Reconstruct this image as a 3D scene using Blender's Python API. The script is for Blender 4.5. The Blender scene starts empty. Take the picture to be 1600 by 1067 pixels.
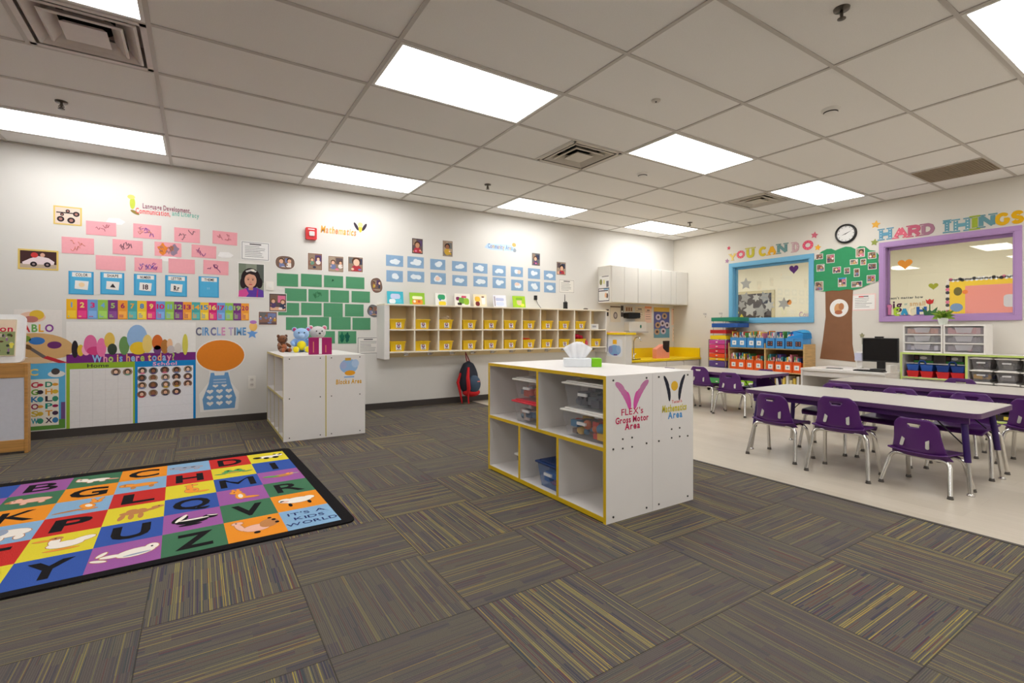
import bpy, math, random
from mathutils import Vector, Matrix
R_ = math.radians
random.seed(7)
C = bpy.context.scene.collection
# ------------------------------------------------------------------ room measures (metres, camera above the world origin)
F, CY, YAW, H = 763.3, 514.95, 0.5704, 1.011      # focal length in px, horizon row, heading, eye height
HC = 1.6845
ZC = H + HC                                        # ceiling
YL, XR, XC = 6.135, 7.574, 3.231                   # poster wall, window wall, carpet edge
XB, YB = -3.3, -2.8                                # walls behind the camera
GX, GY, GP = -0.234, 2.745, 0.6096                 # ceiling grid origin and pitch
co, si = math.cos(YAW), math.sin(YAW)

def ray(u, v):                                     # photo pixel -> direction, used to measure where things stand
    a = (u - 800) / F; b = (CY - v) / F
    return a * co + si, -a * si + co, b
def L(u, v, off=0.0):                              # point (x, z) on the poster wall
    d = ray(u, v); t = (YL - off) / d[1]
    return d[0] * t, H + d[2] * t
def R(u, v, off=0.0):                              # point (y, z) on the window wall
    d = ray(u, v); t = (XR - off) / d[0]
    return d[1] * t, H + d[2] * t
def Z(u, v, z=0.0):
    d = ray(u, v); t = (z - H) / d[2]
    return d[0] * t, d[1] * t
def yat(u, x):
    d = ray(u, 500); return d[1] * x / d[0]
def xat(u, y):
    d = ray(u, 500); return d[0] * y / d[1]

# ------------------------------------------------------------------ materials
MATS = {}
def lin(c):
    c = c / 255.0
    return c / 12.92 if c <= 0.04045 else ((c + 0.055) / 1.055) ** 2.4
def nodes(name):
    m = bpy.data.materials.new(name); m.use_nodes = True
    nt = m.node_tree; b = nt.nodes['Principled BSDF']
    return m, nt, b
def M(rgb, rough=0.6, metal=0.0, var=0.05, scale=30.0, bump=0.0, spec=0.35, sheen=0.0):
    """plain coloured surface with a slight procedural mottling"""
    key = (tuple(rgb), rough, metal, var, scale, bump, spec, sheen)
    if key in MATS: return MATS[key]
    m, nt, b = nodes('surface_%02x%02x%02x' % tuple(int(c) for c in rgb))
    l = [lin(c) for c in rgb]
    tc = nt.nodes.new('ShaderNodeTexCoord')
    n = nt.nodes.new('ShaderNodeTexNoise'); n.inputs['Scale'].default_value = scale; n.inputs['Detail'].default_value = 2
    nt.links.new(tc.outputs['Object'], n.inputs['Vector'])
    mx = nt.nodes.new('ShaderNodeMix'); mx.data_type = 'RGBA'
    mx.inputs[6].default_value = [c * (1 - var) for c in l] + [1]
    mx.inputs[7].default_value = [min(1, c * (1 + var)) for c in l] + [1]
    nt.links.new(n.outputs[0], mx.inputs[0]); nt.links.new(mx.outputs[2], b.inputs['Base Color'])
    b.inputs['Roughness'].default_value = rough; b.inputs['Metallic'].default_value = metal
    b.inputs['Specular IOR Level'].default_value = spec
    if sheen: b.inputs['Sheen Weight'].default_value = sheen
    if bump:
        bp = nt.nodes.new('ShaderNodeBump'); bp.inputs['Strength'].default_value = bump; bp.inputs['Distance'].default_value = 0.004
        nt.links.new(n.outputs[0], bp.inputs['Height']); nt.links.new(bp.outputs[0], b.inputs['Normal'])
    MATS[key] = m
    return m
def paper(*rgb): return M(rgb, 0.75, 0, 0.04, 40, 0, 0.2)
def plas(*rgb): return M(rgb, 0.38, 0, 0.03, 20, 0, 0.5)
def wood(rgb, name='wood'):
    key = ('wood', rgb)
    if key in MATS: return MATS[key]
    m, nt, b = nodes(name); l = [lin(c) for c in rgb]
    tc = nt.nodes.new('ShaderNodeTexCoord'); mp = nt.nodes.new('ShaderNodeMapping'); mp.inputs['Scale'].default_value = (1.2, 14, 14)
    n = nt.nodes.new('ShaderNodeTexNoise'); n.inputs['Scale'].default_value = 4; n.inputs['Detail'].default_value = 5
    r = nt.nodes.new('ShaderNodeValToRGB')
    r.color_ramp.elements[0].color = [c * .75 for c in l] + [1]; r.color_ramp.elements[0].position = .3
    r.color_ramp.elements[1].color = [min(1, c * 1.12) for c in l] + [1]; r.color_ramp.elements[1].position = .7
    nt.links.new(tc.outputs['Object'], mp.inputs[0]); nt.links.new(mp.outputs[0], n.inputs['Vector'])
    nt.links.new(n.outputs[0], r.inputs[0]); nt.links.new(r.outputs[0], b.inputs['Base Color'])
    b.inputs['Roughness'].default_value = .45
    MATS[key] = m; return m
def glow(rgb, s, name):
    key = ('glow', rgb, s)
    if key in MATS: return MATS[key]
    m, nt, b = nodes(name)
    b.inputs['Base Color'].default_value = (.8, .8, .8, 1)
    b.inputs['Emission Color'].default_value = [lin(c) for c in rgb] + [1]; b.inputs['Emission Strength'].default_value = s
    MATS[key] = m; return m
def clear(rgb, alpha, name, rough=.15):
    """see-through moulded plastic"""
    key = ('clear', rgb, alpha)
    if key in MATS: return MATS[key]
    m, nt, b = nodes(name)
    b.inputs['Base Color'].default_value = [lin(c) for c in rgb] + [1]; b.inputs['Roughness'].default_value = rough
    t = nt.nodes.new('ShaderNodeBsdfTransparent'); t.inputs[0].default_value = (.95, .95, .96, 1)
    mx = nt.nodes.new('ShaderNodeMixShader'); mx.inputs[0].default_value = alpha
    o = nt.nodes['Material Output']
    nt.links.new(t.outputs[0], mx.inputs[1]); nt.links.new(b.outputs[0], mx.inputs[2]); nt.links.new(mx.outputs[0], o.inputs[0])
    MATS[key] = m; return m
def math_n(nt, op, a, b=None, c=None):
    n = nt.nodes.new('ShaderNodeMath'); n.operation = op
    for i, v in enumerate((a, b, c)):
        if v is None: continue
        if isinstance(v, (int, float)): n.inputs[i].default_value = v
        else: nt.links.new(v, n.inputs[i])
    return n.outputs[0]
def mix_n(nt, f, a, b):
    n = nt.nodes.new('ShaderNodeMix'); n.data_type = 'RGBA'
    if isinstance(f, (int, float)): n.inputs[0].default_value = f
    else: nt.links.new(f, n.inputs[0])
    for i, v in ((6, a), (7, b)):
        if isinstance(v, tuple): n.inputs[i].default_value = v
        else: nt.links.new(v, n.inputs[i])
    return n.outputs[2]
def rgb(r, g, b): return (lin(r), lin(g), lin(b), 1)

def carpet_material():
    """half metre carpet tiles laid quarter turn, thin coloured yarn lines on a taupe ground"""
    m, nt, b = nodes('carpet_tiles'); T = .5
    tc = nt.nodes.new('ShaderNodeTexCoord'); sp = nt.nodes.new('ShaderNodeSeparateXYZ'); nt.links.new(tc.outputs['Object'], sp.inputs[0])
    x = math_n(nt, 'ADD', sp.outputs[0], 20 - .338 + (XB + XC) / 2); y = math_n(nt, 'ADD', sp.outputs[1], 20 - .066 + (YB + YL) / 2)
    tx = math_n(nt, 'FLOOR', math_n(nt, 'DIVIDE', x, T)); ty = math_n(nt, 'FLOOR', math_n(nt, 'DIVIDE', y, T))
    par = math_n(nt, 'MODULO', math_n(nt, 'ADD', tx, ty), 2)
    ip = math_n(nt, 'SUBTRACT', 1, par)
    fx = math_n(nt, 'SUBTRACT', x, math_n(nt, 'MULTIPLY', tx, T)); fy = math_n(nt, 'SUBTRACT', y, math_n(nt, 'MULTIPLY', ty, T))
    across = math_n(nt, 'ADD', math_n(nt, 'MULTIPLY', fx, par), math_n(nt, 'MULTIPLY', fy, ip))
    along = math_n(nt, 'ADD', math_n(nt, 'MULTIPLY', fy, par), math_n(nt, 'MULTIPLY', fx, ip))
    seed = math_n(nt, 'ADD', math_n(nt, 'MULTIPLY', tx, 17.31), math_n(nt, 'MULTIPLY', ty, 43.77))
    def white(*vals):
        cb = nt.nodes.new('ShaderNodeCombineXYZ')
        for i, v in enumerate(vals):
            if isinstance(v, (int, float)): cb.inputs[i].default_value = v
            else: nt.links.new(v, cb.inputs[i])
        w = nt.nodes.new('ShaderNodeTexWhiteNoise'); w.noise_dimensions = '3D'; nt.links.new(cb.outputs[0], w.inputs[0])
        return w.outputs[0]
    line = math_n(nt, 'FLOOR', math_n(nt, 'DIVIDE', across, .0031))
    band = math_n(nt, 'FLOOR', math_n(nt, 'DIVIDE', across, .041))
    blk = math_n(nt, 'FLOOR', math_n(nt, 'DIVIDE', math_n(nt, 'ADD', along, math_n(nt, 'MULTIPLY', white(band, seed, 3.1), .2)), .14))
    r1 = white(line, seed, 0.5); r2 = white(line, blk, seed); r3 = white(band, blk, math_n(nt, 'ADD', seed, .7)); tile = white(tx, ty, 9.2)
    def gt(v, t): return math_n(nt, 'GREATER_THAN', v, t)
    def noise(sc, det=2):
        n = nt.nodes.new('ShaderNodeTexNoise'); n.inputs['Scale'].default_value = sc; n.inputs['Detail'].default_value = det
        nt.links.new(tc.outputs['Object'], n.inputs['Vector']); return n.outputs[0]
    pile = noise(420, 2)
    ground = mix_n(nt, pile, rgb(76, 71, 63), rgb(124, 117, 106))
    ground = mix_n(nt, math_n(nt, 'MULTIPLY', gt(r3, .72), .22), ground, rgb(80, 68, 88))
    ground = mix_n(nt, math_n(nt, 'MULTIPLY', gt(math_n(nt, 'MODULO', line, 2), .5), .28), ground, rgb(62, 58, 54))
    lv = math_n(nt, 'MINIMUM', math_n(nt, 'MAXIMUM', math_n(nt, 'MULTIPLY_ADD', tile, 3.0, -1.0), 0), 1); lively = math_n(nt, 'MULTIPLY_ADD', lv, .42, .46)
    dark = math_n(nt, 'MULTIPLY', gt(r2, .78), math_n(nt, 'MULTIPLY', lively, .72))
    c1 = mix_n(nt, dark, ground, mix_n(nt, white(line, blk, 5.5), rgb(64, 46, 84), rgb(46, 70, 76)))
    red = math_n(nt, 'MULTIPLY', gt(white(line, blk, math_n(nt, 'ADD', seed, 2.2)), .94), math_n(nt, 'MULTIPLY', lively, .6))
    c2 = mix_n(nt, red, c1, rgb(112, 52, 58))
    thr = math_n(nt, 'MULTIPLY_ADD', lv, -.15, .90)
    yel = math_n(nt, 'MULTIPLY', math_n(nt, 'MULTIPLY', math_n(nt, 'GREATER_THAN', r1, thr), gt(math_n(nt, 'MODULO', line, 2), .5)), math_n(nt, 'MULTIPLY', lively, math_n(nt, 'MULTIPLY_ADD', r2, .45, .42)))
    c3 = mix_n(nt, yel, c2, mix_n(nt, white(line, seed, 8.8), rgb(198, 170, 66), rgb(158, 152, 84)))
    edge = math_n(nt, 'MINIMUM', math_n(nt, 'MINIMUM', fx, fy), math_n(nt, 'SUBTRACT', T, math_n(nt, 'MAXIMUM', fx, fy)))
    c4 = mix_n(nt, math_n(nt, 'MULTIPLY', math_n(nt, 'LESS_THAN', edge, .0022), .55), c3, rgb(40, 36, 34))
    nt.links.new(c4, b.inputs['Base Color']); b.inputs['Roughness'].default_value = .95; b.inputs['Specular IOR Level'].default_value = .1
    bp = nt.nodes.new('ShaderNodeBump'); bp.inputs['Strength'].default_value = .5; bp.inputs['Distance'].default_value = .004
    nt.links.new(pile, bp.inputs['Height']); nt.links.new(bp.outputs[0], b.inputs['Normal'])
    return m
def vinyl_material():
    m, nt, b = nodes('vinyl_planks')
    tc = nt.nodes.new('ShaderNodeTexCoord')
    mp = nt.nodes.new('ShaderNodeMapping'); mp.inputs['Rotation'].default_value = (0, 0, R_(90))
    nt.links.new(tc.outputs['Object'], mp.inputs[0])
    br = nt.nodes.new('ShaderNodeTexBrick'); br.offset = .37; br.inputs['Scale'].default_value = 1
    br.inputs['Brick Width'].default_value = 1.2; br.inputs['Row Height'].default_value = .16; br.inputs['Mortar Size'].default_value = .0015
    br.inputs['Color1'].default_value = rgb(208, 198, 182); br.inputs['Color2'].default_value = rgb(196, 186, 169); br.inputs['Mortar'].default_value = rgb(190, 180, 164)
    nt.links.new(mp.outputs[0], br.inputs['Vector'])
    mp2 = nt.nodes.new('ShaderNodeMapping'); mp2.inputs['Scale'].default_value = (30, 1.6, 1)
    n = nt.nodes.new('ShaderNodeTexNoise'); n.inputs['Scale'].default_value = 2.4; n.inputs['Detail'].default_value = 6
    nt.links.new(tc.outputs['Object'], mp2.inputs[0]); nt.links.new(mp2.outputs[0], n.inputs['Vector'])
    c = mix_n(nt, math_n(nt, 'MULTIPLY', n.outputs[0], .55), br.outputs[0], rgb(172, 161, 144))
    nt.links.new(c, b.inputs['Base Color']); b.inputs['Roughness'].default_value = .33; b.inputs['Specular IOR Level'].default_value = .4
    return m
def ceiling_material():
    m, nt, b = nodes('acoustic_tile')
    tc = nt.nodes.new('ShaderNodeTexCoord')
    n = nt.nodes.new('ShaderNodeTexNoise'); n.inputs['Scale'].default_value = 160; n.inputs['Detail'].default_value = 3
    nt.links.new(tc.outputs['Object'], n.inputs['Vector'])
    c = mix_n(nt, n.outputs[0], rgb(232, 229, 225), rgb(243, 241, 238))
    nt.links.new(c, b.inputs['Base Color']); b.inputs['Roughness'].default_value = .9
    bp = nt.nodes.new('ShaderNodeBump'); bp.inputs['Strength'].default_value = .25; bp.inputs['Distance'].default_value = .002
    nt.links.new(n.outputs[0], bp.inputs['Height']); nt.links.new(bp.outputs[0], b.inputs['Normal'])
    return m
def glass_material():
    m, nt, b = nodes('window_glass')
    nt.nodes.remove(b)
    t = nt.nodes.new('ShaderNodeBsdfTransparent'); t.inputs[0].default_value = (.975, .985, .975, 1)
    g = nt.nodes.new('ShaderNodeBsdfGlossy'); g.inputs['Roughness'].default_value = .01
    fr = nt.nodes.new('ShaderNodeFresnel'); fr.inputs[0].default_value = 1.5
    mx = nt.nodes.new('ShaderNodeMixShader')
    f2 = math_n(nt, 'MINIMUM', math_n(nt, 'MULTIPLY', fr.outputs[0], 1.3), 1.0)
    nt.links.new(f2, mx.inputs[0]); nt.links.new(t.outputs[0], mx.inputs[1]); nt.links.new(g.outputs[0], mx.inputs[2])
    nt.links.new(mx.outputs[0], nt.nodes['Material Output'].inputs[0])
    return m

WALL = M((223, 220, 214), .85, 0, .025, 3, 0, .15)
WALLR = M((220, 215, 205), .85, 0, .025, 3, 0, .15)
WHITE = plas(235, 232, 226)
LAM = M((226, 222, 218), .42, 0, .02, 8, 0, .4)
YEDGE = plas(222, 184, 22)
CHROME = M((205, 203, 200), .16, 1.0, .03, 20, 0, .5)
BLACK = plas(24, 23, 24)
DARK = M((58, 53, 50), .6)
INK = paper(52, 48, 52)
WP = paper(238, 235, 230)

# ------------------------------------------------------------------ glyphs of the built-in font
GLY = {}
def glyph(ch, bold=0.0):
    k = (ch, bold)
    if k in GLY: return GLY[k]
    cu = bpy.data.curves.new('glyph', 'FONT'); cu.body = ch; cu.size = 1.0; cu.fill_mode = 'FRONT'; cu.offset = bold; cu.resolution_u = 3
    ob = bpy.data.objects.new('glyph', cu); C.objects.link(ob)
    dg = bpy.context.evaluated_depsgraph_get(); dg.update()
    me = ob.evaluated_get(dg).to_mesh()
    vs = [(v.co.x, v.co.y) for v in me.vertices]; fs = [tuple(p.vertices) for p in me.polygons]
    ob.evaluated_get(dg).to_mesh_clear()
    bpy.data.objects.remove(ob); bpy.data.curves.remove(cu)
    x0 = min((v[0] for v in vs), default=0); x1 = max((v[0] for v in vs), default=.25)
    GLY[k] = ([(x - x0, y) for x, y in vs], fs, x1 - x0)
    return GLY[k]

# ------------------------------------------------------------------ mesh building
class Fr:                                          # a flat drawing frame: origin, right, up, outward
    def __init__(s, O, U, V, N): s.O, s.U, s.V, s.N = Vector(O), Vector(U), Vector(V), Vector(N)
    def p(s, u, v, n=0.0): return s.O + s.U * u + s.V * v + s.N * n
def FL(x, z, off=0.0): return Fr((x, YL - off, z), (1, 0, 0), (0, 0, 1), (0, -1, 0))
def FR(y, z, off=0.0): return Fr((XR - off, y, z), (0, -1, 0), (0, 0, 1), (-1, 0, 0))
def ell(cx, cy, rx, ry, n=20, rot=0.0):
    c, s = math.cos(rot), math.sin(rot)
    return [(cx + rx * math.cos(2 * math.pi * k / n) * c - ry * math.sin(2 * math.pi * k / n) * s,
             cy + rx * math.cos(2 * math.pi * k / n) * s + ry * math.sin(2 * math.pi * k / n) * c) for k in range(n)]
def rect(x0, y0, x1, y1): return [(x0, y0), (x1, y0), (x1, y1), (x0, y1)]
def rrect(x0, y0, x1, y1, r, n=5):
    o = []
    for cx, cy, a in ((x1 - r, y0 + r, -90), (x1 - r, y1 - r, 0), (x0 + r, y1 - r, 90), (x0 + r, y0 + r, 180)):
        for k in range(n + 1):
            t = R_(a + 90 * k / n); o.append((cx + r * math.cos(t), cy + r * math.sin(t)))
    return o
def star(cx, cy, r, n=5, inner=.45, rot=90):
    return [(cx + (r if k % 2 == 0 else r * inner) * math.cos(R_(rot + 180 * k / n)), cy + (r if k % 2 == 0 else r * inner) * math.sin(R_(rot + 180 * k / n))) for k in range(2 * n)]
def heart(cx, cy, w, h):
    o = []
    for k in range(28):
        t = 2 * math.pi * k / 28
        o.append((cx + w / 32 * 16 * math.sin(t) ** 3, cy + h / 30 * (13 * math.cos(t) - 5 * math.cos(2 * t) - 2 * math.cos(3 * t) - math.cos(4 * t) + 2)))
    return o

class MB:
    def __init__(s): s.v, s.f, s.mi, s.sm, s.mats = [], [], [], [], []
    def add(s, vs, fs, mat, smooth=False):
        if mat not in s.mats: s.mats.append(mat)
        k = s.mats.index(mat); b = len(s.v)
        s.v += [tuple(v) for v in vs]
        for f in fs:
            s.f.append(tuple(b + i for i in f)); s.mi.append(k); s.sm.append(smooth)
        return s
    def box(s, x0, y0, z0, x1, y1, z1, mat):
        x0, x1 = min(x0, x1), max(x0, x1); y0, y1 = min(y0, y1), max(y0, y1); z0, z1 = min(z0, z1), max(z0, z1)
        return s.add([(x0, y0, z0), (x1, y0, z0), (x1, y1, z0), (x0, y1, z0), (x0, y0, z1), (x1, y0, z1), (x1, y1, z1), (x0, y1, z1)],
                     [(0, 3, 2, 1), (4, 5, 6, 7), (0, 1, 5, 4), (1, 2, 6, 5), (2, 3, 7, 6), (3, 0, 4, 7)], mat)
    def hull(s, a, b, mat):                         # two quads (bottom, top) joined
        return s.add(list(a) + list(b), [(3, 2, 1, 0), (4, 5, 6, 7), (0, 1, 5, 4), (1, 2, 6, 5), (2, 3, 7, 6), (3, 0, 4, 7)], mat)
    def tube(s, pts, r, mat, n=10, caps=True, closed=False):
        pts = [Vector(p) for p in pts]; rs = r if isinstance(r, (list, tuple)) else [r] * len(pts)
        rings = []; prev = None
        for i, p in enumerate(pts):
            if closed: t = pts[(i + 1) % len(pts)] - pts[i - 1]
            else: t = pts[min(i + 1, len(pts) - 1)] - pts[max(i - 1, 0)]
            t.normalize()
            if prev is None:
                a = Vector((0, 0, 1)) if abs(t.z) < .9 else Vector((1, 0, 0))
                nrm = t.cross(a).normalized()
            else:
                nrm = (prev - t * prev.dot(t)).normalized()
            prev = nrm; bn = t.cross(nrm)
            rings.append([p + (nrm * math.cos(2 * math.pi * k / n) + bn * math.sin(2 * math.pi * k / n)) * rs[i] for k in range(n)])
        vs = [v for r_ in rings for v in r_]; fs = []
        m = len(rings)
        for i in range(m if closed else m - 1):
            for k in range(n):
                j = (i + 1) % m
                fs.append((i * n + k, i * n + (k + 1) % n, j * n + (k + 1) % n, j * n + k))
        s.add(vs, fs, mat, True)
        if caps and not closed:
            s.add(rings[0], [tuple(range(n))[::-1]], mat); s.add(rings[-1], [tuple(range(n))], mat)
        return s
    def cyl(s, p0, p1, r, mat, n=20, r1=None): return s.tube([p0, p1], [r, r if r1 is None else r1], mat, n)
    def lathe(s, prof, mat, c=(0, 0, 0), n=24, smooth=True):
        vs = []; fs = []
        for r, z in prof:
            for k in range(n): vs.append((c[0] + r * math.cos(2 * math.pi * k / n), c[1] + r * math.sin(2 * math.pi * k / n), c[2] + z))
        for i in range(len(prof) - 1):
            for k in range(n): fs.append((i * n + k, i * n + (k + 1) % n, (i + 1) * n + (k + 1) % n, (i + 1) * n + k))
        return s.add(vs, fs, mat, smooth)
    def ball(s, c, r, mat, n=16, m=10, mx=None):
        if isinstance(r, (int, float)): r = (r, r, r)
        vs = []; fs = []
        for i in range(m + 1):
            th = math.pi * i / m
            for k in range(n):
                ph = 2 * math.pi * k / n
                p = Vector((r[0] * math.sin(th) * math.cos(ph), r[1] * math.sin(th) * math.sin(ph), r[2] * math.cos(th)))
                if mx: p = mx @ p
                vs.append(p + Vector(c))
        for i in range(m):
            for k in range(n): fs.append((i * n + k, (i + 1) * n + k, (i + 1) * n + (k + 1) % n, i * n + (k + 1) % n))
        return s.add(vs, fs, mat, True)
    def poly(s, fr, pts, n, mat):                   # flat print
        return s.add([fr.p(u, v, n) for u, v in pts], [tuple(range(len(pts)))], mat)
    def prism(s, fr, pts, n0, n1, mat, side=None):  # outline with thickness
        k = len(pts)
        s.add([fr.p(u, v, n1) for u, v in pts], [tuple(range(k))], mat)
        s.add([fr.p(u, v, n0) for u, v in pts], [tuple(range(k))[::-1]], mat)
        s.add([fr.p(u, v, n0) for u, v in pts] + [fr.p(u, v, n1) for u, v in pts], [(i, (i + 1) % k, k + (i + 1) % k, k + i) for i in range(k)], side or mat)
        return s
    def text(s, fr, txt, cx, cy, h, mat, n, width=None, bold=.01, gap=.1, align='c', colors=None, slant=0):
        gs = []; x = 0
        for ch in txt:
            if ch == ' ': x += .3; continue
            g = glyph(ch, bold); gs.append((g, x)); x += g[2] + gap
        tot = max(.01, x - gap); cap = .73
        sy = h / cap; sx = sy if width is None else width / tot
        x0 = cx - tot * sx / 2 if align == 'c' else cx
        for i, (g, gx) in enumerate(gs):
            mt = colors[i % len(colors)] if colors else mat
            s.add([fr.p(x0 + (gx + a) * sx + slant * b * sy, cy - h / 2 + b * sy, n) for a, b in g[0]], g[1], mt)
        return s
    def build(s, name, parent=None, label=None, cat=None, group=None, kind=None, bev=0.0, world=False, solid=0.0, sub=0):
        vs = s.v; loc = None
        if parent is None:
            xs, ys, zs = zip(*vs)
            loc = Vector(((min(xs) + max(xs)) / 2, (min(ys) + max(ys)) / 2, min(zs)))
            vs = [tuple(Vector(v) - loc) for v in vs]
        elif world:
            mi = (Matrix.Translation(parent.location) @ Matrix.Rotation(parent.rotation_euler.z, 4, 'Z')).inverted()
            q = parent.parent
            if q is not None:
                mi = mi @ (Matrix.Translation(q.location) @ Matrix.Rotation(q.rotation_euler.z, 4, 'Z')).inverted()
            vs = [tuple(mi @ Vector(v)) for v in vs]
        me = bpy.data.meshes.new(name); me.from_pydata(vs, [], s.f)
        for m in s.mats: me.materials.append(m)
        me.polygons.foreach_set('material_index', s.mi); me.polygons.foreach_set('use_smooth', s.sm); me.update()
        o = bpy.data.objects.new(name, me); C.objects.link(o)
        if loc is not None: o.location = loc
        if parent is not None: o.parent = parent
        if solid:
            md = o.modifiers.new('thickness', 'SOLIDIFY'); md.thickness = solid; md.offset = 0
        if sub:
            md = o.modifiers.new('smooth', 'SUBSURF'); md.levels = sub; md.render_levels = sub
        if bev:
            md = o.modifiers.new('bevel', 'BEVEL'); md.width = bev; md.segments = 2; md.limit_method = 'ANGLE'; md.angle_limit = R_(50)
        tag(o, label, cat, group, kind)
        return o
def tag(o, label=None, cat=None, group=None, kind=None):
    if label: o['label'] = label
    if cat: o['category'] = cat
    if group: o['group'] = group
    if kind: o['kind'] = kind
    return o
def thing(name, label, cat, loc, rz=0.0, group=None, kind=None):
    o = bpy.data.objects.new(name, None); o.empty_display_size = .1; C.objects.link(o)
    o.location = loc; o.rotation_euler = (0, 0, rz)
    return tag(o, label, cat, group, kind)
def copy_tree(o, loc=None, rz=None, label=None, group=None, parent=None):
    c = o.copy(); C.objects.link(c); c.parent = parent
    for ch in list(o.children): copy_tree(ch, parent=c)
    if loc is not None: c.location = loc
    if rz is not None: c.rotation_euler = (0, 0, rz)
    if label: c['label'] = label
    if group: c['group'] = group
    return c
def B(): return MB()
ORD = ['first', 'second', 'third', 'fourth', 'fifth', 'sixth', 'seventh', 'eighth', 'ninth', 'tenth', 'eleventh', 'twelfth']
# ================================================================== THE ROOM
mc = carpet_material(); mv = vinyl_material(); mce = ceiling_material(); mg = glass_material()
def struct(mb, name, **k): return mb.build(name, kind='structure', **k)
struct(B().box(XB, YB, -.05, XC, YL, 0, mc), 'floor')
struct(B().box(XC, YB, -.05, XR, YL, 0, mv), 'floor')
struct(B().box(XC - .012, YB, -.001, XC + .012, YL, .003, M((74, 68, 62), .6)), 'trim_1')
struct(B().box(XB - .12, YL, 0, XR + .12, YL + .12, ZC + .2, WALL), 'wall_left')
struct(B().box(XB - .12, YB - .12, 0, XR + .12, YB, ZC + .2, WALL), 'wall_front')
struct(B().box(XB - .12, YB, 0, XB, YL, ZC + .2, WALL), 'wall_back')
# window wall with its two openings
W1 = (R(1140, 412)[0] - .055, R(1272, 396)[0] + .055, R(1140, 505)[1] + .055, R(1140, 412)[1] - .06)     # blue: y1, y0, z0, z1 of the glass
W2 = (R(1374, 379)[0] - .06, R(1597, 355)[0] + .055, R(1374, 502.4)[1] + .055, R(1374, 379)[1] - .065)
w = B(); T = .14
(a1, a0, az0, az1), (b1, b0, bz0, bz1) = W1, W2
for y0, y1, z0, z1 in ((YB, b0, 0, ZC + .2), (b1, a0, 0, ZC + .2), (a1, YL, 0, ZC + .2), (b0, b1, 0, bz0), (b0, b1, bz1, ZC + .2), (a0, a1, 0, az0), (a0, a1, az1, ZC + .2)):
    w.box(XR, y0, z0, XR + T, y1, z1, WALLR)
struct(w, 'wall_right')
BASE = M((66, 60, 56), .55, 0, .03)
struct(B().box(XB, YL - .012, 0, 5.6, YL, .078, BASE), 'baseboard_left')
struct(B().box(XR - .012, YB, 0, XR, YL, .078, BASE), 'baseboard_right')
struct(B().box(XB, YB, 0, XB + .012, YL, .078, BASE), 'baseboard_back')
# ceiling: lay-in tiles as single quads, skipped where lights and vents sit, and the tee bars
lights = [(i, j) for j in (-8, -4, 0, 4) for i in (-1, 1, 3, 5)]
vents = [(-.5, 1), (2.5, 1), (5, 1)]; grilles = [(5.5, -2)]
skip = set()
for i, j in lights: skip |= {(2 * i, j), (2 * i + 1, j)}
for i, j in vents + grilles: skip.add((int(2 * i), j))
cb = B()
for i2 in range(-6, 13):
    for j in range(-10, 6):
        if (i2, j) in skip: continue
        x0 = max(XB, GX + i2 * GP); x1 = min(XR, GX + (i2 + 1) * GP); y0 = max(YB, GY + j * GP); y1 = min(YL, GY + (j + 1) * GP)
        if x1 - x0 < .01 or y1 - y0 < .01: continue
        cb.add([(x0, y0, ZC + .006), (x0, y1, ZC + .006), (x1, y1, ZC + .006), (x1, y0, ZC + .006)], [(0, 1, 2, 3)], mce)
cb.box(XB, YB, ZC + .2, XR, YL, ZC + .22, mce)
struct(cb, 'ceiling')
TEE = M((196, 190, 184), .5, 0, .02)
tb = B()
for i in range(-3, 7): 
    x = GX + i * 2 * GP
    if XB < x < XR: tb.box(x - .012, YB, ZC - .001, x + .012, YL, ZC + .006, TEE)
for j in range(-9, 6): tb.box(XB, GY + j * GP - .012, ZC - .0008, XR, GY + j * GP + .012, ZC + .006, TEE)
for i, j in vents + grilles:
    for x in [q for q in (GX + i * 2 * GP, GX + (i + .5) * 2 * GP) if abs((q - GX) / (2 * GP) % 1 - .5) < .01]:
        tb.box(x - .012, GY + j * GP, ZC - .001, x + .012, GY + (j + 1) * GP, ZC + .006, TEE)
struct(tb, 'trim_2')
struct(B().box(XB, YL - .022, ZC - .004, XR, YL, ZC + .004, TEE).box(XR - .022, YB, ZC - .004, XR, YL, ZC + .004, TEE), 'trim_3')

# windows: painted frame, glass
def window(n, fr, jamb, col):
    (y1, y0, z0, z1) = fr
    root = thing('window_%d' % n, None, None, (XR, (y0 + y1) / 2, z0), kind='structure')
    f = .058; m = M(col, .42, 0, .03, 12); fb = B()
    for p, q, r, s in ((y0 - f, y1 + f, z1, z1 + f), (y0 - f, y1 + f, z0 - f, z0), (y0 - f, y0, z0, z1), (y1, y1 + f, z0, z1)):
        fb.box(XR - .022, p, r, XR, q, s, m)
    for p, q, r, s in ((y0, y1, z1 - .014, z1), (y0, y1, z0, z0 + .014), (y0, y0 + .014, z0, z1), (y1 - .014, y1, z0, z1)):
        fb.box(XR - .018, p, r, XR + T, q, s, m)
    for p, q, r, s in ((y0, y1, z1 - .05, z1), (y0, y1, z0, z0 + .03), (y0, y0 + .03, z0, z1), (y1 - .03, y1, z0, z1)):
        fb.box(XR + .055, p, r, XR + .085, q, s, m)
    fb.build('window_frame', root, world=True, bev=.003)
    B().box(XR + .068, y0 + .02, z0 + .02, XR + .072, y1 - .02, z1 - .02, mg).build('window_glass', root, world=True)
window(1, W1, None, (112, 178, 214)); window(2, W2, None, (176, 140, 190))

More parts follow.
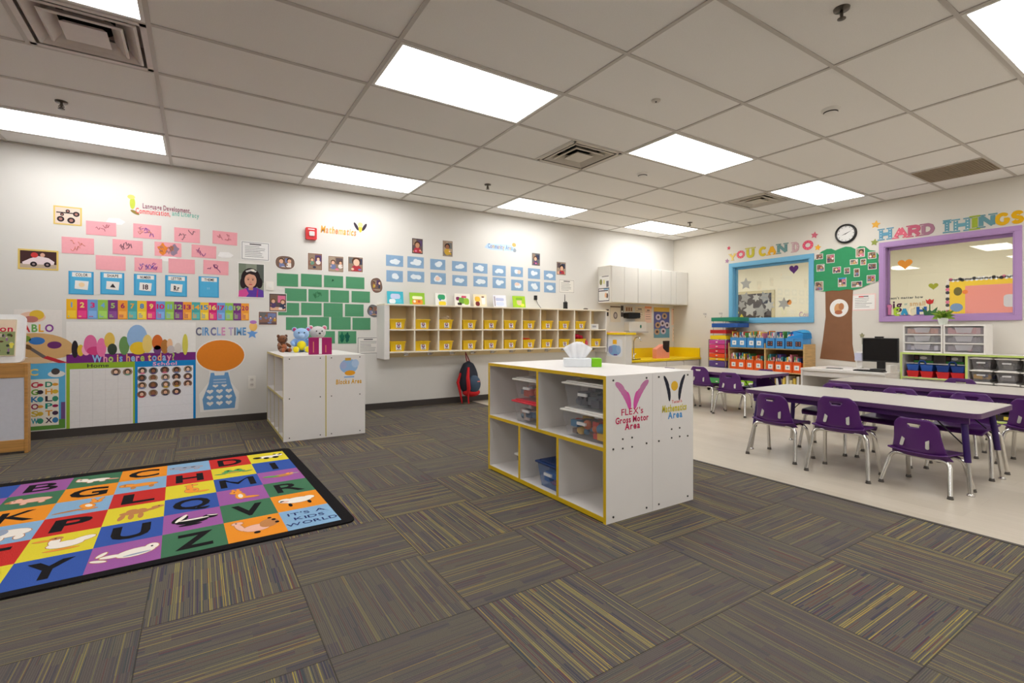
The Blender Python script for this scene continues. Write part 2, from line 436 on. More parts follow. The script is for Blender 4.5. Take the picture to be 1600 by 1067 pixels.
# the room behind the windows
NX0, NX1, NY0, NY1 = XR + T, 11.5, -1.2, 8.6
NW = M((226, 218, 192), .85, 0, .02, 3)
nb = B().box(NX1, NY0, 0, NX1 + .1, NY1, ZC, NW); struct(nb, 'wall_far')
struct(B().box(NX0, NY0 - .1, 0, NX1, NY0, ZC, NW), 'wall_far_right'); struct(B().box(NX0, NY1, 0, NX1, NY1 + .1, ZC, NW), 'wall_far_left')
struct(B().box(NX0, NY0, -.05, NX1, NY1, 0, M((150, 140, 128), .7)), 'floor'); struct(B().box(NX0, NY0, ZC, NX1, NY1, ZC + .05, mce), 'ceiling')

# ---------------------------------------------------------------- ceiling lights
LENS = glow((250, 250, 250), 9.0, 'lit_lens'); LFR = M((228, 226, 222), .4)
def troffer(x, y):
    root = thing('ceiling_light', None, 'ceiling light', (x, y, ZC), group='recessed ceiling lights')
    a, b = GP - .012, GP / 2 - .012; fb = B()
    for p, q, r, s in ((-a, a, -b, -b + .02), (-a, a, b - .02, b), (-a, -a + .02, -b, b), (a - .02, a, -b, b)):
        fb.box(p, r, -.003, q, s, .012, LFR)
    fb.box(-a, -b, .02, a, b, .09, LFR)
    fb.build('frame', root)
    B().box(-a + .02, -b + .02, 0, a - .02, b - .02, .008, LENS).build('lens', root)
    return root
LL = {(-1, 0): 'recessed ceiling light cut by top left frame edge, beyond the square white vent', (-1, 4): 'long ceiling light above the pink papers, cut by left frame edge',
      (1, 0): 'largest fully seen ceiling light, over the carpet in front of cubbies', (1, 4): 'ceiling light above the red fire alarm and green papers',
      (3, 0): 'ceiling light beside middle vent, above the front purple tables', (3, 4): 'ceiling light above the right half of the yellow bin cubbies',
      (5, 0): 'ceiling light nearest the clock, in front of the small tables', (5, 4): 'small looking ceiling light in far corner above the wall cabinets',
      (3, -4): 'ceiling light cut by the top right corner of the photo'}
t0 = None
for i, j in lights:
    x, y = GX + (i + .5) * 2 * GP, GY + (j + .5) * GP
    lab = LL.get((i, j), 'recessed ceiling light out of view behind the camera side')
    if t0 is None: t0 = troffer(x, y); t0['label'] = lab
    else: copy_tree(t0, loc=(x, y, ZC), label=lab)
for x in (8.75, 10.3):  # unseen lights in two rows, added to brighten the view through the windows
    for y in (.6, 3.0, 5.4, 7.4): copy_tree(t0, loc=(x, y, ZC - .012), rz=R_(90), label='unseen ceiling light added to brighten the room behind the %s framed window, %s row' % ('purple' if y < 4 else 'blue', 'near' if x < 9 else 'far'))

# ---------------------------------------------------------------- vents, grille, sprinklers, detectors
def vent(x, y, lab, pm, dm):
    root = thing('air_vent', lab, 'air vent', (x, y, ZC), group='square ceiling air vents'); h = GP / 2 - .012
    fb = B(); HO = M((30, 28, 27), .9)
    for p, q, r, s in ((-h, h, -h, -h + .03), (-h, h, h - .03, h), (-h, -h + .03, -h, h), (h - .03, h, -h, h)): fb.box(p, r, -.002, q, s, .004, pm)
    fb.build('flange', root)
    bx = B()
    bx.add([(-h, -h, .14), (h, -h, .14), (h, h, .14), (-h, h, .14)], [(0, 3, 2, 1)], dm)
    for a in range(4):
        c, s = [(1, 0), (0, 1), (-1, 0), (0, -1)][a]
        q = [(c * h - s * t, s * h + c * t, z) for t, z in ((-h, 0), (h, 0), (h, .14), (-h, .14))]
        bx.add(q, [(0, 1, 2, 3)], dm)
    bx.lathe([(.13, .06), (.13, .139)], HO, n=24)
    bx.build('duct_box', root)
    for k, (r0, z0, r1, z1) in enumerate(((h - .06, -.004, h - .115, .05), (h - .125, -.008, h - .175, .045))):
        lb = B()
        for a in range(4):
            c, s = [(1, 0), (0, 1), (-1, 0), (0, -1)][a]
            lb.add([(c * r0 - s * t * r0, s * r0 + c * t * r0, z0) for t in (-1, 1)] + [(c * r1 - s * t * r1, s * r1 + c * t * r1, z1) for t in (1, -1)], [(0, 1, 2, 3)], pm)
            lb.add([(c * r0 - s * t * r0, s * r0 + c * t * r0, z0) for t in (-1, 1)] + [(c * (r0 + .012) - s * t * (r0 + .012), s * (r0 + .012) + c * t * (r0 + .012), z0 + .006) for t in (1, -1)], [(0, 1, 2, 3)], pm)
        lb.build('louver', root, solid=.003)
    r0 = h - .19
    B().hull([(-r0, -r0, -.008), (r0, -r0, -.008), (r0, r0, -.008), (-r0, r0, -.008)], [(-r0 + .02, -r0 + .02, .012), (r0 - .02, -r0 + .02, .012), (r0 - .02, r0 - .02, .012), (-r0 + .02, r0 - .02, .012)], pm).build('centre_plate', root)
vl = ['white square ceiling vent with open duct at top left corner of photo', 'louvered ceiling vent in middle of photo beside two lights', 'louvered ceiling vent beside the light nearest the clock']
for k, (i, j) in enumerate(vents):
    pm = M((222, 214, 210), .45) if k == 0 else M((206, 198, 186), .45)
    vent(GX + (i + .25) * 2 * GP, GY + (j + .5) * GP, vl[k], pm, pm if k == 0 else M((60, 54, 48), .8))
for i, j in grilles:
    x, y = GX + (i + .25) * 2 * GP, GY + (j + .5) * GP; gb = B(); gm = M((176, 160, 138), .6); h = GP / 2 - .014
    for k in range(25):
        t = -h + k * 2 * h / 24
        gb.box(x + t - .003, y - h, ZC - .002, x + t + .003, y + h, ZC + .012, gm); gb.box(x - h, y + t - .003, ZC - .002, x + h, y + t + .003, ZC + .012, gm)
    gb.box(x - h, y - h, ZC + .03, x + h, y + h, ZC + .04, M((70, 60, 50), .9))
    gb.build('return_grille', label='brown egg crate return grille in ceiling above purple window', cat='air vent')
SPM = M((96, 90, 84), .3, .8)
for u, v, lab in ((96, 160, 'ceiling sprinkler head above the long light at left'), (1315, 15, 'ceiling sprinkler head nearest the camera at top right'),
                  (762, 289, 'ceiling sprinkler head between the middle vent and the cubby wall'), (1078, 348, 'ceiling sprinkler head in far corner beside the smallest light')):
    x, y = Z(u, v, ZC)
    b = B().lathe([(0, -.004), (.036, -.004), (.04, .012)], SPM, (x, y, ZC)).cyl((x, y, ZC), (x, y, ZC - .04), .008, SPM)
    for s in (-1, 1): b.tube([(x + s * .008, y, ZC - .018), (x + s * .016, y, ZC - .032), (x, y, ZC - .048)], .0028, SPM, 6)
    b.lathe([(0, -.05), (.02, -.05), (.02, -.047), (0, -.047)], SPM, (x, y, ZC))
    b.build('sprinkler', label=lab, cat='sprinkler', group='ceiling sprinklers')
for u, v, lab in ((1298, 172, 'white smoke detector on ceiling above the front purple tables'), (1004, 272, 'white smoke detector on ceiling between two vents')):
    x, y = Z(u, v, ZC)
    B().lathe([(0, -.038), (.03, -.037), (.042, -.03), (.052, -.012), (.062, -.008), (.064, .006)], WHITE, (x, y, ZC)).lathe([(.046, -.024), (.05, -.0165)], DARK, (x, y, ZC)).build('smoke_detector', label=lab, cat='smoke detector', group='smoke detectors')
x, y = Z(1025, 158, ZC)
B().lathe([(0, -.004), (.03, -.003), (.034, .006)], M((200, 194, 186), .5), (x, y, ZC)).lathe([(0, -.009), (.006, -.009), (.007, -.003)], DARK, (x, y, ZC)).build('ceiling_cover', label='small round flush cover plate on ceiling right of largest light', cat='ceiling fitting')
# ================================================================== FURNITURE ON THE CARPET
def screw(mb, p, n, r=.0055):
    p = Vector(p); n = Vector(n); mb.cyl(p, p + n * .003, r, M((70, 66, 62), .4, .6), 10)
def laminate_unit(root, y0, y1, xf, xb, ztop, upper, lower, zmid, edge):
    """one open shelf unit between y0..y1, open side at xf, closed back at xb"""
    t = .02; s = 1 if xb > xf else -1
    def panel(nm, p, q, edges):
        b = B().box(*p, *q, LAM)
        for e in edges: b.box(*e, edge)
        return b.build(nm, root, world=True)
    g = .0016
    panel('side_panel', (xf, y0, .0), (xb, y0 + t, ztop), [(xf - s * g, y0, 0, xf, y0 + t, ztop)])
    panel('side_panel', (xf, y1 - t, .0), (xb, y1, ztop), [(xf - s * g, y1 - t, 0, xf, y1, ztop)])
    panel('top_panel', (xf, y0 + t, ztop - t), (xb, y1 - t, ztop), [(xf - s * g, y0 + t, ztop - t, xf, y1 - t, ztop)])
    panel('shelf', (xf, y0 + t, .012), (xb, y1 - t, .012 + t), [(xf - s * g, y0 + t, .006, xf, y1 - t, .012 + t)])
    panel('shelf', (xf, y0 + t, zmid), (xb, y1 - t, zmid + t), [(xf - s * g, y0 + t, zmid, xf, y1 - t, zmid + t)])
    panel('back_panel', (xb - s * .008, y0 + t, .032), (xb, y1 - t, ztop - t), [])
    for n, z0, z1 in ((upper, zmid + t, ztop - t), (lower, .032, zmid)):
        for k in range(1, n):
            y = y0 + (y1 - y0) * k / n
            panel('divider', (xf, y - t / 2, z0), (xb - s * .008, y + t / 2, z1), [(xf - s * g, y - t / 2, z0, xf, y + t / 2, z1)])
def fasteners(root, x0, x1, y, zs):
    b = B()
    for x in (x0 + .05, x1 - .05):
        for z in zs: screw(b, (x, y, z), (0, -1, 0))
    b.build('screws', root, world=True)
IX0, IX1, IXM = 1.776, 2.477, 2.127; IY0, IY1 = 1.866, 3.085
isl = thing('shelf_unit', 'white laminate shelf with yellow edges holding toy bins, tissue box on top', 'shelf', (IX0, IY0, 0), group='back to back classroom shelves')
laminate_unit(isl, IY0, IY1, IX0, IXM - .001, .77, 2, 3, .375, YEDGE)
fasteners(isl, IX0, IXM, IY0, (.03, .385, .745))
isr = thing('shelf_unit', 'white laminate shelf behind the toy bin shelf, facing the purple tables', 'shelf', (IX1, IY0, 0), group='back to back classroom shelves')
laminate_unit(isr, IY0, IY1, IX1, IXM + .001, .77, 2, 3, .375, LAM)
fasteners(isr, IXM, IX1, IY0, (.03, .385, .745))
SY0, SY1 = 4.80, 6.02; SX0, SXM, SX1 = .64, 1.005, 1.37
sl = thing('shelf_unit', 'white open shelf against poster wall with plush toys on top', 'shelf', (SX0, SY0, 0), group='back to back classroom shelves')
laminate_unit(sl, SY0, SY1, SX0, SXM - .001, .77, 2, 4, .375, M((206, 190, 120), .45))
fasteners(sl, SX0, SXM, SY0, (.03, .385, .745))
sr = thing('shelf_unit', 'white shelf end with blue and yellow area decal beside plush toy shelf', 'shelf', (SX1, SY0, 0), group='back to back classroom shelves')
laminate_unit(sr, SY0, SY1, SX1, SXM + .001, .77, 2, 4, .375, LAM)
fasteners(sr, SXM, SX1, SY0, (.03, .385, .745))
struct_edge = B().box(SXM - .004, SY0 - .0015, .01, SXM + .004, SY0 - .0002, .77, M((196, 178, 60), .5)).build('edge_strip', sl, world=True)

# decals on the shelf ends
def end_frame(x, z, y): return Fr((x, y, z), (1, 0, 0), (0, 0, 1), (0, -1, 0))
PK, DPK = paper(214, 92, 168), paper(196, 30, 84)
f = end_frame(1.967, .665, IY0); b = B().prism(f, rrect(-.135, -.195, .135, .075, .02), .0001, .0005, LAM)
for sgn in (-1, 1):
    for k in range(6): b.poly(f, ell(sgn * (.028 + .013 * k), -.035 + .016 * k, .05 - .002 * k, .017, 16, R_(90 - sgn * (12 + 9 * k))), .0007 + .0001 * k + (.00005 if sgn > 0 else 0), paper(214 - 4 * k, 84 + 8 * k, 164))
b.text(f, "FLEX's", 0, -.092, .036, DPK, .0015, .165)
b.text(f, 'Gross Motor', 0, -.134, .034, DPK, .0015, .25, .03).text(f, 'Area', 0, -.17, .036, DPK, .0015, .115, .03)
b.build('area_decal', label='pink GROSS MOTOR AREA decal on near shelf end', cat='decal', group='area decals on shelf ends')
f = end_frame(2.31, .672, IY0); b = B().prism(f, rrect(-.115, -.18, .115, .075, .02), .0001, .0005, LAM)
for sgn in (-1, 1):
    for k in range(5): b.poly(f, ell(sgn * (.045 + .006 * k), -.03 + .018 * k, .042, .012, 14, R_(90 - sgn * (4 + 7 * k))), .0007 + .0001 * k + (.00005 if sgn > 0 else 0), paper(40, 40, 52))
b.poly(f, ell(0, .015, .03, .028), .0013, paper(226, 178, 52))
b.text(f, "Tucan's", .02, -.075, .018, paper(216, 70, 60), .0015, .09)
b.text(f, 'Mathematics', 0, -.11, .04, paper(206, 190, 40), .0015, .21, .035, slant=.05).text(f, 'Area', .005, -.15, .04, paper(84, 150, 206), .0015, .125, .035)
b.build('area_decal', label='black and yellow MATHEMATICS AREA decal on shelf end', cat='decal', group='area decals on shelf ends')
f = end_frame(1.216, .64, SY0); b = B().prism(f, rrect(-.13, -.165, .13, .11, .02), .0001, .0005, LAM)
b.poly(f, ell(0, .02, .085, .07, 24), .0007, paper(150, 184, 222)).poly(f, ell(.06, .045, .035, .04, 18), .0009, paper(176, 200, 230)).poly(f, ell(-.05, .03, .03, .035, 18), .00095, paper(166, 178, 216))
b.poly(f, ell(.01, -.045, .05, .024, 20), .0011, paper(230, 160, 40)).poly(f, rect(-.035, .075, .02, .1), .0011, paper(206, 160, 60)).poly(f, rect(-.045, -.09, .05, -.077), .0011, paper(140, 176, 220))
b.text(f, 'Blocks Area', .0, -.125, .045, paper(214, 160, 30), .0014, .24, .035, slant=.05)
b.build('area_decal', label='pale blue and orange area decal on shelf end by poster wall', cat='decal', group='area decals on shelf ends')
# bolt plates on the shelf ends
for x, zz in ((1.93, .43), (2.32, .44)):
    b = B()
    for dx in (-.035, .035):
        for dz in (0, -.05): screw(b, (x + dx, IY0, zz + dz), (0, -1, 0), .005)
    b.build('screw_set', isl if x < 2.1 else isr, world=True)

# ---------------------------------------------------------------- clear toy bins
CLR = clear((226, 230, 234), .13, 'clear_plastic', .08)
def tapered(mb, x0, y0, x1, y1, z0, z1, inset, mat):
    i = inset
    mb.add([(x0 + i, y0 + i, z0), (x1 - i, y0 + i, z0), (x1 - i, y1 - i, z0), (x0 + i, y1 - i, z0), (x0, y0, z1), (x1, y0, z1), (x1, y1, z1), (x0, y1, z1)],
           [(0, 3, 2, 1), (0, 1, 5, 4), (1, 2, 6, 5), (2, 3, 7, 6), (3, 0, 4, 7)], mat)
    return mb
def toy_bin(x0, y0, x1, y1, z0, h, lid, cols, lab, name='toy_bin', body=None, fill=.8, n=46, clab=None):
    root = thing(name, lab, 'storage bin', ((x0 + x1) / 2, (y0 + y1) / 2, z0), group='lidded toy bins')
    b = tapered(B(), x0 + .012, y0 + .012, x1 - .012, y1 - .012, z0, z0 + h - .018, .02, body or CLR)
    b.build('tub', root, world=True)
    lb = B().box(x0, y0, z0 + h - .02, x1, y1, z0 + h - .008, lid).box(x0 + .02, y0 + .02, z0 + h - .008, x1 - .02, y1 - .02, z0 + h, lid)
    lb.build('lid', root, world=True, bev=.004)
    B().box(x0 + .004, (y0 + y1) / 2 - .035, z0 + h * .5, x0 + .016, (y0 + y1) / 2 + .035, z0 + h * .5 + .016, clear((240, 240, 240), .7, 'clear_handle')).build('handle', root, world=True)
    if cols:
        tb_ = B(); rr = random.Random(int(z0 * 1000 + y0 * 977))
        for k in range(n):
            s = rr.uniform(.016, .03); px = rr.uniform(x0 + .05, x1 - .05); py = rr.uniform(y0 + .05, y1 - .05); pz = z0 + .006 + s + rr.uniform(0, max(.001, (h - .03) * fill - 2 * s))
            mt = plas(*rr.choice(cols))
            if k % 3 == 0: tb_.ball((px, py, pz), s, mt, 8, 6)
            else: tb_.box(px - s, py - s * 1.2, pz - s * .8, px + s, py + s * 1.2, pz + s * .8, mt)
        tb_.build('toy_pieces', label=clab or ('loose toy pieces inside ' + lab)[:110], cat='toys', kind='stuff')
    return root
xb0 = IX0 + .012; zs = .395
y_a, y_b = yat(946, IX0) + .03, yat(877, 1.80)
toy_bin(xb0, y_a, xb0 + .3, y_b, zs, .165, WHITE, [(206, 60, 50), (230, 180, 50), (60, 120, 160), (90, 60, 50), (210, 110, 60)], 'clear bin of colourful toys at bottom of right upper stack', clab='red and yellow toys inside lower bin of right stack')
toy_bin(xb0 + .004, y_a + .004, xb0 + .3, y_b - .01, zs + .166, .155, WHITE, [(70, 72, 84), (96, 98, 108), (60, 62, 70)], 'clear bin of dark grey toys on top of right upper stack', clab='dark grey toys inside upper bin of right stack')
y_a, y_b = yat(845, IX0) + .03, yat(801, 1.80)
toy_bin(xb0, y_a, xb0 + .3, y_b, zs, .15, plas(214, 44, 66), [(200, 70, 60), (170, 150, 140), (70, 100, 130), (220, 210, 200)], 'clear bin with red lid at bottom of left upper stack', clab='mixed toys inside red lidded bin')
toy_bin(xb0 + .004, y_a + .004, xb0 + .3, y_b - .004, zs + .151, .145, WHITE, [(206, 96, 66), (190, 80, 60), (120, 130, 140)], 'clear bin of orange toys on red lidded bin', clab='orange toys inside bin standing on red lid')
y_a, y_b = yat(876, IX0) + .03, yat(838, 1.80)
toy_bin(xb0, y_a, xb0 + .28, y_b, .032, .165, plas(22, 52, 104), [(60, 110, 180), (200, 70, 60), (70, 120, 190)], 'bin with navy blue lid in middle bottom compartment', body=clear((110, 150, 210), .35, 'blue_clear_plastic'), clab='blue and red toys inside navy lidded bin')
toy_bin(1.86, 2.70, 2.06, 2.872, .032, .125, WHITE, [(90, 60, 50), (120, 90, 80)], 'small white lidded bin in left bottom compartment', clab='brown toys inside small white lidded bin')

# ---------------------------------------------------------------- tissue pack on the shelf
rt = thing('tissue_box', 'white tissue box with green end and a tissue pulled up', 'tissue box', (2.11, 2.44, .77), R_(-34))
B().box(-.12, -.05, 0, .055, .05, .055, M((232, 236, 240), .5)).build('box', rt, bev=.004)
B().box(.0555, -.05, 0, .12, .05, .055, M((128, 204, 20), .5)).build('end_panel', rt, bev=.004)
tv = []; tf = []
for i in range(7):
    for k in range(13):
        a = (k / 12 - .5) * 2; hgt = i / 6
        tv.append((-.03 + a * (.045 + .05 * hgt) , math.sin(k * 1.4) * .016 * (.4 + hgt), .05 + hgt * (.1 + .012 * math.cos(a * 3)) - abs(a) ** 3 * .02 * hgt))
for i in range(6):
    for k in range(12): tf.append((i * 13 + k, i * 13 + k + 1, (i + 1) * 13 + k + 1, (i + 1) * 13 + k))
B().add(tv, tf, M((246, 246, 248), .8), True).build('tissue', rt, solid=.002)

# ---------------------------------------------------------------- plush toys and the purple box
def fur(*c): return M(c, .9, 0, .18, 160, .6, .1, .4)
def plush(name, lab, loc, rz, sc, body, head, ear, belly, nose=True, muzzle=None):
    root = thing(name, lab, 'plush toy', loc, rz); s = sc; b = B()
    b.ball((0, 0, .075 * s), (.07 * s, .06 * s, .075 * s), body); b.build('body', root)
    B().ball((0, -.03 * s, .07 * s), (.05 * s, .045 * s, .055 * s), belly).build('belly', root)
    h = B().ball((0, -.005 * s, .19 * s), (.078 * s, .062 * s, .064 * s), head)
    h.ball((0, -.055 * s, .175 * s), (.032 * s, .024 * s, .024 * s), muzzle or head)
    ho = h.build('head', root)
    e = B()
    for q in (-1, 1): e.ball((q * .027 * s, -.064 * s, .205 * s), .007 * s, BLACK, 8, 6)
    if nose: e.ball((0, -.08 * s, .182 * s), (.012 * s, .008 * s, .009 * s), BLACK, 10, 6)
    e.build('face', ho)
    for q in (-1, 1):
        B().ball((q * .066 * s, 0, .237 * s), (.026 * s, .012 * s, .026 * s), head).ball((q * .066 * s, -.008 * s, .237 * s), (.017 * s, .008 * s, .017 * s), ear).build('ear', root)
        B().tube([(q * .055 * s, -.005 * s, .125 * s), (q * .085 * s, -.035 * s, .1 * s), (q * .08 * s, -.07 * s, .085 * s)], [.022 * s, .024 * s, .02 * s], body, 10).ball((q * .08 * s, -.07 * s, .085 * s), .02 * s, body, 10, 6).build('arm', root)
        B().tube([(q * .04 * s, -.02 * s, .03 * s), (q * .055 * s, -.09 * s, .028 * s)], [.028 * s, .03 * s], body, 10).ball((q * .056 * s, -.098 * s, .032 * s), (.03 * s, .018 * s, .032 * s), belly, 10, 8).build('leg', root)
px_, py_ = Z(463, 550, .77)
plush('plush_toy', 'light blue plush toy with yellow belly on white shelf', (.925, 5.62, .77), R_(-6), 1.02, fur(136, 176, 226), fur(156, 190, 230), fur(196, 70, 120), fur(246, 222, 30), False, fur(170, 200, 236))
plush('plush_toy', 'grey plush bear with black nose and pink ears behind purple box', (1.11, 5.72, .77), R_(4), 1.1, fur(188, 172, 150), fur(196, 194, 192), fur(214, 110, 140), fur(230, 190, 120))
plush('plush_toy', 'small brown plush bear sitting left of the blue plush toy', (.755, 5.74, .77), R_(30), .72, fur(130, 84, 54), fur(124, 80, 52), fur(90, 56, 40), fur(186, 110, 70))
rt = thing('craft_box', 'magenta box with white centre stripe on shelf by plush toys', 'box', (1.0, 5.03, .77), R_(-9))
B().box(-.105, -.045, 0, .105, .045, .165, M((160, 22, 96), .5)).build('box', rt, bev=.004)
B().box(-.013, -.0462, .005, .013, -.0455, .16, WP).build('stripe', rt)
B().box(-.066, -.0462, .02, -.058, -.0455, .125, M((216, 130, 100), .5)).box(.045, -.0462, .02, .053, -.0455, .09, M((216, 130, 100), .5)).build('clip_strip', rt)

# ---------------------------------------------------------------- activity easel at left
ew = wood((196, 144, 78), 'light_wood'); ex1, ey = -1.18, 5.52; ex0 = -2.35
er = thing('activity_easel', 'wood framed white activity easel at left edge holding open picture book', 'easel', ((ex0 + ex1) / 2, ey, 0))
B().box(ex1 - .022, ey, 0, ex1, ey + .085, .722, ew).build('side_panel', er, world=True, bev=.003)
B().box(ex0, ey, 0, ex0 + .022, ey + .085, .722, ew).build('side_panel', er, world=True, bev=.003)
B().box(ex0 + .022, ey - .003, .02, ex1 - .022, ey + .02, .115, ew).build('rail', er, world=True, bev=.003)
B().box(ex0 + .022, ey - .003, .62, ex1 - .022, ey + .02, .722, ew).build('rail', er, world=True, bev=.003)
B().box(ex0 + .022, ey + .006, .115, ex1 - .022, ey + .018, .62, M((212, 214, 224), .25)).build('white_panel', er, world=True)
B().box(ex0, ey + .0, .7222, ex1, ey + .085, .738, ew).build('top_panel', er, world=True, bev=.003)
fe = Fr(((ex0 + ex1) / 2, ey + .032, .74), (1, 0, 0), (0, .17, .985), (0, -.985, .17)); hw = (ex1 - ex0) / 2 - .03
B().prism(fe, rrect(-hw, 0, hw, .4, .04), -.03, .012, M((244, 244, 244), .3)).build('display_tray', er, world=True, bev=.004)
fb_ = Fr(fe.p(hw - .33, .055, .013), fe.U, fe.V, fe.N); b = B().prism(fb_, rect(0, 0, .28, .3), 0, .012, paper(226, 210, 180))
b.poly(fb_, rect(.005, .005, .275, .2), .0124, paper(150, 160, 110)).poly(fb_, rect(.005, .2, .275, .295), .0124, paper(240, 216, 190))
rr = random.Random(3)
for k in range(60): b.poly(fb_, ell(rr.uniform(.02, .26), rr.uniform(.02, .19), rr.uniform(.006, .016), rr.uniform(.006, .016), 8), .0126 + k * 2e-6, paper(*rr.choice([(70, 90, 50), (230, 220, 90), (90, 60, 40), (200, 190, 170), (150, 110, 150), (60, 70, 60)])))
b.text(fb_, 'llection', .14, .225, .05, paper(206, 40, 70), .013, .24, .02)
b.build('picture_book', label='picture book with red title on the white easel tray', cat='book')

# ---------------------------------------------------------------- alphabet rug
RU = Vector((.99956, .0297, 0)); RV = Vector((-.0297, .99956, 0)); rc = Vector((.70, 2.605, 0))
rw, rl = 1.91, 2.90                                # depth along V, length along -U
fr = Fr(rc - RU * rl, RU, RV, (0, 0, 1)); rb = B()
PILE = lambda r, g, b_: M((r, g, b_), .95, 0, .10, 300, .5, .08)
rb.prism(fr, rrect(0, 0, rl, rw, .05), .0003, .009, PILE(28, 26, 27))
bd = .065; b0 = .05; sq = (rw - b0 - .095) / 6; sw = .258
RC = [PILE(220, 204, 56), PILE(58, 88, 162), PILE(156, 92, 156), PILE(70, 116, 86), PILE(232, 144, 44), PILE(134, 172, 204), PILE(194, 50, 46)]
RK = PILE(30, 28, 30); RWH = PILE(236, 228, 216); RPK = PILE(232, 180, 160); RBR = PILE(190, 130, 80); RGR = PILE(84, 160, 90); ROR = PILE(236, 150, 60); RGY = PILE(150, 160, 180)
LET = {(0, 1): 'I', (0, 3): 'R', (1, 0): 'D', (1, 2): 'M', (1, 4): 'V', (2, 1): 'H', (2, 3): 'Q', (2, 5): 'Z', (3, 0): 'C', (3, 2): 'L', (3, 4): 'U', (4, 1): 'G', (4, 3): 'P', (4, 5): 'Y', (5, 0): 'B', (5, 2): 'K', (5, 4): 'T', (6, 1): 'F', (6, 3): 'O', (6, 5): 'X', (7, 0): 'A', (7, 2): 'J', (7, 4): 'S'}
E_ = lambda *a: ('e',) + a
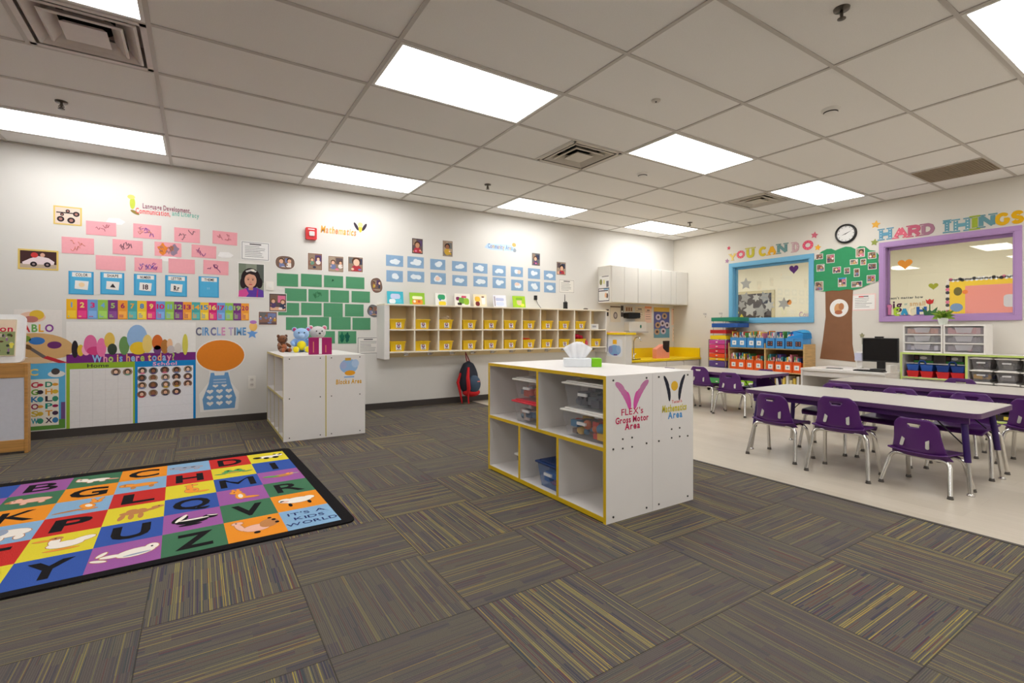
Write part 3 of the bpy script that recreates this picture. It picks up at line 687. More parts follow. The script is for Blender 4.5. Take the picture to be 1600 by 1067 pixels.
ANI = {(0, 0): [(RWH, E_(0, .02, .3, .13)), (RK, E_(-.28, .02, .12, .1)), (RK, E_(.2, -.1, .09, .1)), (RK, E_(-.05, -.1, .08, .1)), (RWH, E_(.3, .12, .13, .11)), (RK, E_(.22, .22, .045, .05)), (RK, E_(.38, .22, .045, .05)), (RK, E_(.33, .12, .04, .03))],
 (0, 2): [(RBR, E_(.05, 0, .26, .1, 10)), (RGR, E_(-.22, .02, .2, .06, -14)), (ROR, E_(.24, .08, .1, .08)), (RGY, E_(.34, .06, .12, .025, 0)), (RK, E_(.24, .1, .02, .02))],
 (0, 4): [(RWH, E_(0, .04, .3, .17)), (RWH, E_(-.25, .1, .14, .13)), (RK, E_(-.2, -.2, .04, .1)), (RK, E_(.2, -.18, .04, .1)), (RK, E_(-.32, .08, .05, .04)), (RPK, E_(-.26, .04, .08, .04)), (RWH, E_(.25, .1, .12, .1))],
 (1, 1): [(RGR, E_(0, -.02, .28, .11)), (RGR, E_(-.12, .1, .09, .09)), (RGR, E_(.12, .1, .09, .09)), (RK, E_(-.12, .12, .035, .035)), (RK, E_(.12, .12, .035, .035)), (RGR, E_(-.32, -.12, .13, .04, -15)), (RGR, E_(.32, -.12, .13, .04, 15)), (ROR, E_(0, -.06, .14, .03))],
 (1, 3): [(ROR, E_(-.05, -.05, .1, .22)), (ROR, E_(-.12, .22, .12, .1)), (ROR, E_(-.16, .36, .03, .09)), (ROR, E_(-.06, .36, .03, .09)), (ROR, E_(.1, -.2, .22, .06, -10)), (RWH, E_(-.05, -.06, .05, .14)), (RK, E_(-.15, .24, .02, .02))],
 (1, 5): [(RPK, E_(.02, -.04, .24, .16)), (RPK, E_(-.26, .12, .06, .2, 12)), (RPK, E_(-.28, .32, .1, .07)), (RBR, E_(.25, .08, .16, .2, -20)), (RK, E_(.36, .2, .04, .05)), (RK, E_(.4, .05, .04, .05)), (RK, E_(.3, .32, .04, .04)), (RK, E_(-.3, .34, .02, .02)), (RK, E_(0, -.26, .06, .05))],
 (2, 0): [(RGY, E_(0, 0, .32, .12)), (RGY, E_(-.3, .08, .13, .11)), (RK, E_(-.36, .1, .03, .03)), (RK, E_(.1, .02, .06, .03)), (RGY, E_(-.15, -.14, .05, .1)), (RGY, E_(.18, -.14, .05, .1)), (RK, E_(-.1, .04, .05, .025))],
 (2, 2): [(ROR, E_(.02, -.08, .14, .18)), (ROR, E_(-.02, .14, .06, .2)), (ROR, E_(.02, .32, .13, .08)), (RBR, E_(-.05, .02, .03, .04)), (RBR, E_(.08, -.08, .04, .05)), (RK, E_(.04, .34, .02, .02)), (ROR, E_(.22, -.24, .14, .05))],
 (2, 4): [(RK, E_(-.02, -.06, .28, .14)), (RK, E_(.3, .04, .14, .1, -20)), (RK, E_(-.22, .12, .12, .2, -25)), (RWH, E_(-.2, .16, .05, .2, -25)), (RWH, E_(.02, .02, .26, .04)), (RWH, E_(.34, .08, .1, .025, -20)), (RK, E_(-.05, -.24, .2, .05))],
 (3, 1): [(ROR, E_(.02, 0, .3, .13)), (ROR, E_(-.3, .06, .14, .11)), (RBR, E_(-.36, .16, .1, .025, 25)), (RBR, E_(-.26, .17, .1, .025, -25)), (RK, E_(-.34, .08, .025, .025)), (RBR, E_(-.16, -.18, .04, .1)), (RBR, E_(.2, -.18, .04, .1))],
 (3, 3): [(RBR, E_(-.02, .02, .24, .1)), (RBR, E_(-.06, .13, .09, .1)), (RBR, E_(.1, .11, .08, .09)), (RBR, E_(.28, .08, .14, .05, 25)), (RBR, E_(.38, .18, .1, .06)), (RBR, E_(-.22, -.18, .04, .16, -8)), (RBR, E_(-.06, -.2, .035, .15)), (RBR, E_(.1, -.2, .035, .15)), (RK, E_(.4, .2, .02, .02))],
 (3, 5): [(RWH, E_(.14, -.02, .28, .16, 12)), (RWH, E_(.36, .1, .1, .12)), (RWH, E_(-.2, -.02, .16, .06, -6)), (RWH, E_(-.34, .12, .12, .04, 60)), (RWH, E_(-.36, -.12, .13, .04, -30)), (RK, E_(.36, .1, .02, .03)), (RGY, E_(.16, -.1, .2, .03, 8))],
 (4, 0): [(RWH, E_(0, 0, .28, .11)), (RWH, E_(-.28, .1, .12, .12)), (RPK, E_(.34, -.08, .14, .03, -20)), (RK, E_(-.31, .12, .025, .03)), (RPK, E_(-.36, .2, .03, .06)), (RWH, E_(-.1, -.14, .06, .06)), (RWH, E_(.14, -.14, .06, .06))],
 (4, 2): [(ROR, E_(.1, -.02, .12, .18, 20)), (ROR, E_(.22, .2, .1, .09)), (ROR, E_(.16, .34, .03, .1, 15)), (ROR, E_(.3, .34, .03, .1, -15)), (RBR, E_(-.16, -.22, .28, .035, 12)), (RWH, E_(.12, -.02, .06, .1, 20)), (ROR, E_(.14, -.24, .15, .04)), (RK, E_(.24, .22, .02, .02))],
 (4, 4): [(RWH, E_(.06, -.04, .26, .15)), (RWH, E_(-.12, .16, .08, .16)), (RBR, E_(-.12, .3, .09, .07)), (ROR, E_(-.3, .27, .14, .035, -8)), (RWH, E_(.3, .08, .18, .1, 30)), (RK, E_(-.13, .31, .02, .02)), (ROR, E_(.04, -.26, .24, .03))],
 (5, 1): [(RPK, E_(.04, 0, .3, .15)), (RPK, E_(-.26, .04, .13, .12)), (RBR, E_(-.38, .02, .05, .06)), (RPK, E_(-.1, -.18, .05, .08)), (RPK, E_(.2, -.18, .05, .08)), (RPK, E_(-.24, .16, .05, .06)), (RK, E_(-.3, .08, .02, .02))],
 (5, 3): [(RWH, E_(.1, .02, .3, .2)), (RWH, E_(-.2, .1, .18, .16)), (RGY, E_(-.06, .1, .12, .16)), (RWH, E_(-.4, -.08, .05, .2, -15)), (RWH, E_(0, -.24, .07, .12)), (RWH, E_(.28, -.24, .07, .12)), (RK, E_(-.26, .14, .02, .025))]}
for c in range(11):
    for r in range(6):
        x1 = rl - bd - c * sw; x0 = max(.06, x1 - sw); y1 = rw - .095 - r * sq; y0 = y1 - sq
        if x1 - x0 < .03: continue
        rb.poly(fr, rect(x0, y0, x1, y1), .0094, RC[(r - c) % 7])
        cx, cy = x1 - sw / 2, (y0 + y1) / 2
        if (c, r) == (0, 5):
            for k, tx in enumerate(("IT'S A", 'KIDS', 'WORLD')): rb.text(fr, tx, cx, cy + .075 - .075 * k, .042, PILE(50, 60, 110), .0104, (.19, .15, .25)[k])
        elif LET.get((c, r)) == 'M':
            for q in (-1, 1):
                rb.poly(fr, rect(cx + q * .082 - .018, cy - .095, cx + q * .082 + .018, cy + .095), .0104, RK)
                rb.poly(fr, [(cx, cy - .05), (cx, cy + .0), (cx + q * .09, cy + .095), (cx + q * .066, cy + .095)][::q], .0105 + .00005 * q, RK)
        elif (c, r) in LET:
            wdt = {'I': .04, 'M': .2, 'Q': .18, 'G': .18, 'C': .17}.get(LET[(c, r)], .155)
            rb.text(fr, LET[(c, r)], cx, cy, .19, RK, .0104, wdt, .012 if LET[(c, r)] in 'MKBRX' else .03)
        elif (c, r) in ANI:
            for k, (mt, e) in enumerate(ANI[(c, r)]):
                ex_, ey_, ea, eb = e[1:5]; rot = R_(e[5]) if len(e) > 5 else 0
                if mt is not RK: rb.poly(fr, ell(cx + ex_ * sw, cy + ey_ * sq, ea * sw + .004, eb * sq + .004, 16, rot), .0100 + k * 2e-5, RBR)
                rb.poly(fr, ell(cx + ex_ * sw, cy + ey_ * sq, ea * sw, eb * sq, 16, rot), .0102 + k * 3e-5, mt)
rb.build('rug', label='colourful alphabet and animal squares rug with black border on carpet', cat='rug')
# ================================================================== PAPERS AND POSTERS ON THE LEFT WALL
SK = [(226, 178, 148), (196, 144, 112), (236, 196, 170), (150, 100, 74)]
HR = [(52, 36, 30), (84, 56, 40), (34, 28, 28), (120, 84, 54)]
CLO = [(220, 120, 150), (180, 60, 70), (120, 130, 170), (236, 226, 220), (90, 70, 110), (200, 160, 60), (110, 150, 130), (60, 66, 90)]
BGS = [(120, 96, 84), (150, 128, 110), (96, 82, 84), (170, 150, 130), (110, 110, 110), (140, 104, 90)]
def scene(b, f, w, h, n, seed, kids=2, bg=None, clip=None):
    """a printed snapshot: background, blocks of furniture, children as head, hair and clothes"""
    rr = random.Random(seed); e = .00006
    base = paper(*(bg or rr.choice(BGS)))
    b.poly(f, clip or rect(0, 0, w, h), n, base); k = 1
    mx, my = (.2, .18) if clip else (.04, .04)
    def add(pts, m):
        nonlocal k
        b.poly(f, [(min(max(x, mx * w), w - mx * w), min(max(y, my * h), h - my * h)) for x, y in pts], n + e * k, paper(*m)); k += 1
    add(rect(w * .05, h * .55, w * rr.uniform(.3, .6), h * .95), rr.choice(BGS)); add(rect(w * .5, h * .5, w * .95, h * .9), rr.choice(CLO + BGS))
    add(rect(w * .05, h * .05, w * .95, h * rr.uniform(.15, .3)), rr.choice(BGS + SK))
    for q in range(kids):
        cx = w * (q + .5 + rr.uniform(-.12, .12)) / kids; cy = h * rr.uniform(.52, .68); r = min(w / kids, h) * rr.uniform(.24, .3)
        add(ell(cx, cy - r * 1.9, r * 1.25, r * 1.25, 14), rr.choice(CLO))
        add(ell(cx, cy + r * .18, r * 1.05, r * 1.05, 14), rr.choice(HR)); add(ell(cx, cy - r * .1, r * .74, r * .84, 14), rr.choice(SK))
        add(ell(cx + r * rr.choice((-.9, .9)), cy - r * 1.7, r * .35, r * .3, 8), rr.choice(SK))
    add(ell(w * rr.uniform(.2, .8), h * .16, w * .12, h * .07, 10), rr.choice(CLO))
def lrect(u0, v0, u1, v1):
    x0, z1 = L(u0, v0); x1, z0 = L(u1, v1); return x0, z0, x1 - x0, z1 - z0
def c1(a, b_): return a * .2625, 280 + b_ * .2625       # crop to frame pixels
def c3(a, b_): return 360 + a * .2062, 320 + b_ * .2062
def c5(a, b_): return 580 + a * .24374, 340 + b_ * .24374
T_ = .0022
def sheet(rc_, mat, lab, cat, name, group=None, draw=None, th=T_, rot=0.0):
    x, z, w, h = rc_
    f = FL(x, z)
    if rot:
        c, s = math.cos(rot), math.sin(rot); cx, cz = x + w / 2, z + h / 2
        f = Fr((cx - (w / 2) * c + (h / 2) * s, YL, cz - (w / 2) * s - (h / 2) * c), (c, 0, s), (-s, 0, c), (0, -1, 0))
    b = B().prism(f, rect(0, 0, w, h), .0003, th, mat)
    if draw: draw(b, f, w, h, th + .0003)
    return b.build(name, label=lab, cat=cat, group=group)
# snapshots
yb = paper(226, 196, 110)
def framed(seed, kids, bg=None, m=.012):
    def d(b, f, w, h, n):
        scene(b, Fr(f.p(m, m, 0), f.U, f.V, f.N), w - 2 * m, h - 2 * m, n, seed, kids, bg)
    return d
def bikes(b, f, w, h, n):
    b.poly(f, rect(.012, .012, w - .012, h - .012), n, paper(226, 206, 190)); b.poly(f, rect(.02, h * .62, w - .02, h * .68), n + .0001, paper(60, 50, 50))
    for cx, cy, r in ((.25, .3, .13), (.62, .26, .14), (.8, .62, .12), (.5, .75, .08), (.3, .55, .07)):
        b.poly(f, ell(w * cx, h * cy, w * r, w * r, 14), n + .0002, paper(52, 40, 44)); b.poly(f, ell(w * cx, h * cy, w * r * .5, w * r * .5, 10), n + .0003, paper(170, 120, 110))
def racer(b, f, w, h, n):
    b.poly(f, rect(.014, .014, w - .014, h - .014), n, paper(70, 44, 44)); b.poly(f, rect(.014, .014, w - .014, h * .28), n + .0001, paper(190, 170, 150))
    b.poly(f, [(w * .1, h * .35), (w * .3, h * .55), (w * .5, h * .68), (w * .75, h * .6), (w * .9, h * .42), (w * .88, h * .28), (w * .12, h * .25)], n + .0002, paper(232, 214, 216))
    b.poly(f, ell(w * .4, h * .72, w * .09, h * .13), n + .0003, paper(200, 60, 60)); b.poly(f, ell(w * .6, h * .74, w * .06, h * .1), n + .0003, paper(220, 170, 150))
    for cx in (.38, .72): b.poly(f, ell(w * cx, h * .27, w * .085, w * .085), n + .0004, paper(40, 32, 36)); b.poly(f, ell(w * cx, h * .27, w * .035, w * .035), n + .0005, paper(150, 130, 130))
sheet(lrect(83.5, 320.5, 128, 353.5), yb, 'snapshot of tricycle wheels on yellow paper, high on poster wall at left', 'photo', 'snapshot', 'snapshots on the poster wall', bikes)
sheet(lrect(28, 388, 91.5, 423), yb, 'snapshot of a white toy car on yellow paper, far left', 'photo', 'snapshot', 'snapshots on the poster wall', racer)
# area headings
def heading(name, lab, draw):
    b = B(); draw(b); return b.build(name, label=lab, cat='wall lettering', group='area headings on the poster wall')
def hd(b):
    x0, z0 = L(223, 321); x1, z1 = L(298, 333); f = FL(x0, (z0 + z1) / 2)
    b.text(f, 'Language Development,', .0, .012, .052, paper(150, 84, 104), .0012, x1 - x0, .02, align='l')
    x0, z0 = L(212, 330); x1, z1 = L(266, 334); f = FL(x0, z1); b.text(f, 'Communication,', 0, .0, .055, paper(232, 96, 96), .0012, x1 - x0, .02, align='l')
    x0, z0 = L(269, 333); x1, z1 = L(311, 339); f = FL(x0, z1 + .012); b.text(f, 'and Literacy', 0, 0, .05, paper(120, 188, 170), .0012, x1 - x0, .02, align='l')
    x0, z0 = L(207, 333); f = FL(x0, z0)
    b.poly(f, ell(0, .1, .022, .06), .0008, paper(200, 210, 80)).poly(f, ell(-.01, .16, .03, .022), .001, paper(224, 214, 120)).poly(f, ell(.02, .01, .04, .015, 14, -.5), .001, paper(150, 130, 70))
heading('wall_heading', 'Language Development, Communication, and Literacy lettering above pink papers', hd)
def hd(b):
    x0, z0 = L(501, 356); x1, z1 = L(556, 360); f = FL(x0, z0 - .01)
    b.text(f, 'Mathematics', 0, 0, .085, paper(240, 176, 92), .0012, x1 - x0, .03, slant=.1, colors=[paper(240, 170, 70), paper(236, 150, 100), paper(240, 190, 110)], align='l')
    x0, z0 = L(563, 357); f = FL(x0, z0)
    b.poly(f, ell(0, 0, .022, .05), .001, paper(226, 196, 70)).poly(f, ell(0, .045, .03, .03), .0011, paper(224, 206, 150))
    for q in (-1, 1): b.poly(f, ell(q * .05, .02, .055, .018, 14, R_(90 - q * 30)), .0009, paper(62, 52, 66))
heading('wall_heading', 'orange Mathematics lettering with dark and yellow emblem beside fire alarm', hd)
def hd(b):
    x0, z0 = L(757, 383); x1, z1 = L(804, 389); f = FL(x0, z0)
    w = x1 - x0
    b.prism(f, [(0, -.03), (.05, .03), (w, .05), (w, -.05), (.1, -.055)], .0003, .001, paper(190, 214, 236))
    b.text(f, 'Community Area', w / 2 + .01, .002, .065, paper(110, 140, 176), .0013, w * .82, .03, colors=[paper(120, 150, 190), paper(150, 130, 170), paper(200, 170, 120)])
    b.poly(f, ell(w - .01, .05, .035, .03), .0014, paper(238, 180, 110)); b.poly(f, ell(w + .0, -.03, .03, .03), .0014, paper(150, 160, 170))
heading('wall_heading', 'pale blue lettering banner with orange spot above the cloud pictures', hd)
# twelve pink papers, three rows of four
PINK = paper(240, 168, 176)
PP = [[(512, 245, 692, 342), (793, 262, 960, 360), (1037, 285, 1190, 382), (1265, 305, 1412, 395)], [(367, 340, 560, 450), (670, 355, 850, 455), (920, 370, 1080, 465), (1140, 388, 1287, 473)], [(570, 450, 748, 546), (800, 465, 965, 556), (1003, 470, 1160, 565), (1210, 480, 1360, 572)]]
PD = [['faint pencil marks', 'purple and tan scribbles', 'thin grey scribbles', 'very faint marks'], ['a faint orange scribble', 'dark scribbles', 'orange and grey patches', 'tiny purple dots'], ['no drawing', 'a blue and purple drawing', 'a bare surface', 'purple letters']]
PC = {0: [(180, 110, 120)], 1: [(150, 90, 180), (214, 150, 130)], 2: [(110, 90, 100)], 3: [(220, 140, 150)], 4: [(230, 150, 130)], 5: [(80, 60, 80)], 6: [(236, 140, 60), (150, 130, 150)], 7: [(150, 80, 150)], 8: [], 9: [(90, 90, 190), (150, 70, 160)], 10: [], 11: [(110, 50, 120)]}
def scribble(seed, cols, blob=False):
    def d(b, f, w, h, n):
        rr = random.Random(seed)
        for q, c in enumerate(cols):
            if blob:
                cx = w * (.3 + .42 * q); pts = [(cx + w * .17 * (1 + .3 * math.sin(5 * a)) * math.cos(a), h * .5 + h * .38 * (1 + .2 * math.cos(4 * a + q)) * math.sin(a)) for a in [k * .35 for k in range(18)]]
                b.poly(f, pts, n + q * .0001, paper(*c))
            for k in range(5):
                x, y = rr.uniform(.15, .7) * w, rr.uniform(.25, .75) * h
                pts = [(x + j * w * .035, y + rr.uniform(-.16, .16) * h) for j in range(5)]
                pts = [(max(.01, min(w - .01, px)), max(.01, min(h - .01, py))) for px, py in pts]
                b.tube([f.p(px, py, n + .0004 + k * .0001) for px, py in pts], .0028, paper(*c), 4)
    return d
for r in range(3):
    for c in range(4):
        a = PP[r][c]; k = r * 4 + c
        sheet(lrect(*c1(a[0], a[1]), *c1(a[2], a[3])), PINK, 'pink paper with %s, %s from left in the %s pink row' % (PD[r][c], ORD[c], ('top', 'middle', 'bottom')[r]), 'paper', 'pink_paper', 'pink drawing papers', scribble(k, PC[k], k == 6), rot=R_((.6, -.8, .4, 0)[(k * 3) % 4]))
# loose white scraps between the pink papers
for u, v, lab in ((180, 345.5, 'white torn paper scrap right of the first top pink paper'), (263, 403, 'white torn paper scrap under the orange patched pink paper'), (352, 398, 'white paper scrap near the document right of pink papers'), (314, 310, 'small white scrap')):
    if lab == 'small white scrap': continue
    x, z = L(u, v); f = FL(x, z); b = B().prism(f, [(-.07, -.02), (-.03, -.035), (.05, -.03), (.08, .0), (.03, .03), (-.05, .025)], .0003, .0015, paper(240, 238, 236)); b.build('paper_scrap', label=lab, cat='paper', group='white paper scraps')
# five blue word cards
BC = [(408, 545, 558, 688), (597, 552, 740, 688), (797, 562, 930, 693), (983, 570, 1113, 700), (1182, 577, 1303, 705)]
BT = ['COLOR', 'SHAPE', 'NUMBER', 'LETTER', 'THEME']
for k, a in enumerate(BC):
    def d(b, f, w, h, n, k=k):
        b.poly(f, rect(.012, .008, w - .012, h - .006), n, paper(86, 178, 222))
        b.poly(f, rect(w * .14, h * .76, w * .9, h * .95), n + .0003, WP); b.text(f, BT[k], w * .52, h * .855, .028, INK, n + .0006, w * .48, .02)
        if k < 4:
            b.prism(f, [(w * .24, h * .24), (w * .76, h * .2), (w * .8, h * .58), (w * .26, h * .6)], n + .0003, n + .003, WP)
            if k == 0: b.poly(f, ell(w * .52, h * .42, w * .12, h * .1), n + .0034, paper(244, 216, 170))
            if k == 1: b.poly(f, [(w * .4, h * .33), (w * .64, h * .31), (w * .52, h * .5)], n + .0034, INK)
            if k == 2: b.text(f, '18', w * .52, h * .4, .05, paper(70, 40, 50), n + .0034, w * .24, .03)
            if k == 3: b.text(f, 'Rr', w * .52, h * .4, .05, INK, n + .0034, w * .26, .04)
        else:
            for q in (.42, .5): b.poly(f, rect(w * q, h * .38, w * q + .006, h * .48), n + .0003, paper(150, 200, 230))
    sheet(lrect(*c1(a[0], a[1]), *c1(a[2], a[3])), paper(70, 160, 210), 'blue card headed %s, %s of the row under the pink papers' % (BT[k], ('leftmost', 'second', 'middle', 'fourth', 'rightmost')[k]), 'card', 'word_card', 'blue heading cards', d)
# number line 1..20
NC = [(244, 186, 40), (214, 50, 120), (112, 160, 214), (150, 196, 84), (122, 60, 130), (240, 160, 60), (80, 170, 170), (244, 200, 60)]
NC2 = [(112, 160, 214), (240, 220, 120), (214, 40, 110), (120, 170, 220), (170, 200, 110), (170, 50, 100), (240, 170, 60), (60, 130, 200)]
x, z, w, h = lrect(*c1(395, 712), *c1(1482, 840)); f = FL(x, z); b = B().prism(f, rect(0, 0, w, h), .0003, T_, paper(240, 200, 120))
seq = [0, 1, 2, 3, 4, 5, 6, 7, 1, 2, 3, 4, 5, 6, 7, 1, 2, 3, 4, 5]
for k in range(20):
    a, e = w * k / 20, w * (k + 1) / 20; cc, c2 = NC[seq[k]], NC2[seq[k]]
    b.poly(f, rect(a, 0, e, h), T_ + .0003, paper(*cc)); b.poly(f, rect(a + .008, h * .06, e - .008, h * .42), T_ + .0005, paper(*[min(255, q + 24) for q in cc]))
    b.text(f, str(k + 1), (a + e) / 2, h * .72, h * .26, paper(*c2), T_ + .0008, None if k == 0 else min(.032, e - a - .014) if k < 9 else (e - a - .012) * (.6 if k == 10 else 1), .03)
    rr = random.Random(k)
    for q in range(min(10, k + 1)): b.poly(f, rect(a + .012 + (q % 3) * .011, h * (.1 + .08 * (q // 3)), a + .02 + (q % 3) * .011, h * (.15 + .08 * (q // 3))), T_ + .0008, paper(*c2))
b.build('number_line', label='long colourful strip numbered 1 to 20 above the attendance chart', cat='banner')
# portrait and documents
def portrait(b, f, w, h, n):
    P_ = lambda pts, m, k: b.poly(f, pts, n + .0001 * k, paper(*m))
    P_(rect(.008, .008, w - .008, h - .008), (140, 146, 130), 0); P_(rect(w * .7, h * .45, w - .008, h - .008), (92, 98, 92), 1); P_(rect(.008, h * .7, w * .3, h - .008), (120, 130, 112), 1)
    P_(ell(w * .48, h * .56, w * .36, h * .3), (40, 30, 32), 2); P_(ell(w * .2, h * .42, w * .12, h * .16), (46, 34, 36), 3); P_(ell(w * .8, h * .44, w * .12, h * .16), (38, 30, 32), 3)
    P_([(w * .02, .008), (w * .05, h * .18), (w * .3, h * .28), (w * .68, h * .3), (w * .95, h * .22), (w * .97, .008)], (96, 64, 160), 4)
    P_([(w * .02, .008), (w * .05, h * .2), (w * .3, h * .26), (w * .4, h * .12), (w * .3, .008)], (214, 80, 150), 5)
    P_(rect(w * .4, h * .22, w * .56, h * .36), (196, 136, 112), 6); P_(ell(w * .47, h * .5, w * .225, h * .205), (214, 160, 136), 7)
    P_([(w * .22, h * .6), (w * .3, h * .74), (w * .5, h * .78), (w * .68, h * .72), (w * .74, h * .58), (w * .6, h * .66), (w * .42, h * .69)], (46, 34, 36), 8)
    for q in (.385, .555): P_(ell(w * q, h * .52, w * .035, h * .014, 10), (50, 34, 34), 9); P_(rect(w * q - w * .045, h * .555, w * q + w * .045, h * .565), (60, 42, 40), 9)
    P_(ell(w * .47, h * .45, w * .025, h * .018, 10), (190, 132, 112), 9); P_(ell(w * .47, h * .385, w * .07, h * .016, 12), (190, 84, 90), 9)
    P_([(w * .28, h * .77), (w * .5, h * .83), (w * .7, h * .78), (w * .66, h * .74), (w * .48, h * .77), (w * .32, h * .73)], (206, 200, 196), 10)
    P_(ell(w * .55, h * .8, w * .07, h * .03, 10), (236, 226, 214), 11); P_([(w * .68, .008), (w * .72, h * .25), (w * .76, h * .25), (w * .74, .008)], (170, 50, 120), 6)
sheet(lrect(*c1(1415, 495), *c1(1575, 708)), WP, 'large portrait photo of a smiling dark haired girl in purple', 'photo', 'portrait_photo', None, portrait, .004)
def doc(seed, lines=7, border=None):
    def d(b, f, w, h, n):
        if border:
            for q in (rect(.01, .01, w - .01, .016), rect(.01, h - .016, w - .01, h - .01), rect(.01, .01, .016, h - .01), rect(w - .016, .01, w - .01, h - .01)): b.poly(f, q, n, border)
        rr = random.Random(seed); b.poly(f, rect(w * .3, h * .82, w * .7, h * .88), n, paper(90, 86, 90))
        for k in range(lines):
            y = h * (.72 - .62 * k / lines); b.poly(f, rect(w * .14, y, w * rr.uniform(.6, .88), y + h * .022), n, paper(*((110,) * 3 if k != lines // 2 else (50, 48, 52))))
    return d
sheet(lrect(*c3(78, 270), *c3(298, 430)), paper(236, 234, 232), 'white typed document with grey border above the portrait photo', 'document', 'document', 'typed documents', doc(1, 7, paper(150, 150, 150)))
sheet(lrect(*c3(958, 1000), 593, 553), paper(232, 228, 222), 'white typed document right of green papers, above the white shelf end', 'document', 'document', 'typed documents', doc(2, 7, paper(120, 120, 120)))
sheet(lrect(*c5(1202, 392), *c5(1303, 487)), paper(232, 228, 220), 'white typed document right of the cloud pictures', 'document', 'document', 'typed documents', doc(3, 6, paper(160, 158, 156)))
# fire alarm, switch, outlet
x, z, w, h = lrect(*c3(567, 172), *c3(650, 270)); f = FL(x, z); rt = thing('fire_alarm', 'red fire alarm box on poster wall beside Mathematics lettering', 'fire alarm', (x + w / 2, YL, z)); RED = plas(206, 36, 40)
B().prism(f, rrect(0, 0, w, h, .012), 0, .04, RED).build('housing', rt, world=True, bev=.004)
B().prism(f, rrect(w * .3, h * .3, w * .78, h * .68, .01), .0402, .052, M((220, 214, 210), .3)).build('strobe_lens', rt, world=True, bev=.003)
B().poly(f, rect(w * .2, h * .82, w * .8, h * .9), .0404, paper(240, 220, 220)).build('label_strip', rt, world=True)
def plate(u0, v0, u1, v1, name, lab, kind):
    x, z, w, h = lrect(u0, v0, u1, v1); f = FL(x, z); rt = thing(name, lab, kind, (x + w / 2, YL, z))
    B().prism(f, rrect(0, 0, w, h, .006), 0, .007, M((236, 232, 224), .4)).build('plate', rt, world=True, bev=.002)
    return f, w, h, rt
f, w, h, rt = plate(415.5, 439.5, 427.5, 453.5, 'light_switch', 'light switch plate between portrait photo and green papers', 'light switch')
B().prism(f, rect(w * .3, h * .25, w * .7, h * .75), .0072, .011, WHITE).build('rocker', rt, world=True, bev=.002)
f, w, h, rt = plate(387.5, 587.5, 399.5, 606.5, 'wall_outlet', 'white wall outlet low on wall beside the white shelf', 'outlet')
for q in (.3, .7): B().prism(f, ell(w * .5, h * q, w * .28, h * .16, 14), .0072, .0095, M((222, 216, 208), .4)).poly(f, rect(w * .4, h * q - .006, w * .44, h * q + .008), .0098, DARK).poly(f, rect(w * .56, h * q - .006, w * .6, h * q + .008), .0098, DARK).build('socket', rt, world=True)
# photos around the green papers
for k, (a, kids, lab) in enumerate([((583, 360, 698, 500), 2, 'snapshot of two children above green papers, left of three'), ((738, 382, 860, 515), 2, 'snapshot of children above green papers, middle of three'), ((888, 388, 1007, 515), 1, 'snapshot of a child above green papers, right of three'),
                                   ((290, 668, 426, 812), 2, 'dark snapshot overlapping the left edge of green papers'), ((210, 806, 356, 913), 4, 'wide snapshot of a group of children under the light switch')]):
    sheet(lrect(*c3(a[0], a[1]), *c3(a[2], a[3])), WP, lab, 'photo', 'snapshot', 'snapshots on the poster wall', framed(20 + k, kids, None, .006), th=.0035 if k == 3 else T_)
def cutout(u0, v0, u1, v1, seed, lab, rot=0.0):
    x, z, w, h = lrect(u0, v0, u1, v1); f = FL(x, z); o = [(w / 2 + w / 2 * (abs(math.cos(a)) ** .8 * math.copysign(1, math.cos(a))) , h / 2 + h / 2 * (abs(math.sin(a)) ** .8 * math.copysign(1, math.sin(a)))) for a in [k * math.pi / 14 + .01 for k in range(28)]]
    if rot: o = [(w / 2 + (p - w / 2) * math.cos(rot) - (q - h / 2) * math.sin(rot) * .9, h / 2 + (p - w / 2) * math.sin(rot) + (q - h / 2) * math.cos(rot)) for p, q in o]
    b = B().prism(f, o, .0003, T_, WP); scene(b, f, w, h, T_ + .0003, seed, 2, None, [(w / 2 + (p - w / 2) * .95, h / 2 + (q - h / 2) * .95) for p, q in o])
    b.build('snapshot', label=lab, cat='photo', group='snapshots on the poster wall')
cutout(*c3(338, 380), *c3(490, 496), 31, 'oval cut snapshot of two children left above the green papers')
cutout(*c3(1062, 548), *c3(1152, 672), 32, 'tilted oval cut snapshot right of the top green papers', R_(14))
cutout(*c3(1034, 754), *c3(1133, 853), 33, 'oval cut snapshot right of the third green row', R_(-25))
# green papers, five rows
GREEN = paper(86, 150, 110)
GP_ = [[(352, 517, 513, 621), (535, 521, 692, 624), (709, 533, 854, 630), (875, 543, 1015, 639)], [(413, 631, 578, 732), (591, 638, 744, 737), (756, 645, 899, 743), (918, 652, 1057, 742)], [(362, 740, 521, 838), (536, 741, 691, 837), (706, 743, 851, 850), (868, 751, 1009, 847)], [(421, 851, 582, 948), (599, 849, 747, 945), (763, 849, 911, 945), (925, 855, 1061, 947)], [(536, 957, 676, 1052), (692, 957, 792, 1050), (816, 957, 954, 1050)]]
for r, row in enumerate(GP_):
    for c, a in enumerate(row):
        k = r * 4 + c
        dr = {2: 'a small dark leaf mark', 5: 'faint pencil lettering', 18: 'dark green scribbles'}.get(k, 'plain surface')
        def d(b, f, w, h, n, k=k):
            if k == 2: b.poly(f, [(w * .4, h * .5), (w * .44, h * .72), (w * .52, h * .6)], n, paper(30, 74, 50))
            elif k == 5: scribble(5, [(50, 110, 74)])(b, f, w, h, n)
            elif k == 18: scribble(18, [(30, 110, 84), (26, 96, 80)], True)(b, f, w * .7, h, n)
        sheet(lrect(*c3(a[0], a[1]), *c3(a[2], a[3])), GREEN, 'green paper with %s, %s in %s green row' % (dr, ORD[c] + ' from left', ('top', 'second', 'third', 'fourth', 'bottom')[r]), 'paper', 'green_paper', 'green drawing papers', d)
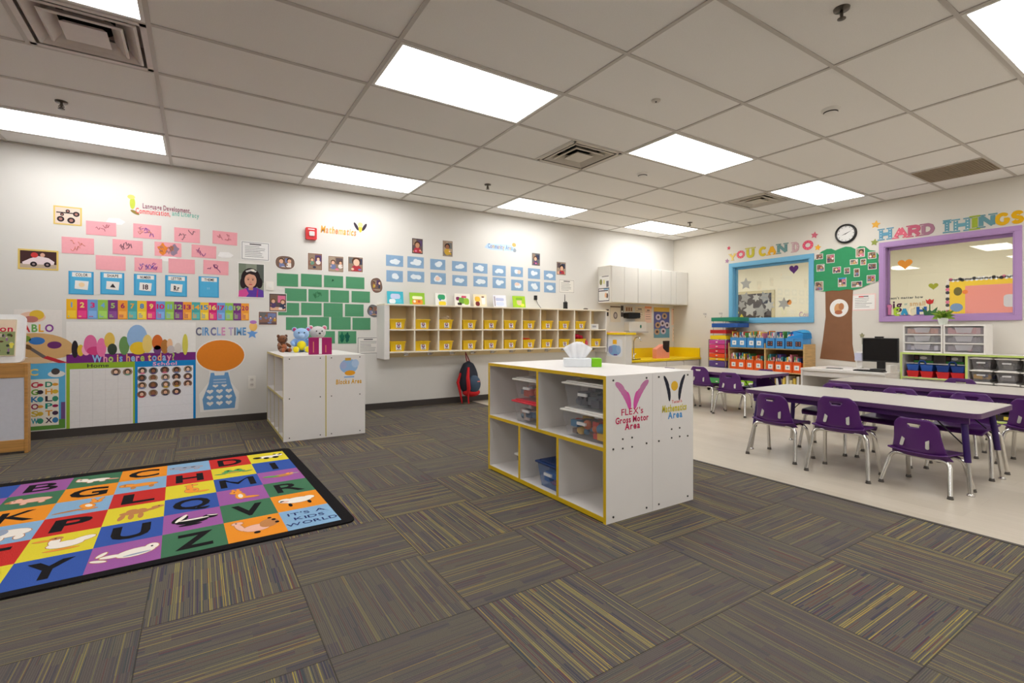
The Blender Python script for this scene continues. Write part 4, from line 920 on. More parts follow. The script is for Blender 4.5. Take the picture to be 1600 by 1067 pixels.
# cloud pictures, two rows of nine
CL_ = [[(95, 237, 205, 316), (232, 247, 337, 327), (378, 263, 475, 338), (518, 277, 613, 348), (653, 289, 745, 360), (777, 303, 862, 378), (895, 313, 972, 382), (1005, 323, 1082, 395), (1107, 338, 1182, 403)], [(97, 336, 203, 415), (232, 341, 340, 416), (380, 351, 478, 430), (520, 367, 615, 440), (655, 373, 745, 445), (778, 381, 862, 455), (897, 396, 974, 470), (1005, 406, 1082, 475), (1108, 414, 1182, 482)]]
CLB = M((138, 170, 202), .75, 0, .12, 18)
for r in range(2):
    for c in range(9):
        a = CL_[r][c]
        def d(b, f, w, h, n, k=r * 9 + c):
            rr = random.Random(90 + k)
            for q in range(5): b.poly(f, ell(w * rr.uniform(.32, .68), h * rr.uniform(.38, .62), w * rr.uniform(.12, .22), h * rr.uniform(.12, .24), 14), n + q * .0002, paper(226, 234, 240) if not (k in (11, 15, 6) and q == 4) else paper(236, 206, 190))
        sheet(lrect(*c5(a[0], a[1]), *c5(a[2], a[3])), CLB, 'blue cloud picture, %s from left in the %s cloud row' % (ORD[c], ('upper', 'lower')[r]), 'drawing', 'cloud_picture', 'cotton cloud pictures', d)
for k, (a, lab) in enumerate([((262, 131, 330, 234), 'snapshot high above the second cloud picture, left of the pair'), ((459, 146, 521, 251), 'snapshot high above the third cloud picture, right of the pair'), ((1031, 226, 1081, 309), 'snapshot above the eighth cloud picture'), ((1189, 283, 1246, 369), 'snapshot nearest the document right of cloud pictures')]):
    sheet(lrect(*c5(a[0], a[1]), *c5(a[2], a[3])), paper(90, 76, 76), lab, 'photo', 'snapshot', 'snapshots on the poster wall', framed(60 + k, 1, None, .004))
# ---------------------------------------------------------------- posters low on the wall
def c2(a, b_): return a * .2625, 440 + b_ * .2625
x, z1 = L(*c2(395, 238)); x1, z0 = L(*c2(1165, 833)); w, h = x1 - x, z1 - z0; f = FL(x, z0)
rt = thing('attendance_chart', 'attendance chart poster reading Who is here today? with round tokens', 'poster', (x + w / 2, YL, z0))
b = B().prism(f, rect(0, 0, w, h), .0003, .002, WP); n = .0024
def hz(a, e): return L(*c2(a, e))[1] - z0
zp1, zp0 = hz(400, 434), hz(400, 486)                # purple band
xs = L(*c2(803, 600))[0] - x; zg = hz(400, 522)
b.poly(f, rect(0, zp0, w, zp1), n, paper(120, 44, 124))
b.text(f, 'Who is here today?', w * .5, (zp0 + zp1) / 2, .075, WP, n + .0005, w * .64, .03, colors=[paper(150, 190, 236), paper(240, 160, 190), paper(180, 206, 110), paper(244, 206, 120), paper(130, 180, 230), paper(238, 170, 120)])
LG, BL = paper(150, 186, 50), paper(24, 134, 204)
b.poly(f, rect(0, 0, xs, zp0), n, LG).poly(f, rect(xs, 0, w, zp0), n, BL)
PQ = paper(232, 228, 226)
b.poly(f, rect(.025, .03, xs - .014, zg), n + .0003, PQ).poly(f, rect(xs + .022, .03, w - .022, zg), n + .0003, paper(238, 236, 240))
b.text(f, 'Home', xs * .45, (zg + zp0) / 2, .034, INK, n + .0005, .16, .01).text(f, 'School', xs + (w - xs) * .48, (zg + zp0) / 2, .036, paper(244, 170, 200), n + .0005, .2, .02)
for k in range(1, 6): b.poly(f, rect(xs * k / 5.4, .04, xs * k / 5.4 + .002, zg - .01), n + .0005, paper(206, 200, 200)); b.poly(f, rect(.03, zg * k / 6.2, xs - .02, zg * k / 6.2 + .0015), n + .0005, paper(214, 208, 208)); b.poly(f, rect(xs + .026, zg * k / 6.2, w - .026, zg * k / 6.2 + .0015), n + .0005, paper(216, 212, 216))
# plain coloured paper dots along the top strip
for cx, cy, rx, ry, m in ((.52, .5, .1, .14, (150, 184, 224)), (.42, .25, .05, .1, (110, 150, 90)), (.6, .3, .05, .1, (236, 206, 120)), (.25, .2, .045, .1, (236, 120, 170)), (.74, .2, .04, .08, (180, 120, 60)), (.85, .14, .04, .06, (220, 210, 200)), (.14, .14, .04, .06, (250, 170, 200)), (.53, .16, .085, .07, (236, 196, 50)), (.17, .3, .06, .1, (226, 110, 160)), (.2, .1, .07, .045, (214, 70, 130)), (.31, .42, .05, .085, (226, 190, 90)), (.33, .14, .045, .06, (60, 70, 60)), (.68, .34, .055, .085, (214, 110, 50)), (.68, .1, .04, .05, (120, 70, 130)), (.78, .28, .03, .06, (236, 190, 150)), (.79, .1, .04, .045, (200, 190, 190)), (.91, .26, .03, .12, (216, 206, 90)), (.06, .16, .03, .09, (50, 44, 50)), (.1, .12, .03, .06, (226, 190, 60))):
    b.poly(f, ell(cx * w, zp1 + (h - zp1) * cy, rx * w * .8, ry * w * .9 , 22), n + .0003 + .00003 * int(cx * 100), paper(*m))
b.build('chart', rt, world=True)
tok = [(690, 537), (760, 537)] + [(848, 530), (913, 530), (981, 525), (1051, 525), (1119, 520), (845, 573), (912, 572), (985, 568), (1050, 565), (1118, 563), (846, 618), (912, 615), (987, 611), (1052, 606), (1118, 605), (844, 670), (912, 662), (985, 657), (1051, 653)]
for k, t in enumerate(tok):
    px, pz = L(*c2(*t)); ft = FL(px, pz); rr = random.Random(k + 3); r = .038; tb = B().prism(ft, ell(0, 0, r, r * .92, 18), .003, .0048, paper(*rr.choice(BGS)))
    tb.poly(ft, ell(0, .003, r * .62, r * .66, 14), .0051, paper(*rr.choice(HR))).poly(ft, ell(0, -.001, r * .42, r * .48, 14), .0053, paper(*rr.choice(SK))).poly(ft, ell(0, -.026, r * .6, r * .22, 12), .0055, paper(*rr.choice(CLO)))
    tb.build('photo_token', rt, world=True)
# apron helper chart
x0, z0 = L(*c2(1205, 765)); x1, z1 = L(*c2(1405, 545)); fa = FL(x0, z0); w, h = x1 - x0, z1 - z0; b = B()
hx, hz_ = L(*c2(1315, 440)); fh = FL(hx, hz_)
b.prism(fh, ell(0, 0, .232, .178, 32), .0003, .002, WP).poly(fh, ell(0, 0, .222, .168, 32), .0024, paper(226, 132, 40))
b.prism(fa, [(-.02, -.02), (w + .02, -.02), (w + .03, h * .45), (w * .8, h * .8), (w * .8, h * 1.14), (w * .2, h * 1.14), (w * .2, h * .8), (-.03, h * .45)], .0003, .0018, WP)
b.poly(fa, [(w * .04, 0), (w * .96, 0), (w, h * .3), (w * .84, h * .72), (w * .76, h * 1.04), (w * .66, h * 1.04), (w * .64, h * .96), (w * .36, h * .96), (w * .34, h * 1.04), (w * .24, h * 1.04), (w * .18, h * .72), (0, h * .3)], .0026, paper(112, 160, 206))
for q in range(2): b.poly(fa, rect(w * .32, h * (.74 + q * .08), w * .7, h * (.775 + q * .08)), .003, paper(176, 196, 220))
for r in range(3):
    for c in range(3): b.poly(fa, heart(w * (.22 + .28 * c), h * (.16 + .17 * r), w * .2, h * .13), .003, WP)
for c in (0, 1): b.poly(fa, heart(w * (.38 + .26 * c), h * .655, w * .17, h * .09), .003, WP)
b.build('helper_chart', label='blue apron helper chart with white hearts under plain orange oval', cat='poster')
x0, z0 = L(*c2(1165, 292)); x1, z1 = L(*c2(1465, 298)); f = FL(x0, z0 - .005); b = B()
b.text(f, 'CIRCLE TIME', 0, .0, .085, INK, .0012, x1 - x0, .035, align='l', colors=[paper(110, 110, 130), paper(120, 170, 214), paper(100, 150, 200), paper(120, 120, 160), paper(150, 180, 220), paper(214, 150, 190), paper(190, 170, 206)])
b.poly(f, ell(x1 - x0 + .07, .05, .04, .05, 18), .0012, paper(236, 190, 110)).poly(f, ell(x1 - x0 + .07, .1, .035, .02, 14), .0013, paper(180, 120, 190)).poly(f, star(x1 - x0 + .06, -.03, .06, 5), .0011, paper(110, 160, 220))
b.build('wall_heading', label='CIRCLE TIME lettering in blue and pink above the orange oval', cat='wall lettering', group='area headings on the poster wall')
# art poster and letters poster behind the easel
x0, z1 = L(22, 483); x1, z0 = L(97, 567); f = FL(x0, z0); w, h = x1 - x0, z1 - z0
b = B().prism(f, rect(0, 0, w, h), .0003, .002, paper(232, 226, 220)); e = L(46, 545)[0] - x0; n = .0024
b.text(f, 'PABLO', e + .035, h * .66, .07, RED, n + .0003, .26, .03, colors=[paper(90, 120, 190), paper(206, 50, 60), paper(110, 170, 90), paper(240, 170, 50), paper(140, 70, 150)])
b.poly(f, ell(e + .02, h * .86, .09, .05), n, paper(236, 196, 170)).poly(f, ell(e + .05, h * .9, .05, .045), n + .0002, paper(226, 186, 60)).poly(f, ell(e + .01, h * .82, .05, .03), n + .0003, paper(190, 120, 110))
b.poly(f, ell(e + .08, h * .32, .23, .12, 24, R_(-8)), n, paper(214, 172, 116)).poly(f, ell(e + .05, h * .42, .055, .035), n + .0002, paper(60, 120, 190)).poly(f, ell(e + .17, h * .34, .05, .034), n + .0002, paper(110, 50, 110)).poly(f, ell(e - .03, h * .46, .04, .03), n + .0002, paper(120, 150, 60))
b.poly(f, [(e - .02, h * .3), (e + .0, h * .33), (e + .12, h * .12), (e + .09, h * .1)], n + .0004, paper(110, 100, 96)).poly(f, [(e + .09, h * .1), (e + .12, h * .14), (e + .27, -.0), (e + .2, .0)], n + .0005, paper(190, 50, 60)).poly(f, ell(e - .01, h * .31, .03, .02, 12, -.7), n + .0006, paper(110, 80, 50))
b.poly(f, ell(e + .05, h * .06, .12, .03), n + .0001, paper(222, 190, 150))
b.build('art_poster', label='poster with wooden paint palette and brush behind the easel', cat='poster')
x0, z1 = L(24, 568.5); x1, z0 = L(102, 668.5); f = FL(x0, z0); w, h = x1 - x0, z1 - z0; b = B().prism(f, rect(0, 0, w, h), .0003, .002, paper(96, 178, 220)); n = .0024
b.poly(f, rect(0, 0, w, h * .14), n, paper(90, 140, 60)).poly(f, rect(w - .03, h * .14, w, h * .4), n + .0001, paper(110, 80, 130))
e = L(46, 600)[0] - x0; b.poly(f, rect(e - .2, h * .06, w - .045, h * .76), n + .0003, paper(234, 226, 210))
b.text(f, 'ABC', e - .04, h * .87, .06, paper(240, 210, 120), n + .0005, .2, .03).poly(f, ell(w * .82, h * .83, .06, .03), n + .0005, paper(230, 226, 220)).poly(f, ell(w * .8, h * .87, .03, .03), n + .0006, paper(80, 70, 70))
ca, cb2, ia, ib = [L(q, 600)[0] - x0 for q in (54.5, 76.5, 63, 86.5)]; lets = ['CD', 'GH', 'KL', 'OP', 'ST', 'WX']; lc = [(200, 50, 70), (60, 140, 110), (110, 160, 60), (226, 160, 60), (60, 120, 170), (60, 50, 60), (150, 40, 80), (40, 140, 120), (214, 180, 60), (220, 150, 50), (60, 150, 160), (70, 50, 70)]
for r in range(6):
    for c in range(2):
        cx = (ca, cb2)[c]; ix = (ia, ib)[c]; cy = h * (.68 - .108 * r)
        b.text(f, lets[r][c], cx, cy, .05, paper(*lc[r * 2 + c]), n + .0006, .05, .03); b.poly(f, ell(ix, cy - .004, .022, .014 + .006 * (r % 3), 10), n + .0006, paper(*lc[(r * 5 + c * 3) % 12]))
b.build('letters_poster', label='sky blue poster of coloured alphabet letters beside the easel', cat='poster')
# ================================================================== WALL CUBBIES WITH YELLOW BINS
KX0, KX1 = 1.965, 5.55; KY = YL - .3; KZT, KZM, KZB = 1.309, 1.008, .722; NC_ = 11
kw = (KX1 - KX0) / NC_; CUB = M((236, 226, 206), .5, 0, .02, 8)
cu = thing('wall_cubby', 'long white wall cubby shelf with two rows of yellow bins', 'cubby shelf', (KX0, YL, KZB))
for nm, a in (('side_panel', (KX0 - .065, KY, KZB - .075, KX0 - .0, YL, KZT)), ('side_panel', (KX1, KY, KZB - .075, KX1 + .02, YL, KZT)), ('top_panel', (KX0 - .065, KY - .004, KZT + .0002, KX1 + .02, YL, KZT + .02)),
              ('shelf', (KX0, KY + .002, KZM - .009, KX1, YL - .01, KZM + .009)), ('shelf', (KX0, KY + .002, KZB - .0, KX1, YL - .01, KZB + .018)), ('back_panel', (KX0, YL - .01, KZB - .07, KX1, YL - .0005, KZT))):
    B().box(*a, {'side_panel': LAM, 'back_panel': M((236, 216, 170), .5, 0, .02, 8)}.get(nm, CUB)).build(nm, cu, world=True, bev=.002)  # back panel tinted warm: yellow bounce light from the bins put into its colour
for k in range(1, NC_):
    x = KX0 + kw * k
    for z0, z1 in ((KZM + .009, KZT), (KZB + .018, KZM - .009)): B().box(x - .009, KY + .003, z0, x + .009, YL - .01, z1, CUB).build('divider', cu, world=True)
for k in range(NC_):
    x = KX0 + kw * (k + .97)
    b = B()
    for q in (-1, 1): b.tube([(x + q * .02, YL - .02, KZB - .03), (x + q * .022, YL - .07, KZB - .035), (x + q * .024, YL - .085, KZB - .015)], .004, CHROME, 6)
    b.box(x - .03, YL - .022, KZB - .05, x + .03, YL - .0105, KZB - .015, CHROME).build('coat_hook', cu, world=True)
YB_ = plas(238, 196, 8); YB2 = plas(222, 180, 6)
def yellow_bin(loc, lab):
    root = thing('yellow_bin', lab, 'storage bin', loc, 0, 'yellow cubby bins'); w, d, h = .2, .25, .125; b = B(); t = .004
    tapered(b, -w / 2, 0, w / 2, d, 0, h, .016, YB_)
    b.add([(-w / 2 + .02, .02, .004), (w / 2 - .02, .02, .004), (w / 2 - .02, d - .02, .004), (-w / 2 + .02, d - .02, .004), (-w / 2 + t, t, h), (w / 2 - t, t, h), (w / 2 - t, d - t, h), (-w / 2 + t, d - t, h)], [(0, 1, 2, 3), (0, 4, 5, 1), (1, 5, 6, 2), (2, 6, 7, 3), (3, 7, 4, 0)], YB2)
    b.build('tub', root)
    r = B()
    for a in ((-w / 2 - .008, -.008, w / 2 + .008, t), (-w / 2 - .008, d - t, w / 2 + .008, d + .008), (-w / 2 - .008, t, -w / 2 + t, d - t), (w / 2 - t, t, w / 2 + .008, d - t)): r.box(a[0], a[1], h - .012, a[2], a[3], h, YB_)
    r.build('rim', root, bev=.002)
    f = Fr((.012, .0042, .062), (1, 0, 0), (0, .125, .992), (0, -.992, .125)); lb = B().prism(f, rect(-.034, -.045, .034, .04), .0, .0015, WP)
    lb.poly(f, ell(0, .0, .022, .026, 14), .0018, paper(120, 90, 130)).poly(f, ell(0, .006, .012, .014, 12), .0021, paper(226, 180, 160)).poly(f, rect(-.024, -.04, .024, -.032), .0018, INK)
    lb.build('name_card', root); return root
y0b = None
for r in range(2):
    for c in range(NC_):
        if r == 0 and c == 10: continue
        x = KX0 + kw * (c + (.34 if c < 3 else .42)); z = (KZM + .009) if r == 0 else (KZB + .018)
        lab = 'yellow bin in the %s cubby row, %s compartment from left' % (('upper', 'lower')[r], ORD[c])
        loc = (x, KY + .022, z)
        if y0b is None: y0b = yellow_bin(loc, lab)
        else: copy_tree(y0b, loc=loc, label=lab)
# odds and ends in the compartments
x = KX0 + kw * 2.36
b = B().ball((x, KY + .12, KZM + .145), (.07, .06, .03), fur(206, 180, 140)).ball((x + .05, KY + .1, KZM + .165), (.03, .03, .022), fur(220, 200, 170)); b.build('soft_toy', label='tan soft toy in third upper yellow bin', cat='plush toy')
x = KX0 + kw * 10.4; rt = thing('paper_box', 'white box in the rightmost upper cubby compartment', 'box', (x, KY + .05, KZM + .009)); B().box(-.08, 0, 0, .08, .15, .085, M((226, 226, 224), .5)).build('carton', rt, bev=.002); B().box(-.05, -.0012, .03, .03, -.0003, .06, paper(170, 170, 176)).build('label_card', rt)
x = KX0 + kw * 9.42; b = B()
for k in range(7): b.ball((x - .1 + .03 * k, KY + .12 + .02 * (k % 3), KZB + .165 + .02 * (k % 2)), (.04, .04, .035), M((206, 40, 70), .8, 0, .1, 40), 10, 8)
b.build('red_jacket', label='folded red jacket on yellow bin in tenth lower compartment', cat='clothing')
b = B().ball((KX0 + kw * 9.87, KY + .1, KZB + .075), (.034, .07, .055), M((224, 90, 110), .8, 0, .1, 40), 12, 8); b.build('pink_bag', label='small pink bag beside yellow bin in tenth lower compartment', cat='bag')
x = KX0 + kw * 6.4; b = B().ball((x - .03, KY + .12, KZB + .15), (.05, .05, .02), M((206, 60, 40), .8, 0, .1, 40), 10, 8).ball((x + .04, KY + .12, KZB + .15), (.04, .05, .018), M((214, 90, 50), .8, 0, .1, 40), 10, 8); b.build('red_cloth', label='red cloth on yellow bin in seventh lower compartment', cat='clothing')
# picture books standing on the cubby
BK = [((105, 469, 208), (70, 176, 196), [(.5, .62, .3, .2, (190, 200, 230)), (.3, .25, .2, .16, (230, 236, 240)), (.7, .3, .18, .14, (90, 190, 214))], 'teal picture book standing on left end of the cubby'),
      ((250, 478, 345), (150, 196, 60), [(.5, .6, .34, .12, (240, 240, 200)), (.5, .25, .36, .2, (226, 150, 60)), (.3, .3, .08, .1, (250, 240, 220)), (.6, .3, .09, .1, (200, 90, 60))], 'lime and orange picture book, second from left on the cubby'),
      ((415, 482, 484), (236, 236, 230), [(.55, .7, .34, .2, (60, 160, 110)), (.6, .2, .34, .16, (240, 214, 60)), (.4, .5, .1, .08, (90, 120, 170))], 'white picture book with green picture, third on the cubby'),
      ((538, 484, 636), (240, 236, 226), [(.2, .6, .12, .14, (130, 50, 90)), (.45, .45, .2, .24, (120, 170, 70)), (.75, .4, .18, .26, (150, 190, 60)), (.3, .2, .14, .1, (60, 50, 50)), (.6, .75, .16, .08, (214, 80, 110))], 'picture book with scattered green and pink art, middle of the cubby'),
      ((658, 489, 742), (240, 228, 196), [(.3, .62, .2, .2, (236, 190, 70)), (.3, .25, .16, .18, (120, 50, 50)), (.75, .5, .14, .3, (244, 244, 240)), (.72, .8, .1, .06, (150, 110, 90))], 'cream picture book with yellow figure on the cubby'),
      ((786, 494, 868), (232, 232, 240), [(.5, .65, .32, .12, (190, 196, 226)), (.5, .3, .3, .16, (206, 214, 236)), (.1, .5, .04, .4, (150, 140, 150))], 'pale lavender picture book on the cubby'),
      ((912, 500, 990), (166, 206, 50), [(.5, .5, .2, .26, (220, 200, 160)), (.5, .75, .26, .1, (130, 180, 50)), (.75, .25, .14, .12, (230, 230, 90))], 'lime green picture book, rightmost of the books on the cubby')]
for (a, col, art, lab) in BK:
    xa, zt = L(*c5(a[0], a[1]), .1); xb_, _ = L(*c5(a[2], a[1] + 6), .1); w = xb_ - xa; h = min(.34, zt - KZT - .02)
    f = Fr((xa, YL - .105, KZT + .021), (1, 0, 0), (0, .16, .987), (0, -.987, .16)); b = B().prism(f, rect(0, 0, w, h), -.012, 0, paper(*col))
    for k, (cx, cy, rx, ry, m) in enumerate(art): b.poly(f, rrect(w * (cx - rx), h * (cy - ry), w * (cx + rx), h * (cy + ry), min(w * rx, h * ry) * .8), .0004 + k * .0001, paper(*m))
    b.build('picture_book', label=lab, cat='book', group='picture books standing on the cubby')
x, z = L(*c5(1245, 585), .12); rt = thing('walkie_talkie', 'black walkie talkie with antenna standing on the cubby', 'radio', (x, YL - .12, KZT + .0205)); B().box(-.03, -.02, 0, .03, .02, .115, BLACK).build('body', rt, bev=.004)
B().cyl((-.012, 0, .1152), (-.012, 0, .235), .006, BLACK, 8, .004).build('antenna', rt); B().cyl((.014, 0, .1152), (.014, 0, .13), .008, DARK, 10).build('knob', rt)
x, z = L(*c5(1050, 514)); f = FL(x, z); b = B().prism(f, rrect(-.022, -.035, .022, .035, .006), .0003, .03, BLACK)
b.tube([(x, YL - .028, z - .03), (x + .03, YL - .03, z - .09), (x + .1, YL - .035, z - .17), (x + .2, YL - .08, KZT + .024), (x + .34, YL - .1, KZT + .024)], .004, BLACK, 8)
b.build('charger_cord', label='black plug with cord trailing onto the cubby', cat='cord')
x, z = L(*c5(1375, 588), .15); B().ball((x, YL - .15, KZT + .034), (.045, .03, .014), M((80, 66, 54), .6), 12, 8).build('toy_animal', label='small brown toy on right end of the cubby', cat='toy')

# ---------------------------------------------------------------- backpack hanging from a hook
bx, by = 3.12, YL - .16
rt = thing('backpack', 'dark blue and red child backpack hanging under the cubby', 'backpack', (bx, by, .1)); nv = M((46, 50, 62), .8, 0, .12, 60); rd = M((196, 30, 34), .8, 0, .12, 60)
def shell(sx, sy, x0, x1, z0, z1, n=24, m=14):
    vs = []; fs = []
    for i in range(m + 1):
        t = i / m; z = z0 + (z1 - z0) * t; wd = (math.sin(math.pi * min(1, .12 + .88 * (1 - t) ** .8)) ** .55) * (1 - .55 * t ** 2) if 0 < t < 1 else .05
        if t < .1: wd *= (.55 + 4.5 * t)
        for k in range(n):
            a = 2 * math.pi * k / n
            ca, sa = math.cos(a), math.sin(a)
            vs.append((bx + sx * wd * math.copysign(abs(ca) ** .75, ca), by + sy * wd * math.copysign(abs(sa) ** .75, sa), z))
    for i in range(m):
        for k in range(n): fs.append((i * n + k, i * n + (k + 1) % n, (i + 1) * n + (k + 1) % n, (i + 1) * n + k))
    fs += [tuple(range(n))[::-1], tuple(m * n + k for k in range(n))]
    return vs, fs
vs, fs = shell(.165, .12, 0, 0, .1, .58)
B().add(vs, fs, nv, True).build('body', rt, world=True)
B().ball((bx + .035, by - .1, .27), (.1, .055, .12), M((58, 76, 96), .8, 0, .15, 50)).build('front_pocket', rt, world=True)
B().ball((bx + .03, by - .03, .15), (.125, .105, .06), rd).build('base', rt, world=True)
B().tube([(bx - .05, by - .1, .5), (bx - .075, by - .13, .36), (bx - .065, by - .14, .22), (bx - .06, by - .1, .13)], [.016, .024, .026, .016], rd, 10).build('strap', rt, world=True)
B().tube([(bx - .13, by - .02, .42), (bx - .18, by - .04, .3), (bx - .15, by - .05, .17), (bx - .12, by - .05, .015)], [.014, .02, .016, .008], rd, 10).build('strap', rt, world=True)
B().tube([(bx - .055, by - .1, .13), (bx - .05, by - .1, .06), (bx - .045, by - .1, .012)], [.014, .011, .01], rd, 8).build('strap', rt, world=True)
B().tube([(bx - .02, by, .57), (bx - .012, by + .05, .64), (bx, by + .09, .7), (bx + .012, by + .05, .64), (bx + .02, by, .57)], .008, M((150, 50, 60), .8), 8).build('hang_loop', rt, world=True)
B().box(bx + .06, by - .152, .3, bx + .1, by - .142, .315, M((220, 120, 110), .6)).build('badge', rt, world=True)

# ================================================================== SINK CORNER
CBW = M((226, 222, 214), .4, 0, .02, 6)
cx0, cx1, cyf = 5.655, XR - .004, 5.83
uc = thing('wall_cabinet', 'row of white wall cabinets in far corner above yellow counter', 'cabinet', (cx0, YL, 1.455))
B().box(cx0, cyf, 1.455, cx1, YL, 2.062, CBW).build('body', uc, world=True, bev=.003)
ds = [cx0 + .004, 5.945, 6.265, 6.585, 6.845, 7.105, 7.24, cx1 - .003]
for a, e in zip(ds[:-1], ds[1:]): B().box(a + .003, cyf - .02, 1.462, e - .003, cyf - .0005, 2.056, CBW).build('door' if e - a > .2 else 'filler_panel', uc, world=True, bev=.003)
def FX(x, y, z): return Fr((x, y, z), (0, -1, 0), (0, 0, 1), (-1, 0, 0))
def side_sheet(u0, v0, u1, v1, px, lab, draw, name='notice'):
    d0 = ray(u0, v0); t = px / d0[0]; ya, za = d0[1] * t, H + d0[2] * t; d1 = ray(u1, v1); t = px / d1[0]; yb_, zb = d1[1] * t, H + d1[2] * t
    w, h = ya - yb_, za - zb; f = FX(px, ya, zb); b = B().prism(f, rect(0, 0, w, h), .0003, .002, WP); draw(b, f, w, h, .0024); return b.build(name, label=lab, cat='notice', group='notices on the cabinet side')
def d1(b, f, w, h, n): b.poly(f, ell(w * .2, h * .5, w * .13, h * .25, 14), n, paper(140, 140, 90)); b.poly(f, ell(w * .5, h * .5, w * .06, h * .2, 10), n, paper(226, 220, 120)); b.poly(f, rect(w * .72, h * .05, w * .95, h * .55), n, paper(120, 120, 130)); b.poly(f, rect(w * .3, h * .92, w * .95, h * .97), n, INK)
def d2(b, f, w, h, n):
    for q in (rect(0, 0, w, .012), rect(0, h - .012, w, h), rect(0, 0, .01, h), rect(w - .01, 0, w, h), rect(.01, h * .76, w * .9, h * .83)): b.poly(f, q, n, paper(60, 54, 70))
    b.poly(f, rect(w * .5, h * .86, w * .95, h * .94), n + .0002, paper(130, 180, 210)); b.poly(f, ell(w * .68, h * .45, w * .1, h * .2, 12), n + .0002, paper(240, 190, 150)); b.poly(f, ell(w * .82, h * .4, w * .08, h * .2, 12), n + .0002, paper(100, 80, 70))
side_sheet(936, 432, 952, 449, cx0, 'upper notice with green pear on the white cabinet side', d1)
side_sheet(935.3, 451, 952, 470, cx0, 'lower black bordered notice on the white cabinet side', d2)
YC = plas(240, 206, 10)
kc = thing('counter', 'yellow counter with backsplash over white drawers in far corner', 'counter', (5.75, YL, 0))
B().box(5.75, 5.53, .482, XR - .006, YL - .006, .516, YC).build('worktop', kc, world=True, bev=.004)
B().box(5.75, YL - .024, .5162, XR - .006, YL - .006, .682, YC).box(XR - .024, 5.55, .5162, XR - .006, YL - .024, .682, YC).build('backsplash', kc, world=True, bev=.002)
B().box(5.76, 5.57, .08, XR - .01, YL - .012, .4815, CBW).box(5.76, 5.62, 0, XR - .01, YL - .01, .08, DARK).build('base_cabinet', kc, world=True)
xs_ = [5.77, 6.22, 6.67, 7.12, 7.55]
for a, e in zip(xs_[:-1], xs_[1:]): B().box(a + .004, 5.552, .34, e - .004, 5.5695, .474, CBW).build('drawer', kc, world=True, bev=.003); B().box(a + .004, 5.552, .09, e - .004, 5.5695, .332, CBW).build('door', kc, world=True, bev=.003)
pw_ = thing('pony_wall', 'low white partition with yellow cap between cubbies and sink', 'partition', (5.66, YL, 0))
B().box(5.60, 5.45, 0, 5.735, YL, .93, WALL).build('body', pw_, world=True); B().box(5.575, 5.42, .9302, 5.80, YL, .962, YC).build('cap', pw_, world=True, bev=.004)
f = FX(5.60, 0, 0); ya = yat(948, 5.6); yb_ = yat(973, 5.6); cy_ = -(ya + yb_) / 2; b = B()
b.prism(f, rrect(cy_ - .17, .58, cy_ + .17, .86, .04), .0003, .0014, M((226, 228, 232), .6)); b.poly(f, ell(cy_, .68, .14, .085, 22), .0018, paper(130, 170, 214)).poly(f, rrect(cy_ - .04, .78, cy_ + .05, .85, .01), .0019, paper(236, 180, 40)).poly(f, ell(cy_ + .09, .7, .05, .06, 16), .002, paper(150, 180, 220)).poly(f, ell(cy_ - .09, .69, .05, .06, 16), .0021, paper(140, 150, 200)).poly(f, rect(cy_ - .02, .6, cy_ + .06, .62), .0021, paper(110, 80, 150))
b.build('wall_decal', label='pale blue decal with orange patch on the low partition', cat='decal')
b = B().box(5.615, 5.8, .9622, 5.79, 6.02, .978, paper(244, 186, 190)).box(5.62, 5.6, .9622, 5.76, 5.79, .972, paper(236, 196, 190)); b.build('paper_stack', label='stack of pink papers on yellow partition cap', cat='paper')
# papers and fixtures above the sink
def wl(u0, v0, u1, v1, col, lab, draw=None, name='notice', cat='notice', group='notices above the sink'):
    return sheet(lrect(u0, v0, u1, v1), col, lab, cat, name, group, draw)
wl(953.4, 478, 969.4, 503.4, paper(224, 214, 196), 'grey notice with round emblem above the sink, left of dispenser', lambda b, f, w, h, n: (b.poly(f, ell(w * .5, h * .42, w * .2, h * .22, 18), n, paper(120, 112, 112)), b.poly(f, ell(w * .5, h * .42, w * .12, h * .14, 14), n + .0002, paper(190, 180, 176)), b.poly(f, rect(0, h * .92, w, h), n, paper(120, 100, 84))))
wl(945.8, 482, 951.6, 494.5, paper(226, 216, 200), 'narrow notice with dark pictures right of the cubby end', lambda b, f, w, h, n: (b.poly(f, rect(w * .35, h * .05, w * .85, h * .55), n, INK), b.poly(f, rect(w * .1, h * .75, w * .9, h * .9), n, INK)))
wl(969.9, 477.5, 974, 495, paper(90, 80, 76), 'narrow dark strip notice beside black dispenser', lambda b, f, w, h, n: b.poly(f, rect(w * .2, h * .4, w * .8, h * .55), n, WP))
wl(976.5, 478.5, 989, 487.4, paper(226, 208, 180), 'small notice with three brown bars above black dispenser', lambda b, f, w, h, n: [b.poly(f, rect(w * (.15 + .28 * q), h * .15, w * (.3 + .28 * q), h * .8), n, paper(150, 90, 50)) for q in range(3)])
wl(992, 479, 1007, 503.4, paper(230, 212, 186), 'beige typed notice right of black dispenser', doc(12, 5))
wl(1007.4, 478.5, 1018, 504.4, paper(240, 206, 186), 'pinkish notice with orange top left of the blue poster', lambda b, f, w, h, n: (b.poly(f, rect(0, h * .88, w, h), n, paper(236, 160, 120)), doc(13, 4)(b, f, w, h * .9, n + .0002)))
